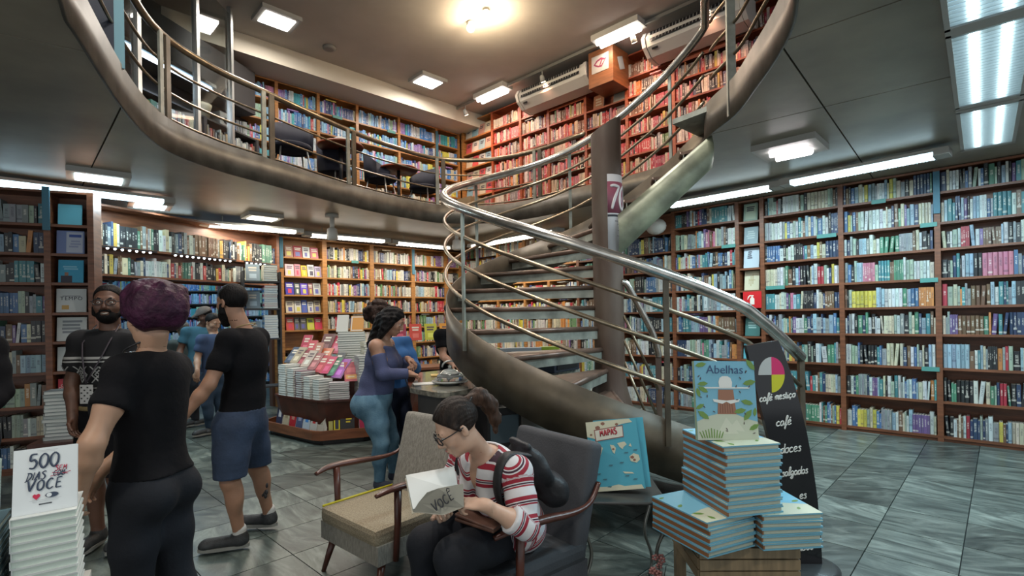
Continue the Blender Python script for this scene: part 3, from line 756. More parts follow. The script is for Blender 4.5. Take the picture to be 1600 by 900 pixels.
cover_book(onL(.175, 1.035), .25, .25, .025, (.42, .46, .46), [(.1, .26, .6, .78, (.45, .03, .03)), (.3, .42, .3, .8, (.55, .42, .04)), (.02, .2, .72, .9, (.2, .25, .06))], 'grey white cover with red fruit lettered DESIGN THINKING', g_, 5, [('DESIGN', -.1, .32, .036, DK, {}), ('THINKING', -.05, .18, .036, DK, {})])
cover_book(onL(.175, .69), .25, .26, .04, (.46, .02, .04), [(-.3, .2, .5, .52, WH)], 'crimson cover with white block words in the left column', g_, 5, [('O LIVRO', -.1, .72, .04, WH, {}), ('DO DIA', -.2, .6, .04, WH, {})])
cover_book(onL(.175, .38), .25, .27, .03, (.55, .36, .02), bars(.2, .5, 2, DK, -.4, .4) + bars(.7, .9, 2, (.3, .2, .02), -.4, .4), 'mustard yellow cover at the foot of the left column', g_, 5)
# face-out bay of the back wall
rowsF = [(2.65, [((.30, .16, .12), .17), ((.28, .015, .03), .19), ((.50, .52, .50), .16), ((.40, .10, .14), .18)]), (2.31, [((.62, .42, .44), .19), ((.50, .18, .22), .13), ((.62, .38, .01), .13), ((.45, .44, .44), .15), ((.36, .30, .42), .15)]),
         (1.98, [((.05, .04, .32), .18), ((.06, .08, .09), .12), ((.12, .06, .42), .16), ((.25, .10, .11), .10), ((.42, .43, .40), .17)]), (1.66, [((.52, .46, .34), .18), ((.5, .48, .42), .14), ((.06, .10, .34), .12), ((.48, .46, .42), .13), ((.34, .29, .18), .15)]),
         (1.35, [((.50, .07, .05), .17), ((.12, .11, .10), .11), ((.10, .09, .08), .14), ((.48, .50, .04), .16), ((.55, .05, .08), .17)])]
NMS = [['dusty brown', 'dark red patterned', 'white', 'rose and grey'], ['white and pink', 'rose pink', 'bright yellow', 'black and white', 'lilac grey'], ['deep blue', 'charcoal', 'violet', 'maroon', 'pale grey'], ['cream', 'off-white', 'navy and white', 'plain white', 'khaki'], ['red and white', 'dark brown', 'black', 'lime and white', 'coral red']]
RWN = ['top', 'second', 'third', 'fourth', 'fifth']
for r, (z, lst) in enumerate(rowsF):
    u = -3.88
    for i, (rgb, w) in enumerate(lst):
        w = w * .80
        dk = sum(rgb) < .7
        h = R.uniform(.20, .235)
        ink = (.6, .58, .5) if dk else (.06, .05, .08)
        ac = R.choice([(.5, .05, .1), (.5, .45, .1), (.1, .1, .3), ink])
        marks = bars(.6, .88, 2, ink, -.38, .38) + [(-.3 + R.uniform(0, .2), .1 + R.uniform(0, .25), .12, .48, ac)]
        cover_book(BF @ Matrix.Translation((u + w / 2, .05, z + .002)), w, h, .018, rgb, marks, f'{NMS[r][i]} face-out paperback, {RWN[r]} shelf of honey wood bay', 'face-out paperbacks on the back wall', 10)
        u += w + .012

# face-out books in the upstairs corner bay
for r, z in enumerate(ROWS_U[:5]):
    u = -8.2
    for i in range(4):
        rgb = [(.5, .5, .46), (.45, .25, .2), (.5, .08, .08), (.2, .34, .4), (.48, .42, .3)][(i * 3 + r * 2) % 5]
        cover_book(RF @ Matrix.Translation((u + .1, .05, z + .002)), .185, .25, .02, rgb, bars(.55, .85, 2, DK), ['pale', 'brown', 'red', 'blue', 'cream'][(i * 3 + r * 2) % 5] + f' face-out cover, {nth(i + 1)} of {ORD[r]} shelf in upstairs corner bay', 'covers in the upstairs corner bay', 8)
        u += .21
for i, (u, z, rgb, nm) in enumerate([(-4.62, 5.19, (.3, .12, .06), 'rust brown'), (-4.2, 5.19, (.42, .38, .3), 'mottled cream'), (-4.62, 4.87, (.1, .12, .16), 'dark blue figure'), (-4.2, 4.87, (.08, .06, .06), 'dark brown')]):
    cover_book(RF @ Matrix.Translation((u, .05, z + .002)), .22, .26, .02, rgb, bars(.2, .8, 3, (.45, .35, .25)), nm + ' cover facing out below the hanging wooden box', 'covers below the wooden box', 8)

# ------------------------------------------------------------------ spiral stair
SCX, SCY, SR, SK = 0.946, 5.005, 1.578, 0.5869
def s_r(a):
    xs = [-400, -345, -330, -310, -300, -290, -280, -270, -260, -250, -240, 0]; ys = [1.14, 1.10, 1.06, 1.05, 1.06, 1.10, 1.18, 1.28, 1.41, 1.52, 1.578, 1.578]
    return float(np.interp(a, xs, ys))
def s_pt(a, off=0.0, dr=0.0):
    t = math.radians(a); r = s_r(a) + dr
    return Vector((SCX + r * math.cos(t), SCY + r * math.sin(t), SK * math.radians(-20 - a) + off))
stair = thing('spiral_staircase', 'worn steel spiral staircase with open treads and tubular handrail round a thick column', 'staircase', (SCX, SCY, 0))
SO = Vector((SCX, SCY, 0))
def sb(mb, nm, m, par=None):
    mb.v = [tuple(Vector(v) - SO) for v in mb.v]
    return mb.build(nm, m, par or stair)
# column with a slanted top and a flared foot
colm = MB(); seg = 32; prof = [(0.36, 0.0), (0.36, .02), (.30, .35), (.17, .80), (.148, .95), (.145, 1.2)]
vs = []; fs = []
for r, z in prof: vs += [(SCX + r * math.cos(2 * PI * k / seg), SCY + r * math.sin(2 * PI * k / seg), z) for k in range(seg)]
vs += [(SCX + .145 * math.cos(2 * PI * k / seg), SCY + .145 * math.sin(2 * PI * k / seg), 3.36 + .085 * math.cos(2 * PI * k / seg)) for k in range(seg)]
for i in range(len(prof)):
    for k in range(seg): fs.append((i * seg + k, i * seg + (k + 1) % seg, (i + 1) * seg + (k + 1) % seg, (i + 1) * seg + k))
colm.add(vs, fs, 0, True); colm.add(vs[-seg:], [tuple(range(seg))])
COLM = mat('rusty_brown_paint', (0.080, 0.048, 0.034), 0.45, 0.25, col2=(0.13, 0.10, 0.075), nscale=3.0, bump=0.05, bscale=16, stretch=(1, 1, .45))
sb(colm, 'column', COLM)
# outer stringer: a curved plate
A0, A1, NS = -44.0, -347.0, 110
st = MB(); vs = []; fs = []
for i in range(NS + 1):
    a = A0 + (A1 - A0) * i / NS
    zt = s_pt(a, .1316).z; zb = max(0.0, s_pt(a, -.2686).z)
    if a < -325: zb += (-325 - a) / 22 * .12
    for dr in (0.0, -.014):
        p = s_pt(a, 0, dr); vs += [(p.x, p.y, zb), (p.x, p.y, zt)]
for i in range(NS):
    a, b = 4 * i, 4 * (i + 1)
    fs += [(a, b, b + 1, a + 1), (a + 2, a + 3, b + 3, b + 2), (a + 1, b + 1, b + 3, a + 3), (a, a + 2, b + 2, b)]
st.add(vs, fs, 0, True)
sb(st, 'outer_stringer', STEEL)
# flat start of the stringer towards the newel
p0, p1 = s_pt(-44, 0), s_pt(-22, 0)
# treads
TREADW = mat('tread_brown', (0.13, 0.085, 0.062), 0.35, 0.3, noise=0.35, nscale=6.0, bump=0.05)
RISE = 3.42 / 17
for i in range(16):
    z = RISE * (i + 1)
    a0 = -20 - math.degrees((z + .09 - .1316) / SK); a1 = a0 - 22.5
    tr = MB(); vs = []; fs = []; m = 7
    late = z > 2.7
    def inner(a, ro):
        if not late: return (SCX + .13 * math.cos(math.radians(a)), SCY + .13 * math.sin(math.radians(a)))
        s_ = min(1, max(0, (-283 - a) / 62)); nn_ = Vector((1.06, 4.86)).lerp(Vector((1.85, 4.72)), s_); o_ = Vector((SCX + ro * math.cos(math.radians(a)), SCY + ro * math.sin(math.radians(a))))
        q = nn_.lerp(o_, .82); return (q.x, q.y)
    for j in range(m + 1):
        a = a0 + (a1 - a0) * j / m; t = math.radians(a); ro = s_r(a) - .018
        for (x_, y_) in (inner(a, ro), (SCX + ro * math.cos(t), SCY + ro * math.sin(t))):
            vs += [(x_, y_, z - .03), (x_, y_, z)]
    for j in range(m):
        a, b = 4 * j, 4 * (j + 1)
        fs += [(a + 1, a + 3, b + 3, b + 1), (a, b, b + 2, a + 2), (a + 2, b + 2, b + 3, a + 3), (a, a + 1, b + 1, b)]
    fs += [(0, 2, 3, 1), (4 * m, 4 * m + 1, 4 * m + 3, 4 * m + 2)]
    tr.add(vs, fs)
    t = math.radians(a0); ro = s_r(a0) - .02
    tr.tube([(*inner(a0, ro), z - .018), (SCX + ro * math.cos(t), SCY + ro * math.sin(t), z - .018)], .024, 10)
    to = sb(tr, 'tread', TREADW)
    ap = MB(); t2 = math.radians(a0 - 1.6); nx, ny = math.sin(t2), -math.cos(t2)
    q0, q1 = Vector((*inner(a0 - 1.6, ro), 0)), Vector((SCX + ro * math.cos(t2), SCY + ro * math.sin(t2), 0))
    w = Vector((math.sin(t2), -math.cos(t2), 0)) * .012
    ap.add([q0 + Vector((0, 0, z - .115)), q1 + Vector((0, 0, z - .115)), q1 + Vector((0, 0, z - .03)), q0 + Vector((0, 0, z - .03)), q0 - w + Vector((0, 0, z - .115)), q1 - w + Vector((0, 0, z - .115)), q1 - w + Vector((0, 0, z - .03)), q0 - w + Vector((0, 0, z - .03))],
           [(0, 1, 2, 3), (7, 6, 5, 4), (0, 4, 5, 1), (1, 5, 6, 2), (3, 2, 6, 7), (0, 3, 7, 4)])
    sb(ap, 'tread_apron', STEELG, to)
# inner stringer of the last flight: a broad plate from the column to the balcony edge
sp_ = MB(); vs = []; fs = []; m, w_ = 18, 6
for j in range(m + 1):
    q = j / m
    for i in range(w_ + 1):
        e = i / w_; z0, z1 = 2.08 + .78 * q, 2.47 + .70 * q
        x_, y_ = 1.02 + .85 * q, 4.86 - .14 * q - .05 * math.sin(PI * e)
        vs += [(x_, y_, z0 + (z1 - z0) * e), (x_ + .002, y_ + .014, z0 + (z1 - z0) * e)]
st_ = 2 * (w_ + 1)
for j in range(m):
    for i in range(w_):
        a = j * st_ + 2 * i; b = a + st_
        fs += [(a, b, b + 2, a + 2), (a + 1, a + 3, b + 3, b + 1)]
    a = j * st_; b = a + st_; fs += [(a, a + 1, b + 1, b), (a + st_ - 2, b + st_ - 2, b + st_ - 1, a + st_ - 1)]
a = m * st_; fs += [(a + 2 * i, a + 2 * i + 1, a + 2 * i + 3, a + 2 * i + 2) for i in range(w_)]
sp_.add(vs, fs, 0, True)
sb(sp_, 'inner_stringer', mat('soffit_green_paint', (0.22, 0.24, 0.165), 0.4, 0.2, noise=0.4, nscale=4.0, bump=0.06, bscale=9))
sb(MB().prism([(1.60, 5.0), (1.87, 4.62), (2.04, 5.15), (2.2, 5.7), (1.98, 5.35)], Z_MEZZ - .05, Z_MEZZ), 'landing_plate', STEELG)
# handrail and three thin rails
FOOT = Vector((2.25, 4.0, 0))
def rail_path(off, a_end, dz0):
    q = [s_pt(a, off) for a in np.linspace(-64, a_end, 84)]
    f = Vector((FOOT.x, FOOT.y, 1.165 + dz0))
    return [f, f.lerp(q[0], .33) + Vector((.01, -.01, 0)), f.lerp(q[0], .68) + Vector((.012, -.012, .0))] + q
hp = rail_path(1.10, -348, 0) + [Vector((1.9, 4.9, 4.52)), Vector((1.84, 4.55, 4.56))]
sb(MB().tube(hp, .042, 14), 'handrail', TUBE)
for off, dz in ((.87, -.23), (.63, -.47), (.36, -.74)): sb(MB().tube(rail_path(off, -346, dz), .0165, 8), 'rail', BRONZE)
sb(MB().bx(FOOT.x - .02, FOOT.x + .02, FOOT.y - .02, FOOT.y + .02, 0, 1.14), 'newel_post', STEEL)
for a in (-87, -147, -213, -262, -287, -322):
    t = math.radians(a); p = s_pt(a, 0, .012)
    zt = s_pt(a, 1.08).z; zb = max(0.0, s_pt(a, -.05).z)
    M = Matrix.Translation((p.x, p.y, (zt + zb) / 2)) @ Matrix.Rotation(t, 4, 'Z')
    bl = MB(); bl.box((0, 0, 0), (.016, .036, zt - zb), 0)
    bl.v = [tuple(M @ Vector(v)) for v in bl.v]
    sb(bl, 'baluster', STEEL if a == -87 else STEELG)
# short inner rail at the foot of the stair
ip = [Vector((1.06, 4.93, 1.84)), Vector((1.12, 4.94, 1.80)), Vector((1.26, 5.0, 1.56)), Vector((1.38, 5.05, 1.34)), Vector((1.44, 5.08, 1.16)), Vector((1.45, 5.09, 1.10))]
sb(MB().tube(catmull(ip, 6), .032, 12), 'inner_handrail', TUBE)
for dz in (-.36, -.66, -.92):
    sb(MB().tube([Vector((1.08, 4.95, 1.80 + dz * .8)), Vector((1.44, 5.09, 1.13 + dz))], .014, 8), 'inner_rail', BRONZE)
sb(MB().bx(1.42, 1.475, 5.08, 5.10, 0.0, 1.12), 'inner_post', COLM)

# poster on the column
po = thing('poster', 'white curled poster with a large 70 on mauve, taped round the stair column', 'poster', (SCX, SCY, 0))
def on_col(x, z, r=.1475):      # x along the arc
    a = math.radians(-60) + x / r
    return Vector((r * math.cos(a), r * math.sin(a), z))
def arc_sheet(x0, x1, z0, z1, r):
    vs = []; fs = []; m = 12
    for i in range(m + 1):
        x = x0 + (x1 - x0) * i / m
        vs += [on_col(x, z0, r), on_col(x, z1, r), on_col(x, z0, r - .001), on_col(x, z1, r - .001)]
    for i in range(m):
        a, b = 4 * i, 4 * (i + 1); fs += [(a, b, b + 1, a + 1), (b + 2, a + 2, a + 3, b + 3), (a + 1, b + 1, b + 3, a + 3), (a, a + 2, b + 2, b)]
    return MB().add(vs, fs, 0, True)
arc_sheet(-.10, .13, 2.11, 2.86, .1490).build('sheet', cmat((.55, .55, .56)), po)
arc_sheet(-.10, .13, 2.49, 2.79, .1500).build('colour_field', cmat((.26, .075, .11)), po)
def bend(o, z0, s_=1.0, r=.152):
    for v in o.data.vertices:
        v.co = on_col(v.co.x, z0 + v.co.y, r + v.co.z)
num = strokes('70', .115, cmat((.62, .6, .6)), po, (0, 0, 0), (0, 0, 0), .015, .12, 1.0)
for v in num.data.vertices: v.co.x += .012; v.co.y -= .055
bend(num, 2.64)
arc_sheet(-.10, .13, 2.455, 2.475, .1500).build('band', cmat((.03, .03, .04)), po)
for i, (z, sx0, sx1) in enumerate([(2.41, -.03, .11), (2.38, 0, .11), (2.35, .02, .11), (2.32, .0, .11), (2.30, .02, .11), (2.27, -.01, .11), (2.24, .02, .10)]):
    arc_sheet(sx0, sx1, z, z + .008, .1498).build('text_line', cmat((.2, .2, .22)), po)
lg = text_obj('oei', .055, cmat((.02, .02, .02)), po, (0, 0, 0), (0, 0, 0), bold=.003)
for v in lg.data.vertices: v.co.x += .05
bend(lg, 2.16)

# ------------------------------------------------------------------ balcony railing
def edge_path(i0, i1, off, z, nsub=5):
    pts = []
    k0, k1 = i0 * nsub, i1 * nsub
    for k in range(k0, k1 + 1):
        k_ = k % n
        t = (OVAL[(k_ + 1) % n] - OVAL[k_ - 1]).normalized(); nn = Vector((t.y, -t.x))
        if nn.dot(OC - OVAL[k_]) < 0: nn = -nn
        q = OVAL[k_] - nn * off
        pts.append(Vector((q.x, q.y, z)))
    return pts
rl = thing('balcony_railing', 'bronze balcony railing with three thin rails and paired flat posts over the opening', 'railing', (0, 0, 0))
PF0 = 0
MB().tube(edge_path(0, 11, .03, 4.24), .034, 12).build('handrail', BRONZE, rl)
for z in (3.98, 3.73, 3.48): MB().tube(edge_path(0, 11, .03, z), .0135, 8).build('rail', BRONZE, rl)
POSTM = mat('post_green_grey', (0.22, 0.225, 0.19), 0.45, 0.4, noise=0.25, nscale=8)
path = edge_path(0, 11, .0, 0)
def post_pair(x, y, gap=.11):
    k = min(range(len(path)), key=lambda i: (path[i].x - x) ** 2 + (path[i].y - y) ** 2)
    p = path[k]; t = (path[min(k + 1, len(path) - 1)] - path[max(k - 1, 0)]).normalized()
    for s_, m, w in ((-1, POSTM, .055), (1, STEEL, .07)):
        q = p + t * gap / 2 * s_
        M = Matrix.Translation((q.x, q.y, 3.70)) @ Matrix.Rotation(math.atan2(t.y, t.x), 4, 'Z')
        b = MB().box((0, 0, 0), (w, .022, 1.06)); b.v = [tuple(M @ Vector(v)) for v in b.v]
        b.build('post', m, rl)
for x, y in ((-2.25, 2.6), (-3.23, 4.8), (-2.87, 6.08), (-2.27, 7.33), (-1.2, 8.7), (.45, 8.35)): post_pair(x, y)
rl2 = thing('balcony_railing', 'dark steel balcony railing with a broad end post above the stair arrival', 'railing', (0, 0, 0))
MB().tube([Vector((1.84, 4.55, 4.50))] + edge_path(17, 24, .03, 4.48)[1:], .04, 12).build('handrail', TUBE, rl2)
for z in (4.20, 3.94, 3.68): MB().tube(edge_path(16, 24, .03, z), .0145, 8).build('rail', BRONZE, rl2)
MB().bx(1.83, 1.90, 4.26, 4.29, 3.16, 4.5).build('end_post', POSTM, rl2)
# ------------------------------------------------------------------ lamps
HOUS = mat('lamp_housing', (0.42, 0.42, 0.39), 0.5)
def strip_lamp(a, b, z, label, col, power, glow, group='strip lamps over the ground floor shelves', flip=1):
    a, b = Vector((*a, z)), Vector((*b, z)); d = b - a; Ln = d.length; c = (a + b) / 2
    t = thing('ceiling_strip_lamp', label, 'lamp', tuple(c), math.atan2(d.y, d.x), group)
    hb = MB().bx(-Ln / 2 - .12, Ln / 2 + .12, -.10, .10, .03, .062)
    if z < 3.0: 
        for q in (-.35, .35): hb.tube([(q * Ln, 0, .06), (q * Ln, 0, 3.15 - z)], .008, 6)
    hb.bx(-Ln / 2 - .12, -Ln / 2, -.10, .10, -.01, .03).bx(Ln / 2, Ln / 2 + .12, -.10, .10, -.01, .03).build('housing', HOUS, t)
    em = emat('tube_glow_%02x%02x%02x_%d' % (*[int(x * 255) for x in col], int(glow * 10)), col, glow)
    for y in (-.045, .045): MB().box((0, y, .008), (Ln, .075, .046), 0, None, .012).build('fluorescent_tube', em, t)
    lv = MB(); k = int(Ln / .075)
    for i in range(k + 1): lv.bx(-Ln / 2 + i * Ln / k - .002, -Ln / 2 + i * Ln / k + .002, -.096, .096, -.024, -.006)
    lo = lv.build('louvre', ALU, t); lo['kind'] = 'stuff'
    lamp('tube_light', t, (0, 0, -.035), Ln, .16, power * Ln, col)
    return t
C1, C2, N1, N2 = (0.62, 0.88, 1.0), (0.74, 0.94, 1.0), (1.0, 0.93, 0.80), (1.0, 0.86, 0.66)
strip_lamp((-5.50, 5.52), (-4.42, 6.52), 3.05, 'blue-white strip lamp over the bookcase at the left edge', C1, 26, 6)
strip_lamp((-5.6, 7.5), (-4.95, 7.95), 3.05, 'short blue-white strip lamp past the shelf bridging the passage', C2, 26, 6)
strip_lamp((-4.57, 7.75), (-3.58, 8.50), 2.98, 'neutral strip lamp where the passage shelf meets the back wall', N1, 17, 6)
strip_lamp((-3.44, 8.80), (-2.40, 9.62), 2.97, 'neutral strip lamp over the bay of face-out paperbacks', N1, 17, 6)
strip_lamp((-2.22, 9.90), (-1.32, 10.70), 2.97, 'neutral strip lamp over the back wall, left of the stair rails', N1, 17, 6)
strip_lamp((-.74, 10.50), (.78, 8.85), 2.97, 'neutral strip lamp seen through the upper stair treads', N1, 17, 6)
strip_lamp((2.27, 7.22), (3.22, 6.30), 3.04, 'cool strip lamp right of the stair underside', C2, 24, 6)
strip_lamp((3.36, 6.08), (4.24, 5.10), 3.04, 'long cool strip lamp over the right wall, nearest the open floor', C1, 24, 6)

def box_lamp(x, y, z, ang, label, col, power, sx=.40, sy=.30, twin=False, group='box lamps under the balcony', glow=9.0, h=.07):
    t = thing('ceiling_lamp', label, 'lamp', (x, y, z), ang, group)
    MB().bx(-sx / 2 - .07, sx / 2 + .07, -sy / 2 - .07, sy / 2 + .07, .012, h).build('housing', HOUS, t)
    em = emat('panel_glow_%02x%02x%02x' % tuple(int(q * 255) for q in col), col, glow)
    if twin:
        for q in (-1, 1):
            bl = MB().tube([(-.15, q * .095, -.005), (.15, q * .095, -.005)], .036, 10); bl.ball((.15, q * .095, -.005), .036, 10)
            bl.build('lamp_bulb', em, t)
    else: MB().bx(-sx / 2, sx / 2, -sy / 2, sy / 2, 0, .016).build('diffuser', em, t)
    lamp('panel_light', t, (0, 0, -.06 if twin else -.02), sx, sy, power, col)
box_lamp(-4.45, 5.55, 3.08, .7, 'box lamp above the strip lamp at the left edge', C2, 12)
box_lamp(-4.85, 6.90, 3.08, .7, 'small box lamp behind the left strip lamp', C2, 12, .34, .3)
box_lamp(-3.80, 7.85, 3.08, .77, 'box lamp left of the round ceiling mount near the back wall', N1, 14, .36, .26)
box_lamp(2.74, 5.00, 3.08, -.77, 'square lamp with two bare bulbs beside the stair arrival', (1, .93, .95), 26, .42, .36, True)
U1 = (1.0, .93, .86)
ug = 'box lamps on the upper ceiling'
box_lamp(-3.39, 7.55, 5.93, .77, 'square lamp on the upper ceiling above the office', U1, 42, .42, .34, False, ug, 9, .12)
box_lamp(-1.50, 9.60, 5.93, .77, 'square lamp on the upper ceiling above the blue books', U1, 42, .42, .34, False, ug, 9, .12)
box_lamp(-2.3, 4.4, 5.93, .77, 'added unseen fill lamp high above the balcony opening, left of the stair', U1, 95, .42, .34, False, ug, 9, .12)  # this and the next two are added above the frame to brighten the people
box_lamp(.3, 5.6, 5.93, .77, 'added unseen fill lamp high above the balcony opening, over the stair column', U1, 95, .42, .34, False, ug, 9, .12)
box_lamp(-.6, 2.6, 5.93, .77, 'added unseen fill lamp high above the near rim of the balcony opening', U1, 95, .42, .34, False, ug, 9, .12)
box_lamp(-1.9, .2, 3.08, .7, 'added unseen fill lamp under the balcony by the entrance, left', N1, 30)  # this pair is added behind the camera as fill for the foreground
box_lamp(1.3, .1, 3.08, .7, 'added unseen fill lamp under the balcony by the entrance, right', N1, 30)
for (x, y, lb) in ((-.31, 10.10, 'slim fluorescent fixture above the left end of the red wall'), (1.74, 8.02, 'bright fluorescent fixture above the hanging wooden box')):
    t = thing('ceiling_lamp', lb, 'lamp', (x, y, 5.88), RANG, 'fluorescent fixtures on the upper ceiling')
    MB().bx(-.42, .42, -.14, .14, .03, .17).build('housing', WHITEP, t)
    for q in (-.06, .06): MB().tube([(-.36, q, 0), (.36, q, 0)], .035, 8).build('fluorescent_tube', emat('upper_tube_glow', (1, .94, .88), 9), t)
    lamp('tube_light', t, (0, 0, -.05), .8, .22, 26 if x < 1 else 15, (1.0, .68, .46))
# troffer chain at the right edge
td = (Vector((4.6, 4.95)) - Vector((2.44, 2.60))).normalized(); ta = math.atan2(td.y, td.x)
for i, (s0, s1, lb) in enumerate(((-.9, .12, 'louvred troffer at the top right corner, cut by the frame'), (.18, 1.62, 'long louvred troffer with two tubes, middle of the chain at right'), (1.72, 3.05, 'glowing troffer at the end of the chain, near the right wall shelves'))):
    c = Vector((2.50, 2.64)) + td * (s0 + s1) / 2; Ln = s1 - s0
    t = thing('ceiling_troffer', lb, 'lamp', (c.x, c.y, 3.07), ta, 'louvred troffers at the right edge')
    MB().bx(-Ln / 2, Ln / 2, -.17, .17, .05, .075).bx(-Ln / 2, Ln / 2, -.19, -.165, -.01, .075).bx(-Ln / 2, Ln / 2, .165, .19, -.01, .075).bx(-Ln / 2 - .03, -Ln / 2 + .03, -.19, .19, -.01, .075).bx(Ln / 2 - .03, Ln / 2 + .03, -.19, .19, -.01, .075).build('housing', HOUS, t)
    MB().bx(-Ln / 2 + .03, Ln / 2 - .03, -.165, .165, .042, .05).build('reflector', emat('troffer_back', (.50, .80, 1.0), 1.1), t)
    for q in (-.07, .07): MB().tube([(-Ln / 2 + .06, q, .022), (Ln / 2 - .1, q, .022)], .026, 8).build('fluorescent_tube', emat('tube_glow_cool', C1, 8), t)
    lv = MB(); k = int(Ln / .05)
    for j in range(1, k): lv.bx(-Ln / 2 + j * Ln / k - .0015, -Ln / 2 + j * Ln / k + .0015, -.165, .165, -.008, .012)
    lo = lv.build('louvre', ALU, t); lo['kind'] = 'stuff'
    lamp('tube_light', t, (0, 0, -.03), Ln * .9, .3, 34 * Ln, C1)
# spot lamps on the upper ceiling
for (x, y, r, lb, pw) in ((-.30, 7.45, .085, 'glaring bare warm bulb on the upper ceiling', 60), (-.55, 7.75, .06, 'smaller warm spot bulb beside the glaring one', 12)):
    t = thing('ceiling_spot', lb, 'lamp', (x, y, 5.90), 0, 'warm bulbs on the upper ceiling')
    MB().lathe([(.05, .10), (.06, .06), (.05, .03)], seg=14).build('socket', WHITEP, t)
    MB().ball((0, 0, 0), r, 14).build('bulb', emat('warm_bulb', (1, .80, .55), 22), t)
    d = bpy.data.lights.new('bulb_light', 'POINT'); d.energy = pw; d.color = (1, .78, .52); d.shadow_soft_size = .1
    o = bpy.data.objects.new('bulb_light', d); COL.objects.link(o); o.parent = t; o.location = (0, 0, -.16)
t = thing('smoke_detector', 'round grey detector on the plaster ceiling', 'detector', (-2.92, 8.40, 5.95), 0)
MB().lathe([(.10, .05), (.10, .01), (.06, 0)], seg=18).build('body', mat('detector_grey', (.25, .24, .22), .6), t)
# track along the red wall with three spots
tr = thing('ceiling_track', 'thin grey lamp track along the ceiling in front of the air conditioners', 'track', tuple(RF @ Vector((-5.3, -.55, 5.93))), RANG)
MB().bx(-2.6, 3.4, -.02, .02, 0, .05).build('rail', ALU, tr)
for u, tilt in ((-2.2, .5), (-.1, .4), (1.75, .5), (2.9, .4)):
    hd = MB(); hd.tube([(u, 0, 0), (u, 0, -.10)], .01, 6)
    M = Matrix.Translation((u, 0, -.13)) @ Matrix.Rotation(tilt, 4, 'X')
    hd.lathe([(.025, .06), (.04, .03), (.05, -.06)], seg=12, M=M.to_3x3().to_4x4(), c=(u, 0, -.13))
    sh = hd.build('spot_head', HOUS, tr)
    lens = MB().lathe([(.042, -.062), (.042, -.058)], seg=12, M=M.to_3x3().to_4x4(), c=(u, 0, -.13)).build('spot_lens', emat('spot_lens_glow', (1, .8, .6), 12), sh)
    d = bpy.data.lights.new('spot_light', 'SPOT'); d.energy = 55; d.color = (1.0, .46, .28); d.spot_size = 1.9; d.spot_blend = .8; d.shadow_soft_size = .06
    o = bpy.data.objects.new('spot_light', d); COL.objects.link(o); o.parent = tr; o.location = (u, .02, -.22); o.rotation_euler = (math.radians(28), 0, 0)

# ------------------------------------------------------------------ air conditioners
def air_con(u0, u1, zb, label):
    w = u1 - u0
    t = thing('air_conditioner', label, 'air conditioner', tuple(RF @ Vector(((u0 + u1) / 2, -.02, zb))), RANG, 'ceiling air conditioners on the upper floor')
    prof = [(-.05, 0), (-.28, .03), (-.42, .14), (-.46, .26), (-.40, .36), (0, .38), (0, .02)]   # (y, z)
    Mx = Matrix(((0, 0, 1, 0), (1, 0, 0, 0), (0, 1, 0, 0), (0, 0, 0, 1)))
    MB().prism(prof, -w / 2 + .04, w / 2 - .04, 0, Mx).build('body', WHITEP, t)
    for s_ in (-1, 1):
        pr = [(y * 1.04 - .0, z * 1.03 - .005) for y, z in prof]
        MB().prism(pr, s_ * w / 2 - .03, s_ * w / 2 + .03, 0, Mx).build('end_cap', WHITEP, t)
    gr = MB().add([(-w / 2 + .1, -.452, .19), (w / 2 - .1, -.452, .19), (w / 2 - .1, -.415, .352), (-w / 2 + .1, -.415, .352)], [(0, 1, 2, 3)])
    gr.v = [(x, y - .012, z) for x, y, z in gr.v]
    gr.build('grille', BLACKP, t)
    for k in range(1, 24):
        x = -w / 2 + .1 + (w - .2) * k / 24
        MB().add([(x - .0035, -.468, .20), (x + .0035, -.468, .20), (x + .0035, -.434, .342), (x - .0035, -.436, .342), (x - .004, -.46, .20), (x + .004, -.46, .20), (x + .004, -.423, .342), (x - .004, -.423, .342)], [(0, 1, 2, 3), (0, 4, 5, 1), (1, 5, 6, 2), (3, 2, 6, 7), (0, 3, 7, 4)]).build('vane', HOUS, t)
    MB().box((-w / 2 + .16, -.40, .10), (.09, .02, .03), 0, Matrix.Rotation(.6, 3, 'X').to_4x4()).build('badge', BLACKP, t)
    return t
air_con(-6.10, -4.55, 5.47, 'white ceiling air conditioner left of the hanging wooden box')
air_con(-3.42, -1.95, 5.50, 'white ceiling air conditioner above the stair handrail')
# hanging wooden box with an emblem
bx = thing('wooden_box', 'hanging orange wooden box with white emblem sticker between the air conditioners', 'box', tuple(RF @ Vector((-4.22, -.22, 5.33))), RANG)
WB = mat('box_wood', (.24, .085, .03), .45, noise=.2, nscale=4, stretch=(1, 1, 6))
MB().bx(-.24, .24, -.24, .24, 0, .60, 0, .008).build('box', WB, bx)
MB().bx(-.17, .16, -.246, -.2405, .22, .50).build('sticker', cmat((.42, .40, .38)), bx)
em = MB(); MX = Matrix(((1, 0, 0, 0), (0, 0, -1, -.248), (0, 1, 0, .36), (0, 0, 0, 1)))
def ring(poly_o, poly_i, m_):
    k = len(poly_o); v = [m_ @ Vector((x, y, 0)) for x, y in poly_o] + [m_ @ Vector((x, y, 0)) for x, y in poly_i]
    return v, [(i, (i + 1) % k, k + (i + 1) % k, k + i) for i in range(k)]
out = [(-.13, .0), (-.07, .06), (.02, .085), (.09, .05), (.13, .06), (.08, 0), (.03, -.07), (-.04, -.06), (-.09, -.03)]
inn = [(x * .74, y * .60) for x, y in out]
em.add(*ring(out, inn, MX)); em.add([MX @ Vector(p) for p in ((-.02, -.045, .001), (.0, -.05, .001), (.05, .05, .001), (.025, .055, .001))], [(0, 1, 2, 3)])
em.build('emblem', cmat((.22, .03, .08)), bx)
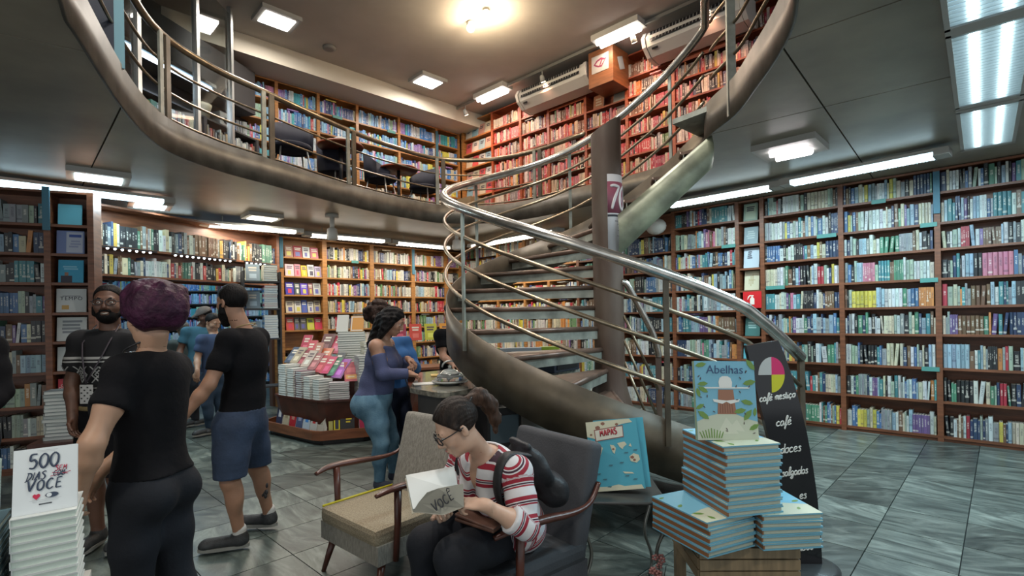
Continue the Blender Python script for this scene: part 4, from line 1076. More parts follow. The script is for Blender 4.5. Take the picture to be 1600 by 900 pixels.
MB().box((.246, .0, .36), (.005, .16, .20), 0, Matrix.Rotation(.4, 3, 'X').to_4x4()).build('cut_out', cmat((.34, .38, .40)), bx)
MB().tube([(0, 0, .60), (0, 0, .70)], .02, 8).build('hanger', ALU, bx)

# ------------------------------------------------------------------ balcony office: glass partition, dark panel
gp = thing('glass_partition', 'glass partition with aluminium posts closing the upstairs office', 'partition', (0, 0, 0))
pts = [Vector((-3.75, 3.55)), Vector((-3.95, 4.7)), Vector((-4.05, 5.6)), Vector((-3.95, 6.5)), Vector((-3.95, 7.3))]
for i, p in enumerate(pts): MB().bx(p.x - .03, p.x + .03, p.y - .03, p.y + .03, Z_MEZZ, Z_CEIL).build('post', ALU, gp)
for i in range(len(pts) - 1):
    a, b = pts[i], pts[i + 1]; d = (b - a); nn = Vector((-d.y, d.x)).normalized() * .004
    MB().add([(a.x + nn.x, a.y + nn.y, Z_MEZZ), (b.x + nn.x, b.y + nn.y, Z_MEZZ), (b.x + nn.x, b.y + nn.y, 5.9), (a.x + nn.x, a.y + nn.y, 5.9), (a.x - nn.x, a.y - nn.y, Z_MEZZ), (b.x - nn.x, b.y - nn.y, Z_MEZZ), (b.x - nn.x, b.y - nn.y, 5.9), (a.x - nn.x, a.y - nn.y, 5.9)],
             [(0, 1, 2, 3), (7, 6, 5, 4), (0, 4, 5, 1), (1, 5, 6, 2), (2, 6, 7, 3), (3, 7, 4, 0)]).build('pane', GLASS, gp)
dp = thing('folding_screen', 'dark panel with a bluish glass edge standing at the balcony edge, top left', 'screen', (-3.1, 3.42, Z_MEZZ), 1.05)
MB().bx(-.42, .40, -.02, .02, 0, 2.3).build('panel', mat('dark_blue_panel', (.02, .028, .045), .35), dp)
MB().bx(.40, .47, -.012, .012, 0, 2.3).build('glass_edge', mat('bluish_glass_edge', (.20, .36, .42), .15), dp)
# strip lamp and low ceiling inside the office
oc = thing('office_canopy', 'dark lowered canopy over the upstairs office shelves', 'canopy', tuple(OF @ Vector((-2.2, -.35, 4.92))), OF.to_euler().z)
MB().bx(-2.2, 1.9, .30, .62, 0, .70).build('panel', WALLD, oc)
t = thing('ceiling_strip_lamp', 'blue-white strip lamp under the dark canopy upstairs', 'lamp', tuple(OF @ Vector((-2.3, -.25, 4.86))), OF.to_euler().z)
MB().bx(-.95, .95, -.05, .05, .015, .06).build('housing', HOUS, t); MB().tube([(-.9, 0, 0), (.9, 0, 0)], .02, 8).build('fluorescent_tube', emat('tube_glow_blue', (.55, .75, 1), 6), t)
lamp('tube_light', t, (0, 0, -.03), 1.8, .1, 18, (.8, .85, 1))
# desk lamp and monitor box on the low shelves
MB().lathe([(.02, 0), (.10, 0), (.13, .16), (.14, .2)], seg=16).build('shade', cmat((.5, .45, .32)), thing('lamp_shade', 'cream drum shade standing on the low office shelves', 'lamp', tuple(OF @ Vector((-1.2, .12, 4.555))), 0))
t = thing('small_speaker', 'pale box with round dial standing beside the cream shade', 'speaker', tuple(OF @ Vector((-.80, .14, 4.555))), OF.to_euler().z)
MB().bx(-.11, .11, -.08, .08, 0, .22, 0, .01).build('case', cmat((.36, .36, .33)), t); MB().lathe([(.05, 0), (.05, .006)], (0, -.083, .1), 14, M=Matrix.Rotation(PI / 2, 4, 'X')).build('dial', BLACKP, t)

# ------------------------------------------------------------------ cafe chairs and tables on the balcony
FABN = mat('navy_black_fabric', (.012, .013, .025), .8)
def cafe_chair(x, y, rz, label, fab=None):
    t = thing('cafe_chair', label, 'chair', (x, y, Z_MEZZ), rz, 'chairs on the balcony')
    fab = fab or FABN
    b = MB(); vs = []; fs = []; m = 12
    for j in range(m + 1):
        a = math.radians(-100 + 200 * j / m); hh = .86 - .22 * (abs(j - m / 2) / (m / 2)) ** 2
        for r in (.27, .24):
            vs += [(r * math.sin(a), .22 * math.cos(a) * r / .27 * 1.2, .40), (r * 1.04 * math.sin(a), .24 * math.cos(a) * r / .27 * 1.2, hh)]
    for j in range(m):
        a, c = 4 * j, 4 * (j + 1)
        fs += [(a, c, c + 1, a + 1), (a + 2, a + 3, c + 3, c + 2), (a + 1, c + 1, c + 3, a + 3), (a, a + 2, c + 2, c)]
    fs += [(0, 1, 3, 2), (4 * m, 4 * m + 2, 4 * m + 3, 4 * m + 1)]
    b.add(vs, fs, 0, True); b.build('backrest', fab, t)
    MB().lathe([(.10, .40), (.25, .41), (.265, .44), (.25, .47), (.1, .48)], seg=20).build('seat', fab, t)
    for sx in (-1, 1):
        for sy in (-1, 1): MB().tube([(sx * .16, sy * .14, .41), (sx * .22, sy * .21, 0)], .012, 6).build('leg', ALU, t)
    return t
cafe_chair(-2.95, 6.95, .6, 'black round-backed chair behind the railing, under the blue books', FABN)
cafe_chair(-1.55, 9.25, -.4, 'navy round-backed chair behind the railing near the stair handrail loop')
cafe_chair(-2.75, 8.1, 2.6, 'black chair on the far side of the first cafe table')
cafe_chair(-2.15, 8.55, 1.4, 'dark chair between the two cafe tables')
def cafe_table(x, y, label):
    t = thing('cafe_table', label, 'table', (x, y, Z_MEZZ), .3, 'tables on the balcony')
    MB().lathe([(.05, .70), (.33, .705), (.34, .72), (.33, .735)], seg=28).build('tabletop', WOODR, t)
    MB().tube([(0, 0, .02), (0, 0, .71)], .03, 10).build('pedestal', BLACKM, t); MB().lathe([(.22, 0), (.2, .02), (.04, .04)], seg=20).build('foot', BLACKM, t)
cafe_table(-2.55, 7.75, 'round cafe table with a pile of white papers, behind the railing')
cafe_table(-1.95, 9.0, 'round red wood cafe table behind the railing, near the navy chair')
t = tag(MB().box((0, 0, .03), (.30, .22, .06), 0, Matrix.Rotation(.4, 3, 'Z').to_4x4(), .006).box((.03, .02, .08), (.26, .2, .04), 0, Matrix.Rotation(.8, 3, 'Z').to_4x4(), .006).build('paper_pile', PAPER, None, (-2.55, 7.75, Z_MEZZ + .735)), 'pile of white papers on the balcony cafe table', 'papers')
t = thing('cardboard_box', 'plain brown cardboard box on the balcony in front of the corner bay', 'box', tuple(RF @ Vector((-7.75, -.35, Z_MEZZ))), RANG)
MB().bx(-.36, .36, -.2, .2, 0, .62, 0, .004).build('carton', mat('cardboard', (.25, .17, .09), .8), t); MB().bx(-.36, .36, -.03, .03, .62, .624).build('tape', cmat((.36, .28, .16)), t)
# round mounts with hanging speakers under the balcony
for (x, y, lb) in ((-2.75, 7.9, 'white ceiling mount hanging in front of the back wall lamps, left one'), (-.98, 9.3, 'white ceiling mount near the stair rails, right one')):
    t = thing('ceiling_mount', lb, 'mount', (x, y, 2.83), 0, 'hanging mounts under the balcony')
    MB().lathe([(.10, .27), (.10, .32)], seg=16).build('plate', HOUS, t); MB().tube([(0, 0, .08), (0, 0, .27)], .035, 10).build('stem', WHITEP, t)
    MB().lathe([(.03, .12), (.075, .09), (.085, -.06), (.06, -.08)], seg=14).build('head', WHITEP, t)
t = thing('wall_speaker', 'pale oval speaker above the bare header panel beside the stair', 'speaker', tuple(RF @ Vector((-3.45, -.12, 2.92))), RANG)
MB().ball((0, 0, 0), (.17, .12, .13), 16).build('shell', WHITEP, t); MB().bx(-.02, .02, .08, .16, -.02, .02).build('bracket', BLACKM, t)
# LED rows under the bridging shelf
for (a, b, z, lb) in ((.1, 1.0, 2.46, 'row of small LED spots under the bridging shelf, left'), (1.2, 2.2, 2.46, 'row of small LED spots under the bridging shelf, middle'), (2.35, 2.85, 2.46, 'row of small LED spots under the bridging shelf, right')):
    t = thing('led_strip', lb, 'lamp', tuple(PF @ Vector(((a + b) / 2, -.02, z))), PF.to_euler().z, 'LED rows under the bridging shelf')
    w = b - a; MB().bx(-w / 2, w / 2, -.012, .012, 0, .02).build('strip', BLACKM, t)
    for k in range(int(w / .085)): MB().ball((-w / 2 + .05 + k * .085, 0, -.006), .016, 8).build('diode', emat('led_glow', (.85, .92, 1), 7), t)
lamp('back_room_light', None, (-6.6, 10.4, 3.0), 3.5, .8, 60, (.55, .80, 1.0))
# ------------------------------------------------------------------ flat stacked books
def flat_mesh(w, d, t, edge=.003, spine_front=False):
    """closed book lying flat: boards, spine at local -x (or -y) and a page block with its edges set in"""
    mb = MB()
    mb.bx(-w / 2, w / 2, -d / 2, d / 2, 0, edge).bx(-w / 2, w / 2, -d / 2, d / 2, t - edge, t)
    if spine_front: mb.bx(-w / 2, w / 2, -d / 2, -d / 2 + edge, edge, t - edge)
    else: mb.bx(-w / 2, -w / 2 + edge, -d / 2, d / 2, edge, t - edge)
    q = edge if True else 0
    mb.bx(-w / 2 + edge, w / 2 - .004, -d / 2 + (edge if spine_front else .004), d / 2 - .004, edge, t - edge, 1)
    return mb
def objcol(name, rough=.4):
    if name in MATS: return MATS[name]
    m, nt, b = _mat(name); oi = nt.nodes.new('ShaderNodeObjectInfo'); nt.links.new(oi.outputs['Color'], b.inputs['Base Color']); b.inputs['Roughness'].default_value = rough
    MATS[name] = m; return m
JACK = objcol('jacket_colour')
FLAT = {}
def flat_stack(x, y, z, n_, w, d, t, rot, cols, names, where, group, jig=.006, rj=.05, sf=False, paper=None):
    key = (w, d, t, sf, paper.name if paper else '')
    if key not in FLAT: FLAT[key] = flat_mesh(w, d, t, .0028, sf).mesh('book', [JACK, paper or PAPER])
    for i in range(n_):
        o = bpy.data.objects.new('stacked_book', FLAT[key]); COL.objects.link(o)
        o.location = (x + R.uniform(-jig, jig), y + R.uniform(-jig, jig), z + i * (t + .0004)); o.rotation_euler = (0, 0, rot + R.uniform(-rj, rj))
        c = cols[i % len(cols)]; o.color = (*c, 1)
        tag(o, f'{names[i % len(names)]}, {nth(i + 1) + " from bottom" if n_ > 1 else "single"} of {where}', 'book', group)
    return z + n_ * (t + .0004)

def mass_flat(x, y, z, w, d, t, rot, rgb):
    M = Matrix.Translation((x, y, z)) @ Matrix.Rotation(rot, 4, 'Z') @ Matrix.Translation((-w / 2, -d / 2, t)) @ Matrix.Rotation(PI / 2, 4, 'Y')
    mass_book(M, t, d, w, rgb, R.random())
# ------------------------------------------------------------------ centre display table
dt = thing('display_table', 'low wooden display table with a curved rim and sloping sides, loaded with books', 'display table', (-2.3, 7.2, 0))
base = [(-3.40, 6.98), (-3.30, 6.86), (-2.46, 6.22), (-2.34, 6.18), (-1.86, 6.34), (-1.74, 6.42), (-1.22, 7.0), (-1.2, 8.0), (-2.2, 8.45), (-3.25, 7.95)]
dl = lambda P_: [(x + 2.3, y - 7.2) for x, y in P_]
def shrink(P_, k): 
    cx, cy = -2.25, 7.25
    return [(cx + (x - cx) * k, cy + (y - cy) * k) for x, y in P_]
MB().prism(dl(shrink(base, .94)), 0.0, .06).build('plinth', BLACKP, dt)
TW = mat('table_wood', (.17, .062, .028), .35, noise=.3, nscale=3, stretch=(1, 1, 8))
MB().prism(dl(base), .06, .085).build('base_board', TW, dt)
rim = MB(); b0, b1 = dl(base), dl(shrink(base, .975))
for i in range(len(b0)):
    j = (i + 1) % len(b0)
    rim.add([(*b0[i], .085), (*b0[j], .085), (*b0[j], .175), (*b0[i], .175), (*b1[i], .085), (*b1[j], .085), (*b1[j], .175), (*b1[i], .175)], [(0, 1, 2, 3), (7, 6, 5, 4), (3, 2, 6, 7)])
rim.build('rim', TW, dt)
band = MB(); i0, i1 = dl(shrink(base, .80)), dl(shrink(base, .88))
for i in range(len(i0)):
    j = (i + 1) % len(i0)
    band.add([(*i0[i], .085), (*i0[j], .085), (*i1[j], .50), (*i1[i], .50)], [(0, 1, 2, 3)])
band.build('sloping_side', DARKW, dt)
MB().prism(dl(shrink(base, .885)), .50, .525).build('deck', DARKW, dt)
MB().prism(dl(shrink(base, .40)), .525, .80).build('raised_deck', DARKW, dt)
gT = 'stacked books on the centre display table'
WHT, GRY, PLM, CRM = (.52, .53, .50), (.32, .33, .32), (.11, .035, .07), (.5, .46, .36)
zs = .5255
tops = {}
for nm, x, y, k, w, d, t, c, cn in (('leftmost white stack on the display table', -3.02, 6.93, 13, .17, .23, .031, [WHT], ['white paperback']), ('second white stack on the display table', -2.86, 6.80, 12, .15, .22, .030, [WHT], ['white paperback']),
        ('plum stack on the display table', -2.71, 6.69, 12, .14, .21, .028, [PLM], ['plum paperback']), ('third white stack, right of plum stack', -2.56, 6.58, 9, .14, .21, .031, [WHT], ['white paperback']), ('corner white stack on the display table', -2.41, 6.48, 8, .14, .20, .031, [WHT, (.4, .42, .4)], ['white paperback', 'greyish paperback']),
        ('front plum and white stack at the table corner', -2.19, 6.46, 8, .24, .17, .026, [PLM, (.48, .45, .46)], ['plum paperback', 'lilac paperback']), ('tall grey stack right of the corner', -1.93, 6.60, 16, .17, .22, .033, [GRY], ['grey edged hardback']), ('second tall grey stack behind the woman', -1.74, 6.75, 16, .16, .22, .033, [GRY], ['grey edged hardback'])):
    ang = math.atan2(-.64, .84) if x < -2.3 else .25 if x < -2.05 else .55
    tops[nm[:9]] = flat_stack(x, y, zs, k, w, d, t, ang, c, cn, nm, gT, .004, .03)
for nm, x, y, k, t, c, cn in (('low cream stack behind the grey stacks', -1.95, 6.95, 22, .031, CRM, 'cream paperback'), ('low grey-green stack behind the grey stacks', -1.72, 7.1, 21, .031, (.30, .36, .28), 'grey-green paperback')):
    flat_stack(x, y, zs, k, .18, .22, t, .5, [c], [cn], nm, gT, .006, .05)
flat_stack(-2.28, 7.25, .80, 17, .36, .26, .032, .3, [(.26, .30, .27)], ['big grey-green album'], 'tall album stack behind the long-haired woman', gT, .004, .02)
flat_stack(-1.95, 7.45, .80, 15, .2, .28, .031, .3, [PLM, WHT], ['plum paperback', 'white paperback'], 'striped stack right of the albums', gT, .004, .02)
def lean_book(x, y, z, rz, lean, w, h, rgb, label, t=.022, marks=None, grp='leaning display copies on the centre table'):
    M = Matrix.Translation((x, y, z)) @ Matrix.Rotation(rz, 4, 'Z')
    dk = sum(rgb) < .8; ink = (.62, .55, .45) if dk else (.08, .05, .06)
    return cover_book(M, w, h, t, rgb, marks if marks is not None else bars(.55, .85, 2, ink) + [(-.25, .25, .15, .42, tuple(min(.6, c * 1.7 + .05) for c in rgb))], label, grp, lean)
RZ = math.atan2(-.64, .84)
k = 0
for x, y, z, rgb, lb, w, h in ((-3.13, 7.12, .90, (.05, .07, .11), 'dark navy copy leaning at the left end of the front row', .16, .24), (-3.02, 7.04, .90, (.34, .28, .19), 'tan copy leaning second in the front row', .15, .24), (-2.92, 6.96, .86, (.20, .03, .04), 'wine red copy leaning third in the front row', .15, .24), (-2.81, 6.88, .86, (.42, .34, .28), 'pale brown copy leaning fourth in the front row', .15, .24),
        (-2.69, 6.80, .83, (.30, .10, .10), 'dull red copy leaning fifth in the front row', .16, .24), (-2.58, 6.72, .80, (.40, .03, .04), 'bright crimson copy leaning in the middle of the front row', .17, .24), (-2.46, 6.64, .79, (.46, .015, .08), 'magenta red copy leaning beside the green one', .15, .24), (-2.36, 6.58, .77, (.03, .13, .06), 'dark green copy leaning between red and violet ones', .11, .25), (-2.26, 6.52, .745, (.28, .05, .30), 'violet copy with a pale ring leaning at the corner', .16, .26)):
    lean_book(x, y, z + .04, RZ + .12, 40, w * 1.08, h * 1.12, rgb, lb, .02)
lean_book(-2.05, 6.49, .74, .35, 34, .16, .28, (.34, .03, .05), 'crimson and orange copy leaning against the grey stacks', .02, [(-.42, .42, .12, .34, (.55, .25, .04)), (-.3, .3, .45, .7, (.5, .1, .12)), (-.25, .25, .2, .26, (.6, .5, .3))])
for x, y, z, rgb, lb, w, h, ln in ((-2.66, 7.02, .86, (.55, .16, .08), 'orange copy with cream lines leaning in the second row', .17, .27, 42), (-2.90, 7.20, .95, (.45, .05, .06), 'red copy leaning at left of the second row', .15, .25, 30), (-2.77, 7.12, .92, (.38, .14, .08), 'rust copy leaning beside the orange one', .12, .25, 30), (-2.40, 6.84, .82, (.04, .04, .045), 'black copy leaning in front of the album stack', .13, .25, 40),
        (-2.74, 7.42, 1.02, (.12, .03, .025), 'dark framed copy leaning in the third row', .20, .26, 28), (-2.56, 7.33, 1.0, (.52, .07, .12), 'coral red copy leaning in the third row', .18, .27, 34), (-3.05, 7.45, 1.02, (.40, .04, .07), 'crimson copy with black blocks at left of the third row', .15, .24, 25)):
    lean_book(x, y, z + .04, RZ + .25, ln, w * 1.1, h * 1.12, rgb, lb, .02)
for x, y, z, rgb, lb, w, h in ((-2.42, 7.27, 1.352, (.50, .50, .46), 'white copy tilted on top of the album stack', .16, .26), (-2.22, 7.30, 1.352, (.50, .22, .03), 'ochre copy with white frame on the album stack', .18, .24)):
    lean_book(x, y, z, .1, 24, w, h, rgb, lb, .03, [(-.45, .45, .04, .1, WHT), (-.45, .45, .9, .96, WHT), (-.45, -.38, .04, .96, WHT)], 'copies on the album stack')
MB().prism(dl([(-3.2, 7.02), (-2.3, 6.62), (-2.2, 6.85), (-2.4, 7.55), (-3.05, 7.6)]), .525, .76).build('book_riser', DARKW, dt)
# lower ring of books leaning against the sloping side
low = [(-3.20, 6.95, (.03, .035, .07), 'navy patterned'), (-3.06, 6.84, (.42, .36, .25), 'cream'), (-2.93, 6.74, (.36, .02, .03), 'deep red'), (-2.80, 6.64, (.07, .09, .17), 'slate blue'), (-2.67, 6.545, (.40, .46, .52), 'white and blue'), (-2.54, 6.45, (.46, .45, .42), 'white and red'), (-2.42, 6.37, (.44, .40, .33), 'stone coloured')]
for i, (x, y, rgb, nm) in enumerate(low):
    ac = [(.5, .5, .5), (.3, .25, .15), (.45, .2, .15), (.3, .3, .4), (.05, .2, .5), (.45, .04, .04), (.3, .28, .22)][i]
    cover_book(Matrix.Translation((x, y, .088)) @ Matrix.Rotation(RZ, 4, 'Z'), .15, .37, .045, rgb, [(-.2, .25, .35, .65, ac)], f'{nm} book standing in the lower ring, left side of display table', 'books in the lower ring of the display table', 10)
for x, y, w, rgb, lb, mk in ((-2.27, 6.345, .05, (.34, .33, .10), 'olive book spine at the corner of the lower ring', []), (-2.20, 6.365, .07, (.60, .55, .02), 'bright yellow book at the corner of the lower ring', [(-.3, .3, .2, .8, DK)]), (-2.08, 6.40, .17, (.025, .025, .025), 'black book with yellow letters in the lower ring', [(-.1, .3, .5, .56, YL), (-.1, .35, .6, .68, YL), (-.1, .2, .4, .45, YL)]), (-1.80, 6.55, .34, (.46, .45, .44), 'wide white album with a crimson shape in the lower ring', [(-.5, -.12, .08, .62, (.33, .03, .07)), (.0, .3, .7, .74, (.3, .3, .3))])):
    cover_book(Matrix.Translation((x, y, .088)) @ Matrix.Rotation(.32 if x < -2 else .62, 4, 'Z'), w, .36, .03, rgb, mk, lb, 'books in the lower ring of the display table', 10)
cover_book(Matrix.Translation((-1.46, 6.90, .088)) @ Matrix.Rotation(.85, 4, 'Z'), .24, .34, .03, (.10, .03, .05), bars(.4, .8, 3, (.5, .3, .35)), 'dark plum book in the lower ring beside the counter', 'books in the lower ring of the display table', 14)

# back table with upright covers over white stacks
bt = thing('back_table', 'plain brown table of white book stacks in front of the back wall shelves', 'table', (-1.35, 8.45, 0), .35)
MB().bx(-.65, .65, -.3, .3, .70, .74).build('tabletop', TW, bt)
for sx in (-.58, .58):
    for sy in (-.24, .24): MB().bx(sx - .03, sx + .03, sy - .03, sy + .03, 0, .70).build('leg', TW, bt)
MB().bx(-.62, .62, -.02, .0, .1, .70).build('panel', DARKW, bt)
BTM = Matrix.Translation((-1.35, 8.45, 0)) @ Matrix.Rotation(.35, 4, 'Z')
for i, (u, c, nm) in enumerate(((-.5, (.26, .02, .05), 'burgundy'), (-.25, (.50, .05, .03), 'bright red'), (0, (.42, .40, .03), 'olive yellow'), (.25, (.58, .24, .02), 'orange'), (.5, (.30, .34, .33), 'grey'))):
    p = BTM @ Vector((u, -.1, 0))
    zt = .74 + 14 * .0304
    for k_ in range(14): mass_flat(p.x, p.y, .74 + k_ * .0304, .2, .2, .03, .35 + R.uniform(-.03, .03), WHT)
    q = BTM @ Vector((u, -.06, zt + .002))
    lean_book(q.x, q.y, q.z, .35, 12, .2, .27, c, f'{nm} copy standing on a white stack at the back table', .02, None, 'copies on the back table')

# stand with stacks where the passage meets the back wall
sd = thing('magazine_stand', 'dark open stand of magazines and white book stacks beside the honey wood post', 'stand', (-3.92, 8.15, 0), .6)
for z in (.5, 1.25, 1.72, 2.15): MB().bx(-.32, .20, -.15, .15, z - .025, z).build('shelf', WALLD, sd)
for x in (-.32, .20): MB().bx(x - .012, x + .012, -.15, .15, 0, 2.3).build('upright', WALLD, sd)
SDM = Matrix.Translation((-3.92, 8.15, 0)) @ Matrix.Rotation(.6, 4, 'Z')
for z, c, nm in ((1.25, [(.12, .25, .45), WHT], 'bottom shelf'), (1.72, [WHT, (.40, .05, .08), WHT, (.08, .25, .5)], 'middle shelf'), (2.15, [(.5, .47, .36)], 'top shelf')):
    p = SDM @ Vector((.06, -.03, 0)); flat_stack(p.x, p.y, z, 10 if z < 2.1 else 7, .2, .22, .036, .6, c, ['blue and white volume' if z < 1.3 else 'white volume' if z < 1.8 else 'cream volume'], f'stack on the {nm} of the stand', 'stacks on the magazine stand', .004, .02)
    p = SDM @ Vector((-.18, -.06, z + .002)); lean_book(p.x, p.y, p.z, .6, 8, .2, .27, (.22, .27, .30), f'grey magazine facing out on the {nm} of the stand', .012, None, 'magazines on the stand')

# low table of stacks behind the man with glasses
lt = thing('stack_table', 'small dark table of mixed book stacks behind the bearded man with glasses', 'table', (-4.05, 4.95, 0), .4)
MB().bx(-.4, .4, -.3, .3, .42, .46).build('tabletop', DARKW, lt)
for sx in (-.35, .35):
    for sy in (-.25, .25): MB().bx(sx - .025, sx + .025, sy - .025, sy + .025, 0, .42).build('leg', DARKW, lt)
flat_stack(-4.22, 4.80, .46, 14, .22, .2, .032, .4, [(.30, .36, .36), (.1, .12, .13), (.36, .4, .38)], ['pale grey book', 'charcoal book', 'green-grey book'], 'left stack on the small dark table', 'stacks on the small dark table', .01, .08)
flat_stack(-3.95, 4.93, .46, 16, .22, .2, .032, .4, [(.1, .3, .3), (.5, .42, .1), (.12, .13, .14), (.4, .42, .4), (.5, .4, .08)], ['teal book', 'yellow book', 'black book', 'grey book', 'ochre book'], 'right stack on the small dark table', 'stacks on the small dark table', .01, .08)
cover_book(Matrix.Translation((-3.92, 4.86, .98)) @ Matrix.Rotation(.4, 4, 'Z'), .17, .22, .03, (.60, .50, .02), [], 'yellow cover lettered CLT on the stack behind the bearded man', 'stacks on the small dark table', 8, [('CLT', 0, .55, .075, DK, dict(bold=.003))])

# ------------------------------------------------------------------ stacks at the lower left corner
ft = thing('display_table', 'white-topped table under the stacks at the lower left corner', 'display table', (-1.485, 1.505, 0), .62)
MB().bx(-.17, .17, -.16, .16, .655, .69).build('tabletop', WHITEP, ft)
for sx in (-.14, .14):
    for sy in (-.13, .13): MB().bx(sx - .02, sx + .02, sy - .02, sy + .02, 0, .655).build('leg', WHITEP, ft)
ang = .62
def thick_stack(x, y, z, n_, w, d, t, c, nm, where, grp, sf):
    return flat_stack(x, y, z, n_, w, d, t, ang, [c], [nm], where, grp, .0015, .012, sf)
GPAP = mat('green_white_paper', (.50, .58, .52), .75, noise=.05, nscale=90, stretch=(1, 1, 14))
z1 = flat_stack(-1.42, 1.56, .69, 12, .145, .20, .0232, ang, [(.52, .55, .54)], ['white novel'], 'pile under the white display copy', 'white novels at the lower left corner', .0012, .010, False, GPAP)
z2 = flat_stack(-1.545, 1.447, .69, 13, .145, .20, .0205, ang, [(.05, .10, .12)], ['dark-spined novel'], 'pile at the left picture edge', 'dark-spined novels at the left edge', .004, .02, True, GPAP)
T5 = cover_book(Matrix.Translation((-1.377, 1.50, z1)) @ Matrix.Rotation(ang + .02, 4, 'Z'), .143, .186, .022, (.56, .60, .62), [(-.14, .18, .955, .962, (.4, .42, .44)), (-.1, .14, .935, .94, (.4, .42, .44)), (-.25, .25, .19, .194, (.4, .42, .44)), (-.2, .2, .165, .169, (.4, .42, .44)), (-.1, .1, .115, .135, (.06, .07, .08))],
    'white display copy lettered 500 DIAS SEM VOCÊ, on the lower left pile', 'white novels at the lower left corner', 16,
    [])
BI = cmat((.02, .035, .07)); RI = cmat((.33, .01, .05)); RX = (PI / 2, 0, 0)
strokes('500', .0205, BI, T5, (-.004, -.0025, .138), RX, .0028, .06, 1.15)
strokes('DIAS', .0118, BI, T5, (-.022, -.0025, .100), RX, .0018, .2, 1.1)
strokes('COM', .0080, BI, T5, (.030, -.0025, .103), RX, .0012, .15, 1.1)
strokes('SEM', .0080, RI, T5, (.034, -.0025, .117), RX, .0014, .15, 1.1)
strokes('VOC\u00ca', .0160, BI, T5, (.0, -.0025, .072), RX, .0024, .12, 1.3)
mk = MB()
for a, b in (((.010, .098), (.056, .106)), ((.014, .108), (.050, .100))):
    mk.add([(a[0], -.0026, a[1]), (b[0], -.0026, b[1]), (b[0], -.0026, b[1] + .0018), (a[0], -.0026, a[1] + .0018)], [(0, 1, 2, 3)])
mk.build('strike_through', cmat((.33, .01, .05)), T5)
ht = MB().prism([(0, -.009), (.008, 0), (.008, .005), (.004, .008), (0, .005), (-.004, .008), (-.008, .005), (-.008, 0)], 0, .001, 0, Matrix.Translation((-.020, -.001, .046)) @ Matrix.Rotation(PI / 2, 4, 'X'))
ht.build('heart', cmat((.45, .01, .05)), T5)
MB().prism([(.010 * math.cos(a) * 1.5, .0075 * math.sin(a)) for a in np.linspace(0, 2 * PI, 16)[:-1]], 0, .001, 0, Matrix.Translation((.014, -.001, .046)) @ Matrix.Rotation(PI / 2, 4, 'X')).build('toggle', cmat((.02, .035, .07)), T5)
MB().prism([(.006 * math.cos(a), .006 * math.sin(a)) for a in np.linspace(0, 2 * PI, 12)[:-1]], 0, .001, 0, Matrix.Translation((.008, -.0018, .046)) @ Matrix.Rotation(PI / 2, 4, 'X')).build('toggle_dot', cmat((.56, .6, .62)), T5)
L5 = cover_book(Matrix.Translation((-1.503, 1.387, z2)) @ Matrix.Rotation(ang + .02, 4, 'Z'), .143, .186, .022, (.32, .40, .37), [(-.5, .5, .02, .62, (.28, .42, .46)), (.3, .5, .04, .1, (.1, .16, .18))], 'pale green cover with a dark hair silhouette at the left picture edge', 'dark-spined novels at the left edge', 16)
MB().prism([(.03, .02), (.055, .02), (.05, .06), (.06, .075), (.07, .09), (.068, .115), (.05, .125), (.03, .12), (.018, .10), (.02, .07), (.03, .055)], 0, .0008, 0, Matrix.Translation((0, -.0012, 0)) @ Matrix.Rotation(PI / 2, 4, 'X')).build('silhouette', cmat((.012, .014, .02)), L5)

# ------------------------------------------------------------------ counter with granite top
ct = thing('counter', 'grey fronted counter with a rounded granite top, half under the stairs', 'counter', (-.56, 4.03, 0))
cl = lambda P_: [(x + .56, y - 4.03) for x, y in P_]
GRAN = mat('granite', (.10, .10, .085), .12, col2=(.28, .27, .22), nscale=22, spec=.6)
MB().prism(cl([(-.88, 4.36), (-.80, 4.26), (-.60, 4.05), (-.50, 4.04), (.75, 5.72), (.70, 6.05), (-.50, 6.05), (-1.02, 5.6)]), .89, .93).build('granite_top', GRAN, ct)
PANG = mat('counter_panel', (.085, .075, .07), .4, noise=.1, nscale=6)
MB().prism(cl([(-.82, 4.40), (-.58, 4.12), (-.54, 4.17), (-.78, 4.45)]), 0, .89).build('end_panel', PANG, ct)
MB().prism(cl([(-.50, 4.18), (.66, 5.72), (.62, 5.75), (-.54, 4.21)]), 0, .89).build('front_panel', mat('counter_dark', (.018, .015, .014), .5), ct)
MB().prism(cl([(-.80, 4.42), (-.76, 4.45), (-.93, 5.55), (-.97, 5.55)]), 0, .89).build('side_panel', PANG, ct)
# drawers and boxes in the dark under the stairs
cb = thing('drawer_cabinet', 'grey drawer cabinet in the dark under the stair plate', 'cabinet', (.28, 4.35, 0), .45)
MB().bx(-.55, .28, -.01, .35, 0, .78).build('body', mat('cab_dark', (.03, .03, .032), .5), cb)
for i, (z0, z1) in enumerate(((.56, .74), (.34, .52))):
    d_ = MB().bx(-.25, .22, -.03, -.01, z0, z1, 0, .004).build('drawer', mat('cab_grey', (.20, .19, .17), .5), cb)
    MB().bx(-.06, .03, -.045, -.03, (z0 + z1) / 2 - .012, (z0 + z1) / 2 + .012).build('handle', BLACKM, d_)
MB().bx(-.53, -.28, -.025, -.01, .50, .72).build('door', mat('cab_blue', (.10, .15, .19), .4), cb)
t = thing('till_drawer', 'low black cash drawer on the counter, seen between the stair treads', 'till', (.42, 5.55, .932), .9)
MB().bx(-.25, .25, -.2, .2, 0, .12, 0, .01).build('case', mat('till_navy', (.02, .025, .04), .4), t); MB().bx(-.2, .2, -.206, -.2, .03, .09).build('front_plate', BLACKM, t)
t = thing('box_display', 'white and lime leaflet box standing on the counter behind the treads', 'box', (.10, 5.75, .932), .15)
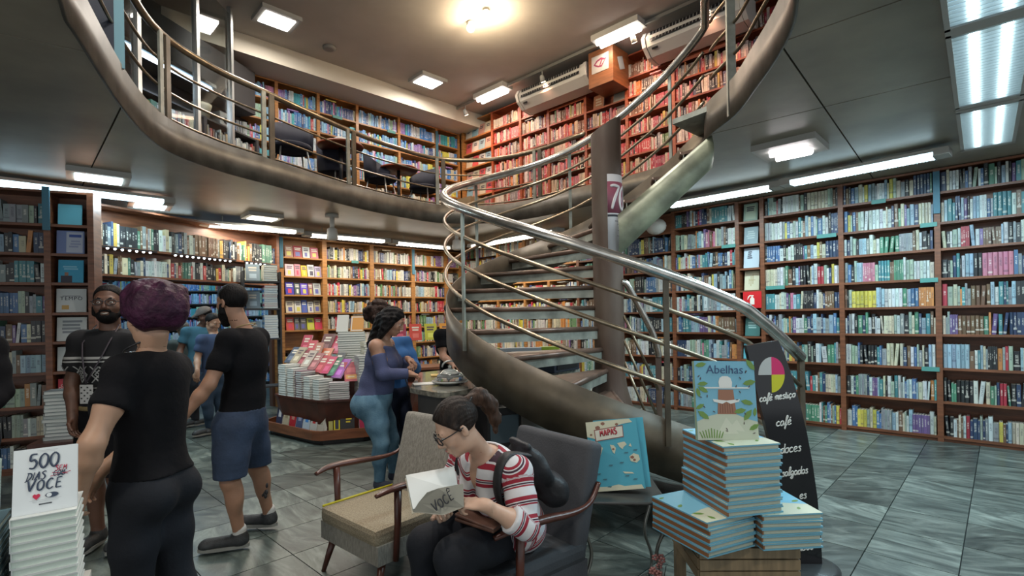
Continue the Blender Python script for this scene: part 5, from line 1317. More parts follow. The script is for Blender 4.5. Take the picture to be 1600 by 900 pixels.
MB().bx(-.42, .42, -.05, .05, 0, .24, 0, .004).build('box', cmat((.50, .56, .60)), t); MB().bx(-.425, -.25, -.054, .054, 0, .244).bx(.22, .425, -.054, .054, 0, .244).build('lime_ends', cmat((.36, .50, .04)), t)
# dish with lid and papers on the counter
t = thing('glass_cake_dish', 'clear glass dish with a domed lid on the granite counter', 'dish', (-.56, 4.55, .932), 0)
MB().lathe([(.09, 0), (.10, .012), (.155, .02), (.165, .035), (.155, .035), (.10, .025)], seg=28).build('plate', mat('frosted_glass', (.55, .58, .56), .12, .2), t)
MB().lathe([(.12, .036), (.115, .08), (.06, .125), (.012, .14), (.02, .16), (.0, .175)], seg=28).build('dome', mat('dome_glass', (.8, .85, .84), .05, trans=.85), t)
MB().tube([(.07 * math.cos(a), .012, .15 + .055 * math.sin(a)) for a in np.linspace(0, PI, 12)], .008, 8).build('loop_handle', ALU, t)
for i, (x, y, s, lb) in enumerate(((-.25, 4.85, .05, 'crumpled foil ball left of the stair plate'), (-.16, 4.95, .04, 'small crumpled foil ball on the counter'), (-.35, 4.98, .045, 'crumpled clear wrapper on the counter'))):
    m = MB(); m.ball((0, 0, s), s, 12); m.v = [tuple(Vector(v) * R.uniform(.8, 1.15)) for v in m.v]
    m.v = [(x_, y_, max(0, z_)) for x_, y_, z_ in m.v]
    tag(m.build('foil_ball', mat('foil', (.5, .5, .48), .25, .8), None, (x, y, .932)), lb, 'foil', 'crumpled wrappers on the counter')
for i, (x, y, rz, c, lb) in enumerate(((-.78, 4.62, .3, (.62, .63, .62), 'white sheet under the long-haired woman\'s hand'), (-.62, 5.0, .8, (.5, .52, .5), 'grey leaflet at the back of the counter'), (-.72, 5.25, .2, (.60, .40, .10), 'leaflet with an orange patch on the counter'), (-.45, 5.35, .5, (.55, .55, .5), 'pale brochure at the far end of the counter'))):
    tag(MB().bx(-.12, .12, -.085, .085, 0, .002 + .004 * i).build('leaflet', cmat(c), None, (x, y, .932), (0, 0, rz)), lb, 'paper', 'papers on the counter')

# ------------------------------------------------------------------ armchairs
def armchair(x, y, f, label, seatm, shellm, sc=1.0, back_h=.86, wide=.60):
    rz = math.atan2(f[1], f[0]) + PI / 2                     # local -y is forward
    t = thing('armchair', label, 'chair', (x, y, 0), rz, None)
    t.scale = (sc, sc, sc)
    w = wide / 2
    fr = MB(); fr.prism([(-w, -.30), (w, -.30), (w - .02, .28), (-w + .02, .28)], .20, .305); fr.build('seat_base', shellm, t)
    cu = MB(); cu.box((0, -.02, .345), (wide - .02, .58, .095), 0, None, .03); cu.build('seat_cushion', seatm, t)
    M = Matrix.Rotation(math.radians(-15), 4, 'X')
    bk = MB(); bb = bmesh.new(); bmesh.ops.create_cube(bb, size=1)
    bmesh.ops.scale(bb, vec=(wide - .04, .11, back_h - .28), verts=bb.verts)
    bmesh.ops.bevel(bb, geom=bb.edges[:], offset=.04, segments=3, affect='EDGES', profile=.6)
    bb.verts.index_update()
    T = Matrix.Translation((0, .30, .30 + (back_h - .28) / 2)) @ M
    bk.add([T @ v.co for v in bb.verts], [[v.index for v in fc.verts] for fc in bb.faces], 0, True); bb.free()
    bk.build('backrest', shellm, t)
    for sx in (-1, 1):
        MB().tube([(sx * (w - .05), -.24, .20), (sx * (w - .02), -.30, 0)], [.024, .013], 8).build('leg', DARKW, t)
        MB().tube([(sx * (w - .07), .22, .20), (sx * (w - .03), .32, 0)], [.024, .013], 8).build('leg', DARKW, t)
        arm = catmull([(sx * (w + .015), -.32, .585), (sx * (w + .03), -.22, .605), (sx * (w + .03), -.05, .60), (sx * (w + .03), .14, .585), (sx * (w + .015), .27, .60), (sx * (w - .01), .36, .67)], 6)
        a_ = MB().tube(arm, [.014 + .012 * math.sin(PI * min(1, i / 22)) for i in range(len(arm))], 10, flat=.75); a_.build('armrest', DARKW, t)
        MB().tube([(sx * (w + .02), -.18, .595), (sx * (w + .012), -.18, .40), (sx * (w + .004), -.19, .20)], [.022, .019, .017], 8).build('arm_post', DARKW, t)
    return t
TWEED = mat('khaki_tweed', (.21, .17, .11), .95, col2=(.33, .28, .20), nscale=120, bump=.5, bscale=220)
LINEN = mat('grey_linen', (.19, .175, .15), .95, col2=(.28, .265, .23), nscale=90, bump=.4, bscale=180, stretch=(1, 1, .25))
SLATE = mat('slate_velvet', (.045, .048, .056), .75, noise=.2, nscale=3, bump=.15, bscale=90)
SLATE2 = mat('slate_velvet_seat', (.032, .037, .044), .8, noise=.2, nscale=3, bump=.15, bscale=90)
c1 = armchair(-.76, 3.14, (-.66, -.75), 'empty khaki tweed armchair with yellow piping in front of the counter', TWEED, LINEN, 1.0, .86)
pp = catmull([(.295, -.30, .385), (.295, .20, .385)], 4)
MB().tube([(-.292, -.29, .388), (-.294, .0, .389), (-.292, .25, .388)], .008, 6).build('yellow_piping', cmat((.55, .48, .02)), c1)
c2 = armchair(-.05, 2.62, (-.78, -.62), 'slate grey armchair under the reading woman', SLATE2, SLATE, 1.0, .86, .64)

# ------------------------------------------------------------------ side table with two atlases
sdt = thing('side_table', 'small black side table with wavy wire legs', 'table', (.57, 2.82, 0), -.06)
MB().box((0, 0, .556), (.44, .42, .014), 0, None, .006).build('tabletop', mat('lacquer_black', (.03, .03, .028), .3, noise=.3, nscale=6), sdt)
for sx, sy in ((-1, -1), (1, -1), (-1, 1), (1, 1)):
    pts = [(sx * .19 + sx * .022 * math.sin(z * 17), sy * .17 + sy * .012 * math.sin(z * 17), z) for z in np.linspace(0.006, .55, 26)]
    MB().tube(pts, .0095, 8).build('leg', mat('wire_steel', (.22, .22, .2), .3, .8), sdt)
MB().tube([(-.19, -.17, .02), (.19, .17, .02)], .005, 6).build('cross_wire', MATS['wire_steel'], sdt)
BLU, LND = (.045, .30, .40), (.50, .49, .36)
def atlas(M, label, lean, full=True):
    b = cover_book(M, .275, .37, .03, BLU, [], label, 'large blue atlases on the wire-leg table', lean)
    if not full: return b
    land = MB(); MX = Matrix.Translation((0, -.0012, 0)) @ Matrix.Rotation(PI / 2, 4, 'X')
    for k, (poly, dz) in enumerate((([(-.1375, .37), (-.1375, .29), (-.09, .275), (-.085, .31), (.06, .345), (.115, .35), (.10, .37)], 0), ([(-.1375, .27), (-.085, .26), (-.06, .225), (-.075, .19), (-.10, .17), (-.105, .14), (-.12, .12), (-.1375, .11)], 0), ([(-.02, .24), (.0, .235), (.01, .22), (.0, .19), (-.01, .20)], 0),
            ([(.02, .245), (.06, .25), (.07, .235), (.05, .22), (.045, .21), (.03, .225)], 0), ([(.075, .17), (.10, .185), (.125, .175), (.13, .15), (.11, .135), (.08, .145)], 0), ([(-.1375, .0), (.13, .0), (.12, .022), (.03, .02), (.0, .03), (-.06, .022), (-.1375, .025)], 0), ([(.03, .095), (.08, .088), (.09, .08), (.04, .084)], 0), ([(.08, .225), (.09, .24), (.095, .22)], 0))):
        land.prism(poly, 0, .0006, 0, MX)
    land.build('land_print', cmat(LND), b)['kind'] = 'stuff'
    br = MB()
    for (x, z, r) in ((-.075, .335, .012), (-.115, .30, .006), (-.10, .145, .010), (.09, .165, .009), (-.045, .355, .010), (.03, .345, .008), (-.005, .215, .006), (.10, .15, .007)): br.prism([(x + r * math.cos(a) * 1.2, z + r * math.sin(a)) for a in (.2, 1.3, 2.6, 3.6, 4.7, 5.6)], 0, .0009, 0, MX)
    br.build('animal_print', cmat((.20, .08, .05)), b)['kind'] = 'stuff'
    dk = MB()
    for (x, z) in ((-.07, .06), (.05, .07), (.09, .05), (-.1, .09), (.03, .14), (-.03, .13), (.11, .2), (.06, .19), (-.05, .02), (-.11, .235)): dk.prism([(x - .012, z), (x + .008, z - .003), (x + .014, z + .004), (x - .004, z + .005)], 0, .0008, 0, MX)
    dk.build('ship_print', cmat((.03, .12, .16)), b)['kind'] = 'stuff'
    MB().prism([(-.095, .262), (.06, .275), (.062, .338), (-.097, .325)], 0, .0010, 0, MX).build('title_frame', cmat((.20, .06, .05)), b)
    MB().prism([(-.090, .266), (.056, .279), (.058, .333), (-.092, .320)], 0, .0014, 0, MX).build('title_plate', cmat((.55, .54, .46)), b)
    strokes('MAPAS', .0165, cmat((.32, .02, .035)), b, (-.018, -.0034, .2995), (PI / 2, math.radians(-4.5), 0), .0044, .0, 1.12)
    return b
atlas(Matrix.Translation((.560, 2.745, .580)) @ Matrix.Rotation(-.14, 4, 'Z') @ Matrix.Rotation(math.radians(-6.0), 4, 'Y'), 'blue picture atlas lettered MAPAS on the wire-leg table', 13)
atlas(Matrix.Translation((.60, 2.785, .578)) @ Matrix.Rotation(-.16, 4, 'Z') @ Matrix.Rotation(math.radians(-5.0), 4, 'Y'), 'second blue atlas leaning behind the one lettered MAPAS', 13, False)
fl_ = thing('flower_wire', 'dusty pink flowers on thin wires under the small black table', 'flower', (.72, 2.60, 0))
for i in range(3): MB().tube([(-.02 + .02 * i, 0, 0), (-.035 + .03 * i, .0, .16), (-.03 + .035 * i, 0, .24)], .0022, 5).build('wire_stem', BLACKM, fl_)
for i in range(9):
    c = Vector((-.045 + R.uniform(0, .10), R.uniform(-.02, .02), .19 + R.uniform(0, .10))); b = MB()
    for k_ in range(5):
        a = 2 * PI * k_ / 5 + i; b.ball(c + Vector((.011 * math.cos(a), 0, .011 * math.sin(a))), (.009, .004, .007), 6)
    b.build('blossom', cmat((.26, .11, .10)), fl_)

# ------------------------------------------------------------------ slatted stool with the bee books
so = thing('slatted_stool', 'pale wooden slatted stool under the bee book piles', 'stool', (1.10, 2.63, 0), -.03)
PINE = mat('pale_pine', (.21, .155, .09), .6, noise=.2, nscale=4, stretch=(9, 1, 1))
for i in range(6): MB().bx(-.235, .235, -.235 + .08 * i, -.165 + .08 * i, .428, .446).build('top_slat', PINE, so)
for sx in (-1, 1):
    for sy in (-1, 1): MB().bx(sx * .2 - .026, sx * .2 + .026, sy * .2 - .026, sy * .2 + .026, 0, .428).build('leg', PINE, so)
for i in range(3):
    z = .37 - i * .055
    for sy in (-1, 1): MB().bx(-.232, .232, sy * .228 - .009, sy * .228 + .009, z, z + .048).build('side_slat', PINE, so)
    for sx in (-1, 1): MB().bx(sx * .228 - .009, sx * .228 + .009, -.218, .218, z, z + .048).build('side_slat', PINE, so)
SKY_, SAGE, LEAF, BRN = (.13, .34, .46), (.40, .43, .33), (.10, .20, .035), (.19, .085, .035)
BEE_E = mat('bee_spine', BRN, .5); BEE_B = mat('bee_blue', SKY_, .4); BEE_S = mat('bee_sage', SAGE, .4); BEE_L = mat('bee_leaf', LEAF, .4)
def bee_mesh():
    w, d, t = .285, .37, .031; e = .0065
    mb = MB()
    mb.bx(-w / 2, w / 2, -d / 2, d / 2, 0, e, 0).bx(-w / 2, w / 2, -d / 2, d / 2, t - e, t, 0)
    mb.bx(-w / 2, -w / 2 + e, -d / 2, d / 2, e, t - e, 1)
    mb.bx(-w / 2 + e, w / 2 - .006, -d / 2 + .006, d / 2 - .006, e, t - e, 2)
    # cover print: sage ground on the lower third, leaves
    z = t + .0003
    mb.add([(-w / 2, -d / 2, z), (w / 2, -d / 2, z), (w / 2, -d / 2 + .11, z), (.04, -d / 2 + .14, z), (-.05, -d / 2 + .13, z), (-w / 2, -d / 2 + .10, z)], [tuple(range(6))], 3)
    for (x, y, a, s_) in ((-.11, .02, .6, 1), (-.10, -.09, 2.6, 1.2), (.11, -.03, .4, 1), (.10, .10, 2.4, 1), (-.12, .14, .3, .8), (.07, -.12, 1.0, .8), (-.08, -.15, 1.7, 1)):
        lf = [(-.022, 0), (-.008, .010), (.010, .009), (.024, 0), (.010, -.009), (-.008, -.010)]
        mb.add([(x + s_ * (px * math.cos(a) - py * math.sin(a)), y + s_ * (px * math.sin(a) + py * math.cos(a)), z + .0003) for px, py in lf], [tuple(range(6))], 4)
    return mb.mesh('book', [BEE_B, BEE_E, BEE_P, BEE_S, BEE_L])
BEE_P = mat('bee_page_edge', (.36, .40, .33), .75, noise=.1, nscale=70, stretch=(1, 1, 14))
BEE = bee_mesh()
def bee_pile(x, y, z, n_, rot, where, rj=.03):
    for i in range(n_):
        o = bpy.data.objects.new('picture_book', BEE); COL.objects.link(o)
        o.location = (x + R.uniform(-.004, .004), y + R.uniform(-.004, .004), z + i * .0318); o.rotation_euler = (0, 0, rot + R.uniform(-rj, rj))
        tag(o, f'closed bee picture book, {nth(i + 1)} from bottom of {where}', 'book', 'bee picture books on the slatted stool')
    return z + n_ * .0318
zb = bee_pile(.895, 2.46, .447, 5, .42, 'the left lower pile', .02)
bee_pile(1.24, 2.50, .447, 5, .06, 'the right lower pile', .03)
zt = bee_pile(1.045, 2.49, .447 + 5 * .0318, 10, .20, 'the tall upper pile', .05)
# the upright display copy
AB = cover_book(Matrix.Translation((1.005, 2.40, zt)) @ Matrix.Rotation(.03, 4, 'Z') @ Matrix.Rotation(math.radians(1.5), 4, 'Y'), .29, .37, .028, SKY_, [], 'upright bee picture book lettered Abelhas on top of the tall pile', 'bee picture books on the slatted stool', 9, spine=(.25, .33, .2))
MX = Matrix.Translation((0, -.0008, 0)) @ Matrix.Rotation(PI / 2, 4, 'X')
MB().prism([(-.145, 0), (.145, 0), (.145, .085), (.09, .10), (.03, .125), (-.03, .125), (-.09, .11), (-.145, .085)], 0, .0004, 0, MX).build('ground_print', cmat((.40, .44, .35)), AB)
MB().prism([(-.05, .03), (-.005, .105), (.05, .03)], 0, .0006, 0, MX).prism([(.0, .05), (.045, .095), (.08, .04)], 0, .0005, 0, MX).build('mountain_print', cmat((.46, .49, .40)), AB)
MB().prism([(-.045, .12), (.045, .12), (.04, .18), (.036, .235), (-.036, .235), (-.04, .18)], 0, .0008, 0, MX).build('hive_print', cmat((.24, .11, .065)), AB)
st_ = MB()
for i in range(6): st_.prism([(-.034 + .012 * i, .125), (-.030 + .012 * i, .125), (-.028 + .011 * i, .17), (-.032 + .011 * i, .17)], 0, .0011, 0, MX)
st_.build('stripe_print', cmat((.15, .06, .035)), AB)
MB().prism([(-.030 + 0, .245), (.030, .245), (.033, .27), (.026, .29), (.012, .298), (-.012, .298), (-.026, .29), (-.033, .27)], 0, .0012, 0, MX).prism([(-.115, .240), (.115, .240), (.115, .246), (-.115, .246)], 0, .0012, 0, MX).prism([(0, .183), (.065, .19), (.06, .178), (.02, .168), (0, .178), (-.02, .168), (-.06, .178), (-.065, .19)], 0, .0013, 0, MX).build('white_print', cmat((.58, .60, .58)), AB)
lf = MB()
for (x, z, a, s_) in ((-.115, .352, .2, 1.2), (-.11, .262, .1, 1.1), (-.108, .235, 2.6, 1.2), (-.132, .22, 1.8, 1), (-.128, .155, .5, 1), (-.112, .115, 2.5, 1.4), (.115, .268, .2, 1.4), (.128, .352, 2.2, 1.4), (.10, .175, 2.9, 1.3), (.062, .135, .2, 1.3), (.098, .115, .9, 1.4), (.134, .13, 1.4, .9), (.125, .06, .5, 1.2)):
    pts = [(-.022, 0), (-.010, .008), (.008, .009), (.024, 0), (.008, -.009), (-.010, -.008)]
    lf.prism([(x + s_ * (px * math.cos(a) - py * math.sin(a)), z + s_ * (px * math.sin(a) + py * math.cos(a))) for px, py in pts], 0, .0015, 0, MX)
for i in range(9):
    x = -.125 + i * .011; lf.prism([(x, .01), (x + .006, .01), (x + (i - 4) * .003 + .004, .055 - abs(i - 4) * .004), (x + (i - 4) * .003, .055 - abs(i - 4) * .004)], 0, .0015, 0, MX)
lf.build('leaf_print', cmat((.11, .21, .04)), AB)['kind'] = 'stuff'
be = MB()
for i in range(26):
    x, z = R.uniform(-.13, .13), R.uniform(.03, .33)
    if abs(x) < .05 and .11 < z < .31: continue
    a = R.uniform(0, PI); be.prism([(x + s_ * math.cos(a) * .008 - q * math.sin(a) * .0025, z + s_ * math.sin(a) * .008 + q * math.cos(a) * .0025) for s_, q in ((-1, 0), (0, -1), (1, 0), (0, 1))], 0, .0018, 0, MX)
be.build('bee_print', cmat((.07, .05, .05)), AB)['kind'] = 'stuff'
text_obj('Abelhas', .058, cmat((.02, .05, .13)), AB, (.0, -.003, .328), (PI / 2, 0, 0), bold=-.0004, shear=.05, sx=.98)

# ------------------------------------------------------------------ black menu board
tb_ = thing('menu_board', 'tall curved black cafe menu board with handwritten white words, on a round base', 'sign', (1.70, 3.05, 0))
MB().lathe([(.20, 0), (.20, .012), (.17, .022), (.02, .026)], seg=36).build('base', mat('board_base', (.03, .034, .036), .25), tb_)
tl = lambda P_: [(x - 1.70, z) for x, z in P_]
left = [(1.384, 1.324), (1.425, 1.13), (1.468, .944), (1.515, .75), (1.544, .60), (1.565, .40), (1.578, .20), (1.582, .022)]
right = [(1.812, .022), (1.806, .20), (1.79, .42), (1.765, .62), (1.735, .80), (1.695, .98), (1.658, 1.12), (1.61, 1.27), (1.575, 1.352)]
GLOSS = mat('gloss_black', (.010, .010, .012), .12)
MB().prism(tl(left + right), -.018, .018, 0, Matrix.Rotation(PI / 2, 4, 'X')).build('panel', GLOSS, tb_)
INK = cmat((.62, .62, .58))
def tp(x, z): return (x - 1.70, -.0195, z)
for s, px, py, size in (('café mestiço', 1212, 621, .062), ('café', 1221, 661, .074), ('doces', 1231, 703, .078), ('salgados', 1237, 739, .066), ('es', 1249, 776, .070), ('as', 1249, 826, .070), ('sucos', 1249, 857, .074)):
    x, z = (px - 800) / 800 * 3.03, 1.52 - (py - 488 + .6) * 3.03 / 800
    strokes(s, size * .36, INK, tb_, tp(x, z), (PI / 2, math.radians(-7), 0), .0042, .22, .92)
def sector(a0, a1, m):
    c = (1.530, 1.150); pts = [c] + [(c[0] + .078 * math.cos(a), c[1] + .105 * math.sin(a)) for a in np.linspace(a0, a1, 10)]
    MB().prism(tl(pts), 0, .001, 0, Matrix.Translation((0, -.0185, 0)) @ Matrix.Rotation(PI / 2, 4, 'X')).build('emblem', m, tb_)
sector(PI / 2, PI, cmat((.42, .43, .42))); sector(0, PI / 2, cmat((.55, .02, .12))); sector(-PI / 2, 0, cmat((.52, .50, .02)))
# ------------------------------------------------------------------ figures: smooth distance fields turned into one continuous skin
V3 = lambda *a: np.array(a, float)
def unit(v): v = np.array(v, float); return v / (np.linalg.norm(v) + 1e-12)
class Prim:
    __slots__ = ('kind', 'a', 'b', 'ra', 'rb', 'R', 'k', 'clips', 'sub', 'band')
    def __init__(s, kind, a, b=None, ra=0, rb=0, R=None, k=.03, clips=(), sub=False, band=None):
        s.kind, s.a, s.b, s.ra, s.rb, s.R, s.k, s.clips, s.sub, s.band = kind, np.array(a, float), None if b is None else np.array(b, float), ra, rb, R, k, clips, sub, band
    def bounds(s):
        if s.kind == 'cap':
            m = max(s.ra, s.rb); return np.minimum(s.a, s.b) - m, np.maximum(s.a, s.b) + m
        m = max(s.ra); return s.a - m, s.a + m
    def d(s, X, Y, Z):
        if s.kind == 'cap':
            ab = s.b - s.a; L2 = ab @ ab + 1e-12
            px, py, pz = X - s.a[0], Y - s.a[1], Z - s.a[2]
            t = np.clip((px * ab[0] + py * ab[1] + pz * ab[2]) / L2, 0, 1)
            d = np.sqrt((px - t * ab[0]) ** 2 + (py - t * ab[1]) ** 2 + (pz - t * ab[2]) ** 2) - (s.ra + (s.rb - s.ra) * t)
        else:
            px, py, pz = X - s.a[0], Y - s.a[1], Z - s.a[2]
            q = [s.R[i][0] * px + s.R[i][1] * py + s.R[i][2] * pz for i in range(3)] if s.R is not None else [px, py, pz]
            k0 = np.sqrt(sum((q[i] / s.ra[i]) ** 2 for i in range(3))); k1 = np.sqrt(sum((q[i] / s.ra[i] ** 2) ** 2 for i in range(3)))
            d = k0 * (k0 - 1) / (k1 + 1e-9)
        for (p, n_) in s.clips:
            d = np.maximum(d, (X - p[0]) * n_[0] + (Y - p[1]) * n_[1] + (Z - p[2]) * n_[2])
        return d
    def grow(s, o):
        q = Prim(s.kind, s.a, s.b, s.ra + o if s.kind == 'cap' else tuple(r + o for r in s.ra), s.rb + o, s.R, s.k, s.clips, s.sub, s.band)
        return q
def cap(a, b, ra, rb=None, k=.03, **kw): return Prim('cap', a, b, ra, ra if rb is None else rb, None, k, **kw)
def ell(c, r, R=None, k=.03, **kw): return Prim('ell', c, None, tuple(r), 0, R, k, **kw)

def polygonise(prims, h, lo=None, hi=None, clips=(), noise=None):
    if lo is None:
        B = [p.bounds() for p in prims if not p.sub]
        lo = np.min([b[0] for b in B], 0) - 2.5 * h; hi = np.max([b[1] for b in B], 0) + 2.5 * h
    nn = np.ceil((hi - lo) / h).astype(int) + 1
    ax = [lo[i] + h * np.arange(nn[i]) for i in range(3)]
    F = np.full(nn, .2)
    for p in prims:
        b0, b1 = p.bounds(); m = p.k + 3 * h
        i0 = np.maximum(np.floor((b0 - m - lo) / h).astype(int), 0); i1 = np.minimum(np.ceil((b1 + m - lo) / h).astype(int) + 1, nn)
        if np.any(i1 <= i0): continue
        sl = tuple(slice(i0[i], i1[i]) for i in range(3))
        X, Y, Z = np.meshgrid(*[ax[i][sl[i]] for i in range(3)], indexing='ij', sparse=True)
        d = p.d(X, Y, Z); A = F[sl]
        if p.sub:
            hh = np.clip(.5 - .5 * (A + d) / p.k, 0, 1); F[sl] = A + (-d - A) * hh + p.k * hh * (1 - hh)
        else:
            hh = np.clip(.5 + .5 * (A - d) / p.k, 0, 1); F[sl] = A + (d - A) * hh - p.k * hh * (1 - hh)
    X, Y, Z = np.meshgrid(*ax, indexing='ij', sparse=True)
    if noise: F = F + noise(X, Y, Z)
    for (p, n_) in clips:
        F = np.maximum(F, (X - p[0]) * n_[0] + (Y - p[1]) * n_[1] + (Z - p[2]) * n_[2])
    S = F < 0
    c = [slice(None, -1), slice(1, None)]
    cnt = sum(S[c[i], c[j], c[k]].astype(np.int8) for i in (0, 1) for j in (0, 1) for k in (0, 1))
    act = (cnt > 0) & (cnt < 8)
    idx = -np.ones(act.shape, int); cells = np.argwhere(act); idx[act] = np.arange(len(cells))
    acc = np.zeros((len(cells), 3)); w = np.zeros(len(cells))
    ci = cells
    for a_ in range(3):
        o1, o2 = [x for x in range(3) if x != a_]
        for u in (0, 1):
            for v in (0, 1):
                off = np.zeros(3, int); off[o1] = u; off[o2] = v
                p0 = ci + off; p1 = p0.copy(); p1[:, a_] += 1
                f0 = F[p0[:, 0], p0[:, 1], p0[:, 2]]; f1 = F[p1[:, 0], p1[:, 1], p1[:, 2]]
                cr = (f0 < 0) != (f1 < 0); t = np.where(cr, f0 / (f0 - f1 + 1e-12), 0)
                q = p0.astype(float); q[:, a_] += t
                acc[cr] += q[cr]; w[cr] += 1
    verts = lo + h * acc / np.maximum(w, 1)[:, None]
    faces = []
    for a_ in range(3):
        o1, o2 = (a_ + 1) % 3, (a_ + 2) % 3
        s0 = [slice(None)] * 3; s1 = [slice(None)] * 3; s0[a_] = slice(None, -1); s1[a_] = slice(1, None)
        ch = S[tuple(s0)] != S[tuple(s1)]
        e = np.argwhere(ch); e = e[(e[:, o1] > 0) & (e[:, o2] > 0) & (e[:, o1] < nn[o1] - 1) & (e[:, o2] < nn[o2] - 1)]
        if len(e) == 0: continue
        def g(d1, d2):
            q = e.copy(); q[:, o1] -= d1; q[:, o2] -= d2; return idx[q[:, 0], q[:, 1], q[:, 2]]
        qd = np.stack([g(1, 1), g(0, 1), g(0, 0), g(1, 0)], 1)
        fl_ = ~S[e[:, 0], e[:, 1], e[:, 2]]
        qd[fl_] = qd[fl_][:, ::-1]
        faces.append(qd[(qd >= 0).all(1)])
    return verts, (np.concatenate(faces) if faces else np.zeros((0, 4), int))

def skin_obj(name, prims, h, m, parent, origin, clips=(), noise=None, band=False):
    v, f = polygonise(prims, h, clips=clips, noise=noise)
    me = bpy.data.meshes.new(name); me.from_pydata((v - origin).tolist(), [], f.tolist())
    me.polygons.foreach_set('use_smooth', [True] * len(f)); me.materials.append(m); me.update()
    if band:
        best = np.full(len(v), 1e9); val = np.zeros(len(v))
        for p in prims:
            if p.band is None or p.sub: continue
            d = p.d(v[:, 0], v[:, 1], v[:, 2]); o_, ax_ = p.band
            s_ = (v - np.array(o_)) @ np.array(ax_); q = d < best; best[q] = d[q]; val[q] = s_[q]
        at = me.attributes.new('band', 'FLOAT', 'POINT'); at.data.foreach_set('value', val.astype('f'))
    return link(name, me, parent)

def skin_mat(name, c, rough=.5):
    if name in MATS: return MATS[name]
    m, nt, b = _mat(name); N, L = nt.nodes, nt.links
    b.inputs['Base Color'].default_value = (*c, 1); b.inputs['Roughness'].default_value = rough
    b.inputs['Subsurface Weight'].default_value = .12; b.inputs['Subsurface Radius'].default_value = (.02, .008, .005); b.inputs['Subsurface Scale'].default_value = .4
    tc = N.new('ShaderNodeTexCoord'); nz = N.new('ShaderNodeTexNoise'); nz.inputs['Scale'].default_value = 9; nz.inputs['Detail'].default_value = 4; L.new(tc.outputs['Object'], nz.inputs[0])
    cr = N.new('ShaderNodeValToRGB'); cr.color_ramp.elements[0].color = (*[x * .88 for x in c], 1); cr.color_ramp.elements[1].color = (*[min(1, x * 1.1) for x in c], 1)
    cr.color_ramp.elements[0].position = .35; cr.color_ramp.elements[1].position = .7
    L.new(nz.outputs[0], cr.inputs[0]); L.new(cr.outputs[0], b.inputs['Base Color'])
    MATS[name] = m; return m

# ---- hands: a palm and five fingers, each of three segments
def hand_prims(wrist, d, nrm, side, s=1.0, curl=.5, spread=.10, thumb=.5, curls=None):
    """d: wrist to knuckles, nrm: palm side, side: the way the thumb points"""
    d = unit(d); nrm = unit(np.array(nrm) - d * (np.array(nrm) @ d)); w = np.cross(d, nrm); w = w if w @ np.array(side, float) >= 0 else -w
    P = [ell(wrist + d * .045 * s, (.050 * s, .040 * s, .016 * s), np.array([d, w, nrm]), k=.012), cap(wrist - d * .02 * s, wrist + d * .03 * s, .024 * s, .024 * s, k=.018)]
    rows = [(.030, .070, .0088), (.010, .078, .0092), (-.010, .072, .0088), (-.029, .056, .0076)]
    for i, (off, L, r) in enumerate(rows):
        c = (curls[i] if curls else curl)
        p = wrist + (d * (.082 - abs(off - .006) * .22) + w * off) * s
        dr = unit(d + w * off * spread * 30); a = 0
        P.append(cap(wrist + (d * .04 + w * off * .8) * s, p, r * 1.15 * s, r * 1.1 * s, k=.008))
        for j, (fr, ct) in enumerate(((.45, .8), (.30, 1.1), (.25, .8))):
            a += c * ct; dd = dr * math.cos(a) + nrm * math.sin(a); q = p + dd * L * fr * s
            P.append(cap(p, q, r * (1 - .10 * j) * s, r * (.94 - .11 * j) * s, k=.004)); p = q
    p = wrist + (d * .022 + w * .026 + nrm * .006) * s
    q = p + unit(d * .75 + w * .75 + nrm * thumb * .5) * .036 * s; r_ = q + unit(d * 1.0 + w * .25 + nrm * thumb) * .030 * s; e = r_ + unit(d + nrm * thumb * 1.2) * .026 * s
    P += [cap(p, q, .014 * s, .0115 * s, k=.010), cap(q, r_, .011 * s, .0098 * s, k=.004), cap(r_, e, .0096 * s, .0078 * s, k=.004)]
    return P

def head_frame(fwd, up):
    f_ = unit(fwd); u_ = unit(np.array(up) - f_ * (np.array(up) @ f_)); r_ = np.cross(f_, u_)
    return np.array([f_, r_, u_])
def head_prims(c, H, s=1.0, fem=False):
    """c: between the eyes and ears, H rows: forward, right, up"""
    def W(x, y, z): return c + s * (H[0] * x + H[1] * y + H[2] * z)
    E_ = lambda p, r, k=.02, **kw: ell(W(*p), tuple(q * s for q in r), H, k=k, **kw)
    C_ = lambda a, b, r, r2=None, k=.01, **kw: cap(W(*a), W(*b), r * s, (r if r2 is None else r2) * s, k=k, **kw)
    jw = .046 if fem else .052
    P = [E_((-.014, 0, .030), (.094, .076, .086)), E_((.028, 0, -.030), (.062, .060, .078), .03), E_((.026, 0, -.078), (.050, jw, .036), .03), C_((.066, -.010, -.100), (.066, .010, -.100), .015 if fem else .018, k=.018)]
    P += [C_((.076, -.034, .020), (.076, .034, .020), .013, k=.014)]
    for y in (-1, 1):
        P += [E_((.052, y * .040, -.030), (.030, .024, .026), .02), E_((.100, y * .032, .0), (.022, .019, .012), .010, sub=True),
              E_((-.006, y * .078, -.012), (.018, .008, .032), .006), E_((.004, y * .084, -.012), (.008, .008, .016), .004, sub=True), C_((.094, y * .009, -.038), (.090, y * .012, -.039), .0085, k=.008)]
        P += [E_((.078, y * .032, .008), (.011, .017, .006), .005), E_((.079, y * .032, -.009), (.009, .015, .005), .005)]
    P += [C_((.090, 0, .004), (.107, 0, -.030), .0085, .0115, k=.012), C_((.088, -.017, -.066), (.088, .017, -.066), .0066, k=.006), C_((.091, -.010, -.0645), (.091, .010, -.0645), .006, k=.005), C_((.086, -.015, -.077), (.086, .015, -.077), .0072, k=.006)]
    return P, W

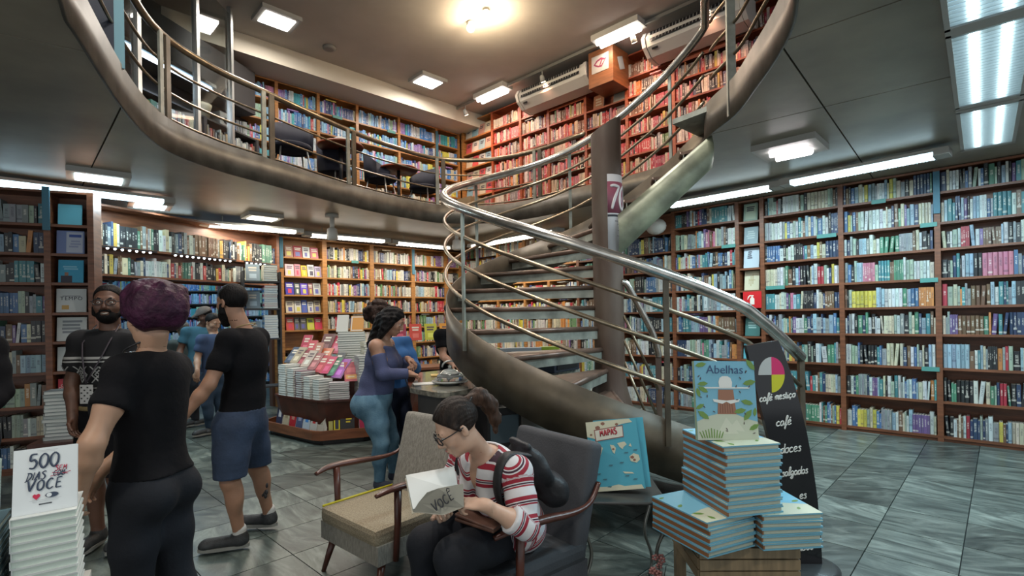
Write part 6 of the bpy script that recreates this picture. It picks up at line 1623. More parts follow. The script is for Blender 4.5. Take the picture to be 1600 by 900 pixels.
def person(label, group, J, skin, h=.011, s=1.0, fem=False, head_s=1.0, arms='LR', hands=None, legs='LR', bust=0.0, belly=0.0, seatb=0.0, root=None, width=1.0):
    """one continuous body from the joints in J; returns a dict with the field, frames and the root Empty"""
    J = {k: np.array(v, float) for k, v in J.items()}
    base = J['root'] if 'root' in J else np.array([J['pelvis'][0], J['pelvis'][1], 0])
    rt = thing('person', label, 'person', tuple(base), 0, group)
    lat = unit(J['shR'] - J['shL']); upv = unit(J['neck'] - J['pelvis']); lat = unit(lat - upv * (lat @ upv)); fw = np.cross(upv, lat)
    hl = unit(J['hipR'] - J['hipL']); up2 = unit(J['waist'] - J['pelvis']); hl = unit(hl - up2 * (hl @ up2)); fw2 = np.cross(up2, hl)
    T, T2 = np.array([fw, lat, upv]), np.array([fw2, hl, up2])
    b1 = (J['pelvis'], upv)
    torso = [ell(J['pelvis'], (.125 * s * width, .165 * s * width, .13 * s), T2, .05, band=b1), ell(J['waist'], ((.105 + belly) * s * width, .138 * s * width, .15 * s), T, .06, band=b1),
             ell(J['chest'], (.112 * s * width, .155 * s * width, .19 * s), T, .06, band=b1), cap(J['shL'], J['shR'], .062 * s, .062 * s, .05, band=b1), ell((J['chest'] + J['neck']) / 2 + fw * -.01, (.085 * s, .12 * s, .08 * s), T, .05, band=b1)]
    if bust:
        for q in (-1, 1): torso.append(ell(J['chest'] + fw * .085 * s + lat * q * .07 * s - upv * .01, (bust, bust * .95, bust * .95), T, .035, band=b1))
    if seatb:
        for q in (-1, 1): torso.append(ell(J['pelvis'] - fw2 * .07 * s + hl * q * .075 * s - up2 * .05, (seatb, seatb * .9, seatb), T2, .05, band=b1))
    limbs = {}
    for q in 'LR':
        sg = 1 if q == 'R' else -1
        if q in arms:
            sh, el, wr = J['sh' + q], J['el' + q], J['wr' + q]; ax_ = unit(el - sh); ax2 = unit(wr - el)
            limbs['ua' + q] = [cap(sh, sh + (el - sh) * .5, .054 * s * width, .050 * s * width, .03, band=(sh, ax_)), cap(sh + (el - sh) * .5, el, .049 * s * width, .039 * s, .03, band=(sh, ax_))]
            limbs['fa' + q] = [cap(el, el + (wr - el) * .35, .040 * s, .041 * s, .025, band=(el, ax2)), cap(el + (wr - el) * .35, wr, .040 * s, .026 * s, .025, band=(el, ax2))]
        if q in legs:
            hp, kn, an = J['hip' + q], J['kn' + q], J['an' + q]; bk = unit(np.cross(unit(an - kn), hl)); 
            limbs['th' + q] = [cap(hp, hp + (kn - hp) * .5, .092 * s * width, .080 * s * width, .05), cap(hp + (kn - hp) * .5, kn, .079 * s * width, .057 * s, .03)]
            cb = -fw2 if abs(unit(an - kn)[2]) > .8 else fw2 * 0
            limbs['sh' + q] = [cap(kn, an, .053 * s, .036 * s, .03), ell(kn + (an - kn) * .3 + cb * .022 * s, (.048 * s, .046 * s, .11 * s), np.array([fw2, hl, up2]) if abs(unit(an - kn)[2]) > .8 else None, .03) if abs(unit(an - kn)[2]) > .8 else cap(kn, an, .052 * s, .036 * s, .03)]
            toe = J['toe' + q]
            limbs['ft' + q] = [cap(an, an - V3(0, 0, .045), .036 * s, .036 * s, .02), cap(an - V3(0, 0, .05), toe, .036 * s, .030 * s, .02)]
    H = head_frame(J['hf'], J['hu']); hp_, W = head_prims(J['head'], H, head_s, fem)
    neck = [cap(J['neck'] - upv * .03, J['head'] - H[2] * .07 * head_s - H[0] * .02 * head_s, (.050 if fem else .060) * s, (.046 if fem else .055) * s, .03)]
    hnd = []
    for (q, d, nr, side, kw) in (hands or []): hnd += hand_prims(J['wr' + q], d, nr, side, **kw)
    body = torso + neck + hp_ + [p for k in limbs for p in limbs[k]]
    fine = min(h, .0055)
    # coarse body, fine head and fine hands from the same field, joined into one mesh
    boxes = []
    hc, hr = J['head'], .135 * head_s
    boxes.append((hc - V3(hr, hr, .125 * head_s), hc + V3(hr, hr, .16 * head_s), fine))
    for (q, d, nr, side, kw) in (hands or []):
        c_ = J['wr' + q] + unit(d) * .08; boxes.append((c_ - .115, c_ + .115, .0045))
    allp = body + hnd
    vs, fs, nv = [], [], 0
    v, f = polygonise(allp, h)
    cen = v[f].mean(1); keep = np.ones(len(f), bool)
    for lo, hi, _ in boxes: keep &= ~np.all((cen > lo + h * .2) & (cen < hi - h * .2), 1)
    vs.append(v); fs.append(f[keep]); nv += len(v)
    for lo, hi, hh in boxes:
        near = [p for p in allp if np.all(p.bounds()[1] > lo - .05) and np.all(p.bounds()[0] < hi + .05)]
        v, f = polygonise(near, hh, lo - 2 * hh, hi + 2 * hh)
        cen = v[f].mean(1); f = f[np.all((cen > lo) & (cen < hi), 1)]
        vs.append(v); fs.append(f + nv); nv += len(v)
    v = np.concatenate(vs); f = np.concatenate(fs)
    used = np.unique(f); mp = -np.ones(len(v), int); mp[used] = np.arange(len(used)); v, f = v[used], mp[f]
    me = bpy.data.meshes.new('body'); me.from_pydata((v - base).tolist(), [], f.tolist()); me.polygons.foreach_set('use_smooth', [True] * len(f)); me.materials.append(skin); me.update()
    bo = link('body', me, rt)
    D = dict(root=rt, base=base, J=J, T=T, T2=T2, torso=torso, limbs=limbs, W=W, H=H, head=hp_, neck=neck, hs=head_s, fw=fw, lat=lat, up=upv, s=s)
    return D

def garment(D, name, parts, off, m, clips=(), h=.010, extra=(), band=False, noise=None, own_clips=None):
    prims = []
    for key in parts:
        src = D['torso'] if key == 'torso' else D['limbs'][key] if key in D['limbs'] else D[key]
        for p in src:
            if p.sub: continue
            g_ = p.grow(off)
            if own_clips and key in own_clips: g_.clips = tuple(own_clips[key])
            prims.append(g_)
    prims += list(extra)
    return skin_obj(name, prims, h, m, D['root'], D['base'], clips, noise, band)

def eyes(D, iris=(.05, .025, .015), open_=True):
    W, hs = D['W'], D['hs']; 
    for y in (-1, 1):
        e = MB(); e.ball(Vector(W(.0785, y * .032, -.001) - D['base']), .0105 * hs, 10)
        eo = e.build('eye', mat('eye_white', (.55, .53, .50), .25), D['root'])
        i_ = MB(); i_.ball(Vector(W(.0865, y * .032, -.0015) - D['base']), .0048 * hs, 8); i_.build('iris', cmat(iris, .15), eo)
def brows(D, m, t=.0045):
    W, hs = D['W'], D['hs']; b = MB()
    for y in (-1, 1): b = MB(); b.tube([Vector(W(.088 - .002, y * .016, .020) - D['base']), Vector(W(.0875, y * .032, .026) - D['base']), Vector(W(.076, y * .047, .020) - D['base'])], [t * hs * .8, t * hs, t * .5 * hs], 6); b.build('eyebrow', m, D['root'])
def lips(D, c):
    W, hs = D['W'], D['hs']; b = MB()
    b.tube([Vector(W(.086, -.021, -.068) - D['base']), Vector(W(.0955, -.008, -.0635) - D['base']), Vector(W(.0965, .0, -.0655) - D['base']), Vector(W(.0955, .008, -.0635) - D['base']), Vector(W(.086, .021, -.068) - D['base'])], [.001, .0042 * hs, .0042 * hs, .0042 * hs, .001], 6)
    b.tube([Vector(W(.086, -.019, -.071) - D['base']), Vector(W(.0935, .0, -.0765) - D['base']), Vector(W(.086, .019, -.071) - D['base'])], [.001, .005 * hs, .001], 6)
    b.build('lips', cmat(c, .4), D['root'])
def glasses(D, m, rx=.024, rz=.018, t=.0022, rect=False):
    W, B0 = D['W'], D['base']; g_ = MB()
    for y in (-1, 1):
        pts = []
        for k in range(20):
            a = 2 * PI * k / 20; cx, cz = math.cos(a), math.sin(a)
            if rect: cx, cz = np.sign(cx) * abs(cx) ** .5, np.sign(cz) * abs(cz) ** .5
            pts.append(Vector(W(.107 - .010 * abs(cx * rx / .024 + y * 1.0) * .5, y * .033 + rx * cx, .0 + rz * cz) - B0))
        g_.tube(pts, t, 6, closed=True)
        g_.tube([Vector(W(.100, y * .058, .004) - B0), Vector(W(.05, y * .080, .006) - B0), Vector(W(-.01, y * .086, .004) - B0)], t, 6)
    g_.tube([Vector(W(.108, -.010, .004) - B0), Vector(W(.111, 0, .006) - B0), Vector(W(.108, .010, .004) - B0)], t, 6)
    return g_.build('glasses', m, D['root'])
def shoe(D, q, m, sole_m, L=.27, sh=1.0):
    an, toe = D['J']['an' + q], D['J']['toe' + q]; d = toe - an; d[2] = 0; d = unit(d); B0 = D['base']
    gz = max(0.0, an[2] - .085)
    heel = np.array([an[0], an[1], gz]) - d * .055; tip = heel + d * L; w = np.cross(d, V3(0, 0, 1))
    P = [cap(heel + d * .045 + V3(0, 0, .055), heel + d * .05 + V3(0, 0, .085), .042 * sh, .042 * sh, .02), cap(heel + d * .05 + V3(0, 0, .045), tip - d * .05 + V3(0, 0, .040), .042 * sh, .038 * sh, .03), ell(tip - d * .06 + V3(0, 0, .034), (.062, .043 * sh, .032), np.array([d, w, V3(0, 0, 1)]), .02)]
    o = skin_obj('shoe', P, .007, m, D['root'], B0, clips=[(np.array([0, 0, gz + .018]), V3(0, 0, -1)), (np.array([0, 0, gz + .105]), V3(0, 0, 1))])
    ou = []
    for k in range(18):
        a = 2 * PI * k / 18; c, s_ = math.cos(a), math.sin(a); ou.append(heel + d * (L / 2) + d * (L / 2 + .006) * np.sign(c) * abs(c) ** .7 + w * (.047 * sh * (1 if c > 0 else .85)) * np.sign(s_) * abs(s_) ** .75)
    MB().prism([(p[0] - B0[0], p[1] - B0[1]) for p in ou][::-1], gz + .002 - B0[2], gz + .024 - B0[2]).build('sole', sole_m, o)
    return o

HAIRK = mat('black_hair', (.006, .005, .005), .6, spec=.15, noise=.3, nscale=60, bump=.5, bscale=120, stretch=(1, 1, .2))
HAIRB = mat('brown_black_hair', (.014, .009, .007), .55, spec=.2, noise=.4, nscale=50, bump=.5, bscale=110, stretch=(1, 1, .2))
HAIRP = mat('dark_purple_hair', (.020, .004, .015), .5, spec=.2, col2=(.050, .011, .034), nscale=26, bump=.7, bscale=60)
HAIRC = mat('dark_brown_curls', (.026, .013, .009), .6, spec=.2, noise=.4, nscale=30, bump=.6, bscale=70)
BLKC = mat('black_cotton', (.0045, .0045, .006), .95, spec=.2, noise=.2, nscale=6, bump=.25, bscale=40)
DENIM = mat('blue_denim', (.065, .15, .23), .85, col2=(.15, .28, .38), nscale=7, bump=.3, bscale=110)
NAVYC = mat('navy_shorts_cloth', (.022, .038, .075), .85, noise=.25, nscale=7, bump=.3, bscale=50)
PERI = mat('slate_blue_knit', (.062, .075, .16), .85, noise=.18, nscale=6, bump=.3, bscale=130)
LEGG = mat('dark_leggings', (.007, .009, .014), .8, spec=.3, noise=.2, nscale=5, bump=.15, bscale=60)
def strand(D, amp, k):
    '''fine grooves that fan out round the head from the brow to the nape'''
    c, H = D['J']['head'], D['H']
    def f(X, Y, Z):
        y = H[1][0] * (X - c[0]) + H[1][1] * (Y - c[1]) + H[1][2] * (Z - c[2]); z = H[2][0] * (X - c[0]) + H[2][1] * (Y - c[1]) + H[2][2] * (Z - c[2]); x = H[0][0] * (X - c[0]) + H[0][1] * (Y - c[1]) + H[0][2] * (Z - c[2])
        a = np.arctan2(y, z + .02)
        return amp * np.sin(a * k + 1.5 * np.sin(x * 40) + np.sin(a * 7)) 
    return f
def hair_noise(amp, sc):
    return lambda X, Y, Z: amp * (np.sin(X * sc + 2.1 * np.sin(Z * sc * .6)) * np.sin(Y * sc * 1.1 + 1.3 * np.sin(X * sc * .7)) + .6 * np.sin(Z * sc * 1.3 + Y * sc * .9 + 1.0))
SK_TAN, SK_DARK, SK_LIGHT, SK_MED, SK_FAIR = skin_mat('skin_tan', (.33, .175, .11)), skin_mat('skin_dark', (.125, .060, .038)), skin_mat('skin_light', (.40, .235, .155)), skin_mat('skin_medium', (.40, .215, .14)), skin_mat('skin_fair', (.50, .315, .225))
TATTOO = mat('tattoo_ink', (.03, .028, .03), .6)
SHOEK = mat('shoe_dark', (.022, .024, .026), .6, noise=.3, nscale=30, bump=.3, bscale=150)
SOLE = mat('shoe_sole_grey', (.22, .22, .20), .6)
SOCK = mat('white_sock', (.48, .48, .46), .9)
def lit(c, s): return Vector(tuple(c)) if s is None else Vector(tuple(c - s))

# ================================================================== man in black T-shirt and navy shorts
D = person('bearded man walking left in black T-shirt, navy shorts and dark trainers', None,
    dict(head=(-1.885, 3.45, 1.655), neck=(-1.815, 3.47, 1.465), shL=(-1.83, 3.31, 1.40), shR=(-1.80, 3.62, 1.40), chest=(-1.80, 3.46, 1.25), waist=(-1.825, 3.47, 1.02), pelvis=(-1.845, 3.47, .86), elL=(-1.90, 3.20, 1.13), wrL=(-2.03, 3.14, .94), elR=(-1.86, 3.76, 1.11), wrR=(-2.0, 3.74, .93),
         hipL=(-1.86, 3.39, .82), hipR=(-1.845, 3.56, .80), knL=(-1.87, 3.36, .47), anL=(-1.845, 3.42, .10), toeL=(-2.02, 3.37, .045), knR=(-1.84, 3.66, .47), anR=(-1.80, 3.74, .11), toeR=(-1.96, 3.74, .05), hf=(-.94, .33, -.04), hu=(0, 0, 1)),
    SK_TAN, s=1.0, width=1.0, belly=.012, hands=[('L', (-.45, -.1, -.9), (.3, 1, 0), (-1, 0, .3), dict(curl=1.25, s=1.0))])
garment(D, 'shirt', ['torso', 'uaL', 'uaR'], .014, BLKC, clips=[(D['J']['pelvis'] + V3(0, 0, .02), V3(0, 0, -1)), (D['J']['neck'] + V3(0, 0, .015), V3(.12, 0, 1))], own_clips={'uaL': [(V3(-1.885, 3.23, 1.215), unit(V3(-.1, -.25, -1)))], 'uaR': [(V3(-1.81, 3.70, 1.20), unit(V3(-.1, .3, -1)))]})
kL, kR = D['J']['knL'], D['J']['knR']
garment(D, 'shorts', ['torso', 'thL', 'thR'], .016, NAVYC, clips=[(D['J']['pelvis'] + V3(0, 0, .075), V3(0, 0, 1)), (kL + V3(0, 0, .03), V3(0, 0, -1))], extra=[cap(D['J']['hipL'], kL, .112, .094, .05), cap(D['J']['hipR'], kR, .112, .092, .05)])
H_, W = D['H'], D['W']
skin_obj('hair', [ell(W(-.012, 0, .030), (.101, .083, .094), H_)], .006, HAIRK, D['root'], D['base'], clips=[(W(.045, 0, .055), H_ @ np.eye(3)[0] * 0 + H_[0] * .80 - H_[2] * .60), (W(0, 0, -.045), -H_[2])])
skin_obj('beard', [ell(W(.026, 0, -.080), (.072, .063, .062), H_, .02), cap(W(.05, 0, -.11), W(.060, 0, -.140), .045, .030, .03), cap(W(.012, .076, -.02), W(.02, .066, -.07), .012, .02, .02), cap(W(.012, -.076, -.02), W(.02, -.066, -.07), .012, .02, .02)], .006, HAIRK, D['root'], D['base'], clips=[(W(.07, 0, -.052), H_[0] * .55 + H_[2] * .83)])
eyes(D); brows(D, HAIRK)
for q, sl in (('L', SOLE), ('R', SOLE)):
    shoe(D, q, SHOEK, sl, .30, 1.05)
    an = D['J']['an' + q]; skin_obj('sock', [cap(an - V3(0, 0, .02), an + V3(0, 0, .035), .042, .043)], .007, SOCK, D['root'], D['base'])
MB().tube([Vector(tuple(D['J']['wrL'] - D['base'])) + Vector((.030 * math.cos(a) * .9, .033 * math.sin(a), .012 * math.cos(a) + .015)) for a in np.linspace(0, 2 * PI, 16)[:-1]], .005, 6, closed=True).build('bracelet', cmat((.45, .36, .16), .3), D['root'])
nk = D['J']['neck']; MB().tube([Vector(tuple(nk - D['base'])) + Vector((.066 * math.cos(a) - .0, .070 * math.sin(a), .022 + .02 * math.cos(a))) for a in np.linspace(0, 2 * PI, 22)[:-1]], .004, 6, closed=True).build('necklace', cmat((.30, .22, .10), .4), D['root'])
tt = MB(); c_ = (kR + D['J']['anR']) / 2 - D['base']
for k in range(16): tt.ball(Vector(tuple(c_)) + Vector((R.uniform(-.022, .026) + .022, -.045, .05 + R.uniform(-.08, .08))), (.012, .010, .020), 8)
tt.build('calf_tattoo', TATTOO, D['root'])

# ================================================================== woman with purple hair
D = person('woman with short dark purple hair in black T-shirt and black leggings, seen from behind', None,
    dict(head=(-1.445, 2.06, 1.548), neck=(-1.475, 2.085, 1.405), shL=(-1.475, 1.95, 1.335), shR=(-1.465, 2.20, 1.32), chest=(-1.465, 2.08, 1.21), waist=(-1.475, 2.08, 1.02), pelvis=(-1.475, 2.08, .885), elL=(-1.50, 1.82, 1.095), wrL=(-1.565, 1.84, .925), elR=(-1.60, 2.25, 1.04), wrR=(-1.70, 2.10, .915),
         hipL=(-1.48, 2.0, .84), hipR=(-1.47, 2.17, .83), knL=(-1.50, 2.0, .46), anL=(-1.46, 2.03, .09), toeL=(-1.60, 2.0, .045), knR=(-1.44, 2.16, .46), anR=(-1.38, 2.20, .09), toeR=(-1.52, 2.2, .045), hf=(-.86, .48, -.05), hu=(.05, 0, 1), root=(-1.47, 2.08, 0)),
    SK_LIGHT, s=.97, fem=True, width=.90, bust=.085, seatb=.072, hands=[('L', (-.35, .1, -.9), (.1, 1, .2), (-.4, 0, .6), dict(curl=.55, s=.93)), ('R', (-.2, -.55, -.75), (.4, -.3, -.2), (-.5, -.2, .5), dict(curl=.5, s=.93))])
J_ = D['J']
ua = unit(J_['elL'] - J_['shL']); ub_ = unit(J_['elR'] - J_['shR'])
garment(D, 'shirt', ['torso', 'uaL', 'uaR'], .015, BLKC, clips=[(J_['pelvis'] + V3(0, 0, .03), V3(0, 0, -1)), (J_['neck'] + V3(.03, 0, .0), unit(V3(-.35, .1, 1)))], own_clips={'uaL': [(J_['shL'] + ua * .135, ua)], 'uaR': [(J_['shR'] + ub_ * .135, ub_)]}, h=.009)
garment(D, 'leggings', ['torso', 'thL', 'thR', 'shL', 'shR'], .009, LEGG, clips=[(J_['waist'] + V3(0, 0, .02), V3(0, 0, 1)), (V3(0, 0, .12), V3(0, 0, -1))], h=.010)
for q in 'LR': shoe(D, q, SHOEK, SOLE, .25)
H_, W = D['H'], D['W']
rr = random.Random(4); hp = [ell(W(-.020, 0, .046), (.120, .108, .104), H_, .03), ell(W(-.055, 0, .01), (.085, .092, .085), H_, .04), ell(W(.035, .0, .095), (.075, .080, .055), H_, .03)]
for k in range(46):
    a, b = rr.uniform(0, 2 * PI), rr.uniform(-.25, .55); r_ = .104
    p = W(-.025 + r_ * math.cos(a) * math.cos(b), r_ * .92 * math.sin(a) * math.cos(b), .045 + .098 * math.sin(b)); t_ = unit(np.cross(p - D['J']['head'], H_[2]) + .5 * H_[2] * rr.uniform(-1, 1))
    hp.append(cap(p - t_ * .028, p + t_ * .028, .014, .009, .016))
skin_obj('hair', hp, .006, HAIRP, D['root'], D['base'], clips=[(W(.055, 0, .02), unit(H_[0] * .85 - H_[2] * .5)), (W(-.02, 0, -.068), unit(-H_[2] - H_[0] * .2))])
eyes(D); brows(D, HAIRB); lips(D, (.30, .09, .08))
nk = J_['neck'] - D['base']; MB().tube([Vector(tuple(nk)) + Vector((.072 * math.cos(a) - .018, .074 * math.sin(a), .028 + .034 * math.cos(a))) for a in np.linspace(-.2, 2 * PI - .9, 26)], .0045, 6).build('lanyard', BLACKP, D['root'])
pl = MB(); c_ = J_['pelvis'] - D['base']
MB().box((.02, -.268, .10), (.010, .006, .030), 0, None, .002).build('zip_pull', cmat((.5, .5, .48)), D['root'])
pp = np.array(J_['elL']) * .62 + np.array(J_['wrL']) * .38 - D['base']
tt = MB(); cd = Vector((.62, -.78, 0)); sd = Vector((.78, .62, 0)); o3 = Vector(tuple(pp)) + cd * .0395
def ap(u, w): return o3 + sd * u + Vector((0, 0, w)) - cd * (u * u * 14)
tt.tube([ap(.024 * math.cos(a), .013 * math.sin(a)) for a in np.linspace(0, 2 * PI, 18)[:-1]], .0022, 5, closed=True).tube([ap(-.014, .002), ap(-.004, -.004), ap(.006, .003), ap(.016, -.002)], .002, 5)
tt.build('arm_tattoo', TATTOO, D['root'])

# ================================================================== bearded man with glasses and patterned sweater
def sweater():
    m, nt, b = _mat('patterned_knit'); N, L = nt.nodes, nt.links
    a = N.new('ShaderNodeAttribute'); a.attribute_name = 'band'; tc = N.new('ShaderNodeTexCoord'); sp = N.new('ShaderNodeSeparateXYZ'); L.new(tc.outputs['Object'], sp.inputs[0])
    def m_(op, x, y=None):
        n_ = N.new('ShaderNodeMath'); n_.operation = op
        for i, v in enumerate((x, y)):
            if v is None: continue
            if isinstance(v, (int, float)): n_.inputs[i].default_value = v
            else: L.new(v, n_.inputs[i])
        return n_.outputs[0]
    z = sp.outputs[2]; tot = None
    for zz, w in ((1.295, .008), (1.270, .005), (1.095, .004), (1.06, .008), (1.03, .008)):
        q = m_('LESS_THAN', m_('ABSOLUTE', m_('SUBTRACT', z, zz)), w); tot = q if tot is None else m_('MAXIMUM', tot, q)
    f = m_('ABSOLUTE', m_('SUBTRACT', m_('FRACT', m_('MULTIPLY', m_('ADD', sp.outputs[0], .02), 7.2)), .5))          # 0 .. .5 across a motif
    zr = m_('MULTIPLY', m_('ABSOLUTE', m_('SUBTRACT', z, 1.185)), 7.2)
    dsum = m_('ADD', f, zr)
    dm = m_('LESS_THAN', m_('ABSOLUTE', m_('SUBTRACT', dsum, .38)), .05); dm2 = m_('LESS_THAN', m_('ABSOLUTE', m_('SUBTRACT', dsum, .20)), .04); cr_ = m_('LESS_THAN', m_('ABSOLUTE', m_('SUBTRACT', f, zr)), .035)
    inb = m_('LESS_THAN', m_('ABSOLUTE', m_('SUBTRACT', z, 1.185)), .055)
    tot = m_('MAXIMUM', tot, m_('MULTIPLY', inb, m_('MAXIMUM', dm, m_('MAXIMUM', dm2, cr_))))
    lo = m_('MULTIPLY', m_('LESS_THAN', m_('ABSOLUTE', m_('SUBTRACT', z, 1.098)), .014), m_('LESS_THAN', f, .12)); tot = m_('MAXIMUM', tot, lo)
    mx = N.new('ShaderNodeMix'); mx.data_type = 'RGBA'; L.new(tot, mx.inputs[0]); mx.inputs[6].default_value = (.006, .006, .008, 1); mx.inputs[7].default_value = (.36, .36, .35, 1)
    L.new(mx.outputs[2], b.inputs['Base Color']); b.inputs['Roughness'].default_value = .9
    return m
D = person('smiling bearded man with round glasses in black patterned sweater and black shorts', None,
    dict(head=(-2.755, 3.5, 1.665), neck=(-2.77, 3.53, 1.49), shL=(-2.59, 3.52, 1.40), shR=(-2.94, 3.50, 1.40), chest=(-2.77, 3.52, 1.26), waist=(-2.785, 3.53, 1.05), pelvis=(-2.79, 3.54, .90), elL=(-2.52, 3.45, 1.13), wrL=(-2.46, 3.32, .93), elR=(-2.99, 3.47, 1.13), wrR=(-2.93, 3.40, .90),
         hipL=(-2.71, 3.54, .85), hipR=(-2.88, 3.54, .85), knL=(-2.70, 3.48, .48), anL=(-2.72, 3.54, .10), toeL=(-2.66, 3.38, .045), knR=(-2.87, 3.48, .48), anR=(-2.87, 3.52, .10), toeR=(-2.85, 3.34, .045), hf=(.42, -.90, .0), hu=(0, 0, 1)),
    SK_DARK, s=1.04, head_s=1.08, width=1.03, hands=[('L', (.2, -.4, -.9), (-1, 0, 0), (0, -1, 0), dict(curl=.4)), ('R', (.2, -.2, -.9), (1, 0, 0), (0, -1, 0), dict(curl=.4))])
J_ = D['J']; uL, uR = unit(J_['elL'] - J_['shL']), unit(J_['elR'] - J_['shR'])
garment(D, 'sweater', ['torso', 'uaL', 'uaR'], .017, sweater(), clips=[(J_['pelvis'] + V3(0, 0, .06), V3(0, 0, -1)), (J_['neck'] + V3(0, 0, .005), unit(V3(.1, -.3, 1)))], own_clips={'uaL': [(J_['shL'] + uL * .20, uL)], 'uaR': [(J_['shR'] + uR * .20, uR)]}, h=.009)
garment(D, 'shorts', ['torso', 'thL', 'thR'], .014, BLKC, clips=[(J_['pelvis'] + V3(0, 0, .065), V3(0, 0, 1)), (V3(0, 0, .50), V3(0, 0, -1))], extra=[cap(J_['hipL'], J_['knL'], .11, .098, .05), cap(J_['hipR'], J_['knR'], .11, .098, .05)])
skin_obj('belt', [p.grow(.020) for p in D['torso']], .010, cmat((.20, .15, .07), .7), D['root'], D['base'], clips=[(J_['pelvis'] + V3(0, 0, .075), V3(0, 0, 1)), (J_['pelvis'] + V3(0, 0, .040), V3(0, 0, -1))])
H_, W, hs = D['H'], D['W'], D['hs']
skin_obj('hair', [ell(W(-.012, 0, .032), (.104, .086, .094), H_)], .006, HAIRK, D['root'], D['base'], clips=[(W(.060, 0, .066), unit(H_[0] * .75 - H_[2] * .66)), (W(0, 0, -.035), -H_[2])])
skin_obj('beard', [ell(W(.030, 0, -.080), (.070, .063, .060), H_, .02), cap(W(.012, .074, -.015), W(.02, .064, -.07), .011, .02, .02), cap(W(.012, -.074, -.015), W(.02, -.064, -.07), .011, .02, .02), cap(W(.088, -.022, -.053), W(.088, .022, -.053), .010, .010, .01), ell(W(.090, 0, -.070), (.022, .020, .010), H_, .006, sub=True)], .0055, HAIRK, D['root'], D['base'], clips=[(W(.08, 0, -.042), unit(H_[0] * .25 + H_[2] * .95))])
eyes(D); brows(D, HAIRK, .005)
sm = MB(); sm.tube([Vector(W(.088, -.022, -.064) - D['base']), Vector(W(.0985, -.010, -.0695) - D['base']), Vector(W(.100, 0, -.071) - D['base']), Vector(W(.0985, .010, -.0695) - D['base']), Vector(W(.088, .022, -.064) - D['base'])], [.001, .0045, .0055, .0045, .001], 6)
sm.build('teeth', cmat((.36, .33, .29), .3), D['root'])
glasses(D, BLACKP, .0265, .0185, .0028)
for q in 'LR': shoe(D, q, SHOEK, SOLE, .29, 1.05)
ly = MB(); cst = J_['chest'] - D['base']
for sx in (-1, 1): ly.tube([Vector(tuple(J_['neck'] - D['base'])) + Vector((sx * .078, -.02, .025)), Vector(tuple(cst)) + Vector((sx * .088, -.118, .135)), Vector(tuple(cst)) + Vector((sx * .065, -.148, .05)), Vector(tuple(cst)) + Vector((sx * .025 - .02, -.158, -.06)), Vector(tuple(cst)) + Vector((-.035, -.158, -.13))], .006, 6, flat=.5)
lo = ly.build('lanyard', cmat((.05, .04, .05)), D['root'])
bd = MB().box(tuple(Vector(tuple(cst)) + Vector((-.035, -.155, -.20))), (.085, .006, .125), 0, None, .002).build('badge', cmat((.45, .45, .44)), lo)
for i in range(6): 
    for j in range(4): MB().box(tuple(Vector(tuple(cst)) + Vector((-.065 + j * .02, -.159, -.245 + i * .018))), (.010, .002, .008)).build('badge_mark', BLACKP, D['root']) if (i + j) % 2 else None

# ================================================================== long-haired woman in slate blue top and jeans
D = person('woman with long black hair in slate blue cold-shoulder top and jeans, standing at the counter', None,
    dict(head=(-1.055, 4.55, 1.50), neck=(-1.155, 4.57, 1.315), shR=(-1.175, 4.42, 1.285), shL=(-1.16, 4.74, 1.285), chest=(-1.175, 4.57, 1.15), waist=(-1.215, 4.57, .95), pelvis=(-1.235, 4.57, .81), elR=(-1.11, 4.375, 1.045), wrR=(-.90, 4.43, 1.045), elL=(-1.08, 4.80, 1.05), wrL=(-.95, 4.66, 1.15),
         hipR=(-1.225, 4.47, .76), hipL=(-1.245, 4.67, .75), knR=(-1.15, 4.44, .44), anR=(-1.19, 4.50, .10), toeR=(-1.04, 4.46, .045), knL=(-1.12, 4.68, .42), anL=(-1.12, 4.75, .10), toeL=(-.98, 4.73, .045), hf=(.86, -.12, -.42), hu=(.4, 0, 1)),
    SK_MED, s=.97, fem=True, width=1.14, bust=.085, belly=.02, seatb=.115, hands=[('R', (.9, .25, -.25), (.1, .1, -1), (0, 1, .3), dict(curl=.7, s=.92)), ('L', (.8, -.35, -.4), (-.2, -.2, -1), (0, -1, .2), dict(curl=.6, s=.92))])
J_ = D['J']
topm = PERI
sleeveR = [cap(J_['shR'] + (J_['elR'] - J_['shR']) * .38, J_['elR'], .064, .056, .02), cap(J_['elR'], J_['wrR'], .056, .044, .03)]
sleeveL = [cap(J_['shL'] + (J_['elL'] - J_['shL']) * .38, J_['elL'], .064, .056, .02), cap(J_['elL'], J_['wrL'], .056, .044, .03)]
garment(D, 'top', ['torso'], .013, topm, clips=[(J_['pelvis'] + V3(0, 0, .045), V3(0, 0, -1)), (J_['neck'] + V3(0, 0, -.01), unit(V3(.35, 0, 1))), (J_['shR'] + V3(0, -.010, .025), unit(V3(0, -1, .42))), (J_['shL'] + V3(0, .010, .025), unit(V3(0, 1, .42)))], h=.009)
for sl, q in ((sleeveR, 'R'), (sleeveL, 'L')):
    e = J_['wr' + q]; a = unit(e - J_['el' + q]); u_ = unit(J_['el' + q] - J_['sh' + q])
    skin_obj('sleeve', sl, .008, topm, D['root'], D['base'], clips=[(e - a * .005, a), (J_['sh' + q] + u_ * .075, -u_)])
garment(D, 'jeans', ['torso', 'thL', 'thR', 'shL', 'shR'], .012, DENIM, clips=[(J_['pelvis'] + V3(0, 0, .06), V3(0, 0, 1)), (V3(0, 0, .095), V3(0, 0, -1))], h=.010)
pk = MB(); c_ = J_['pelvis'] - D['base']
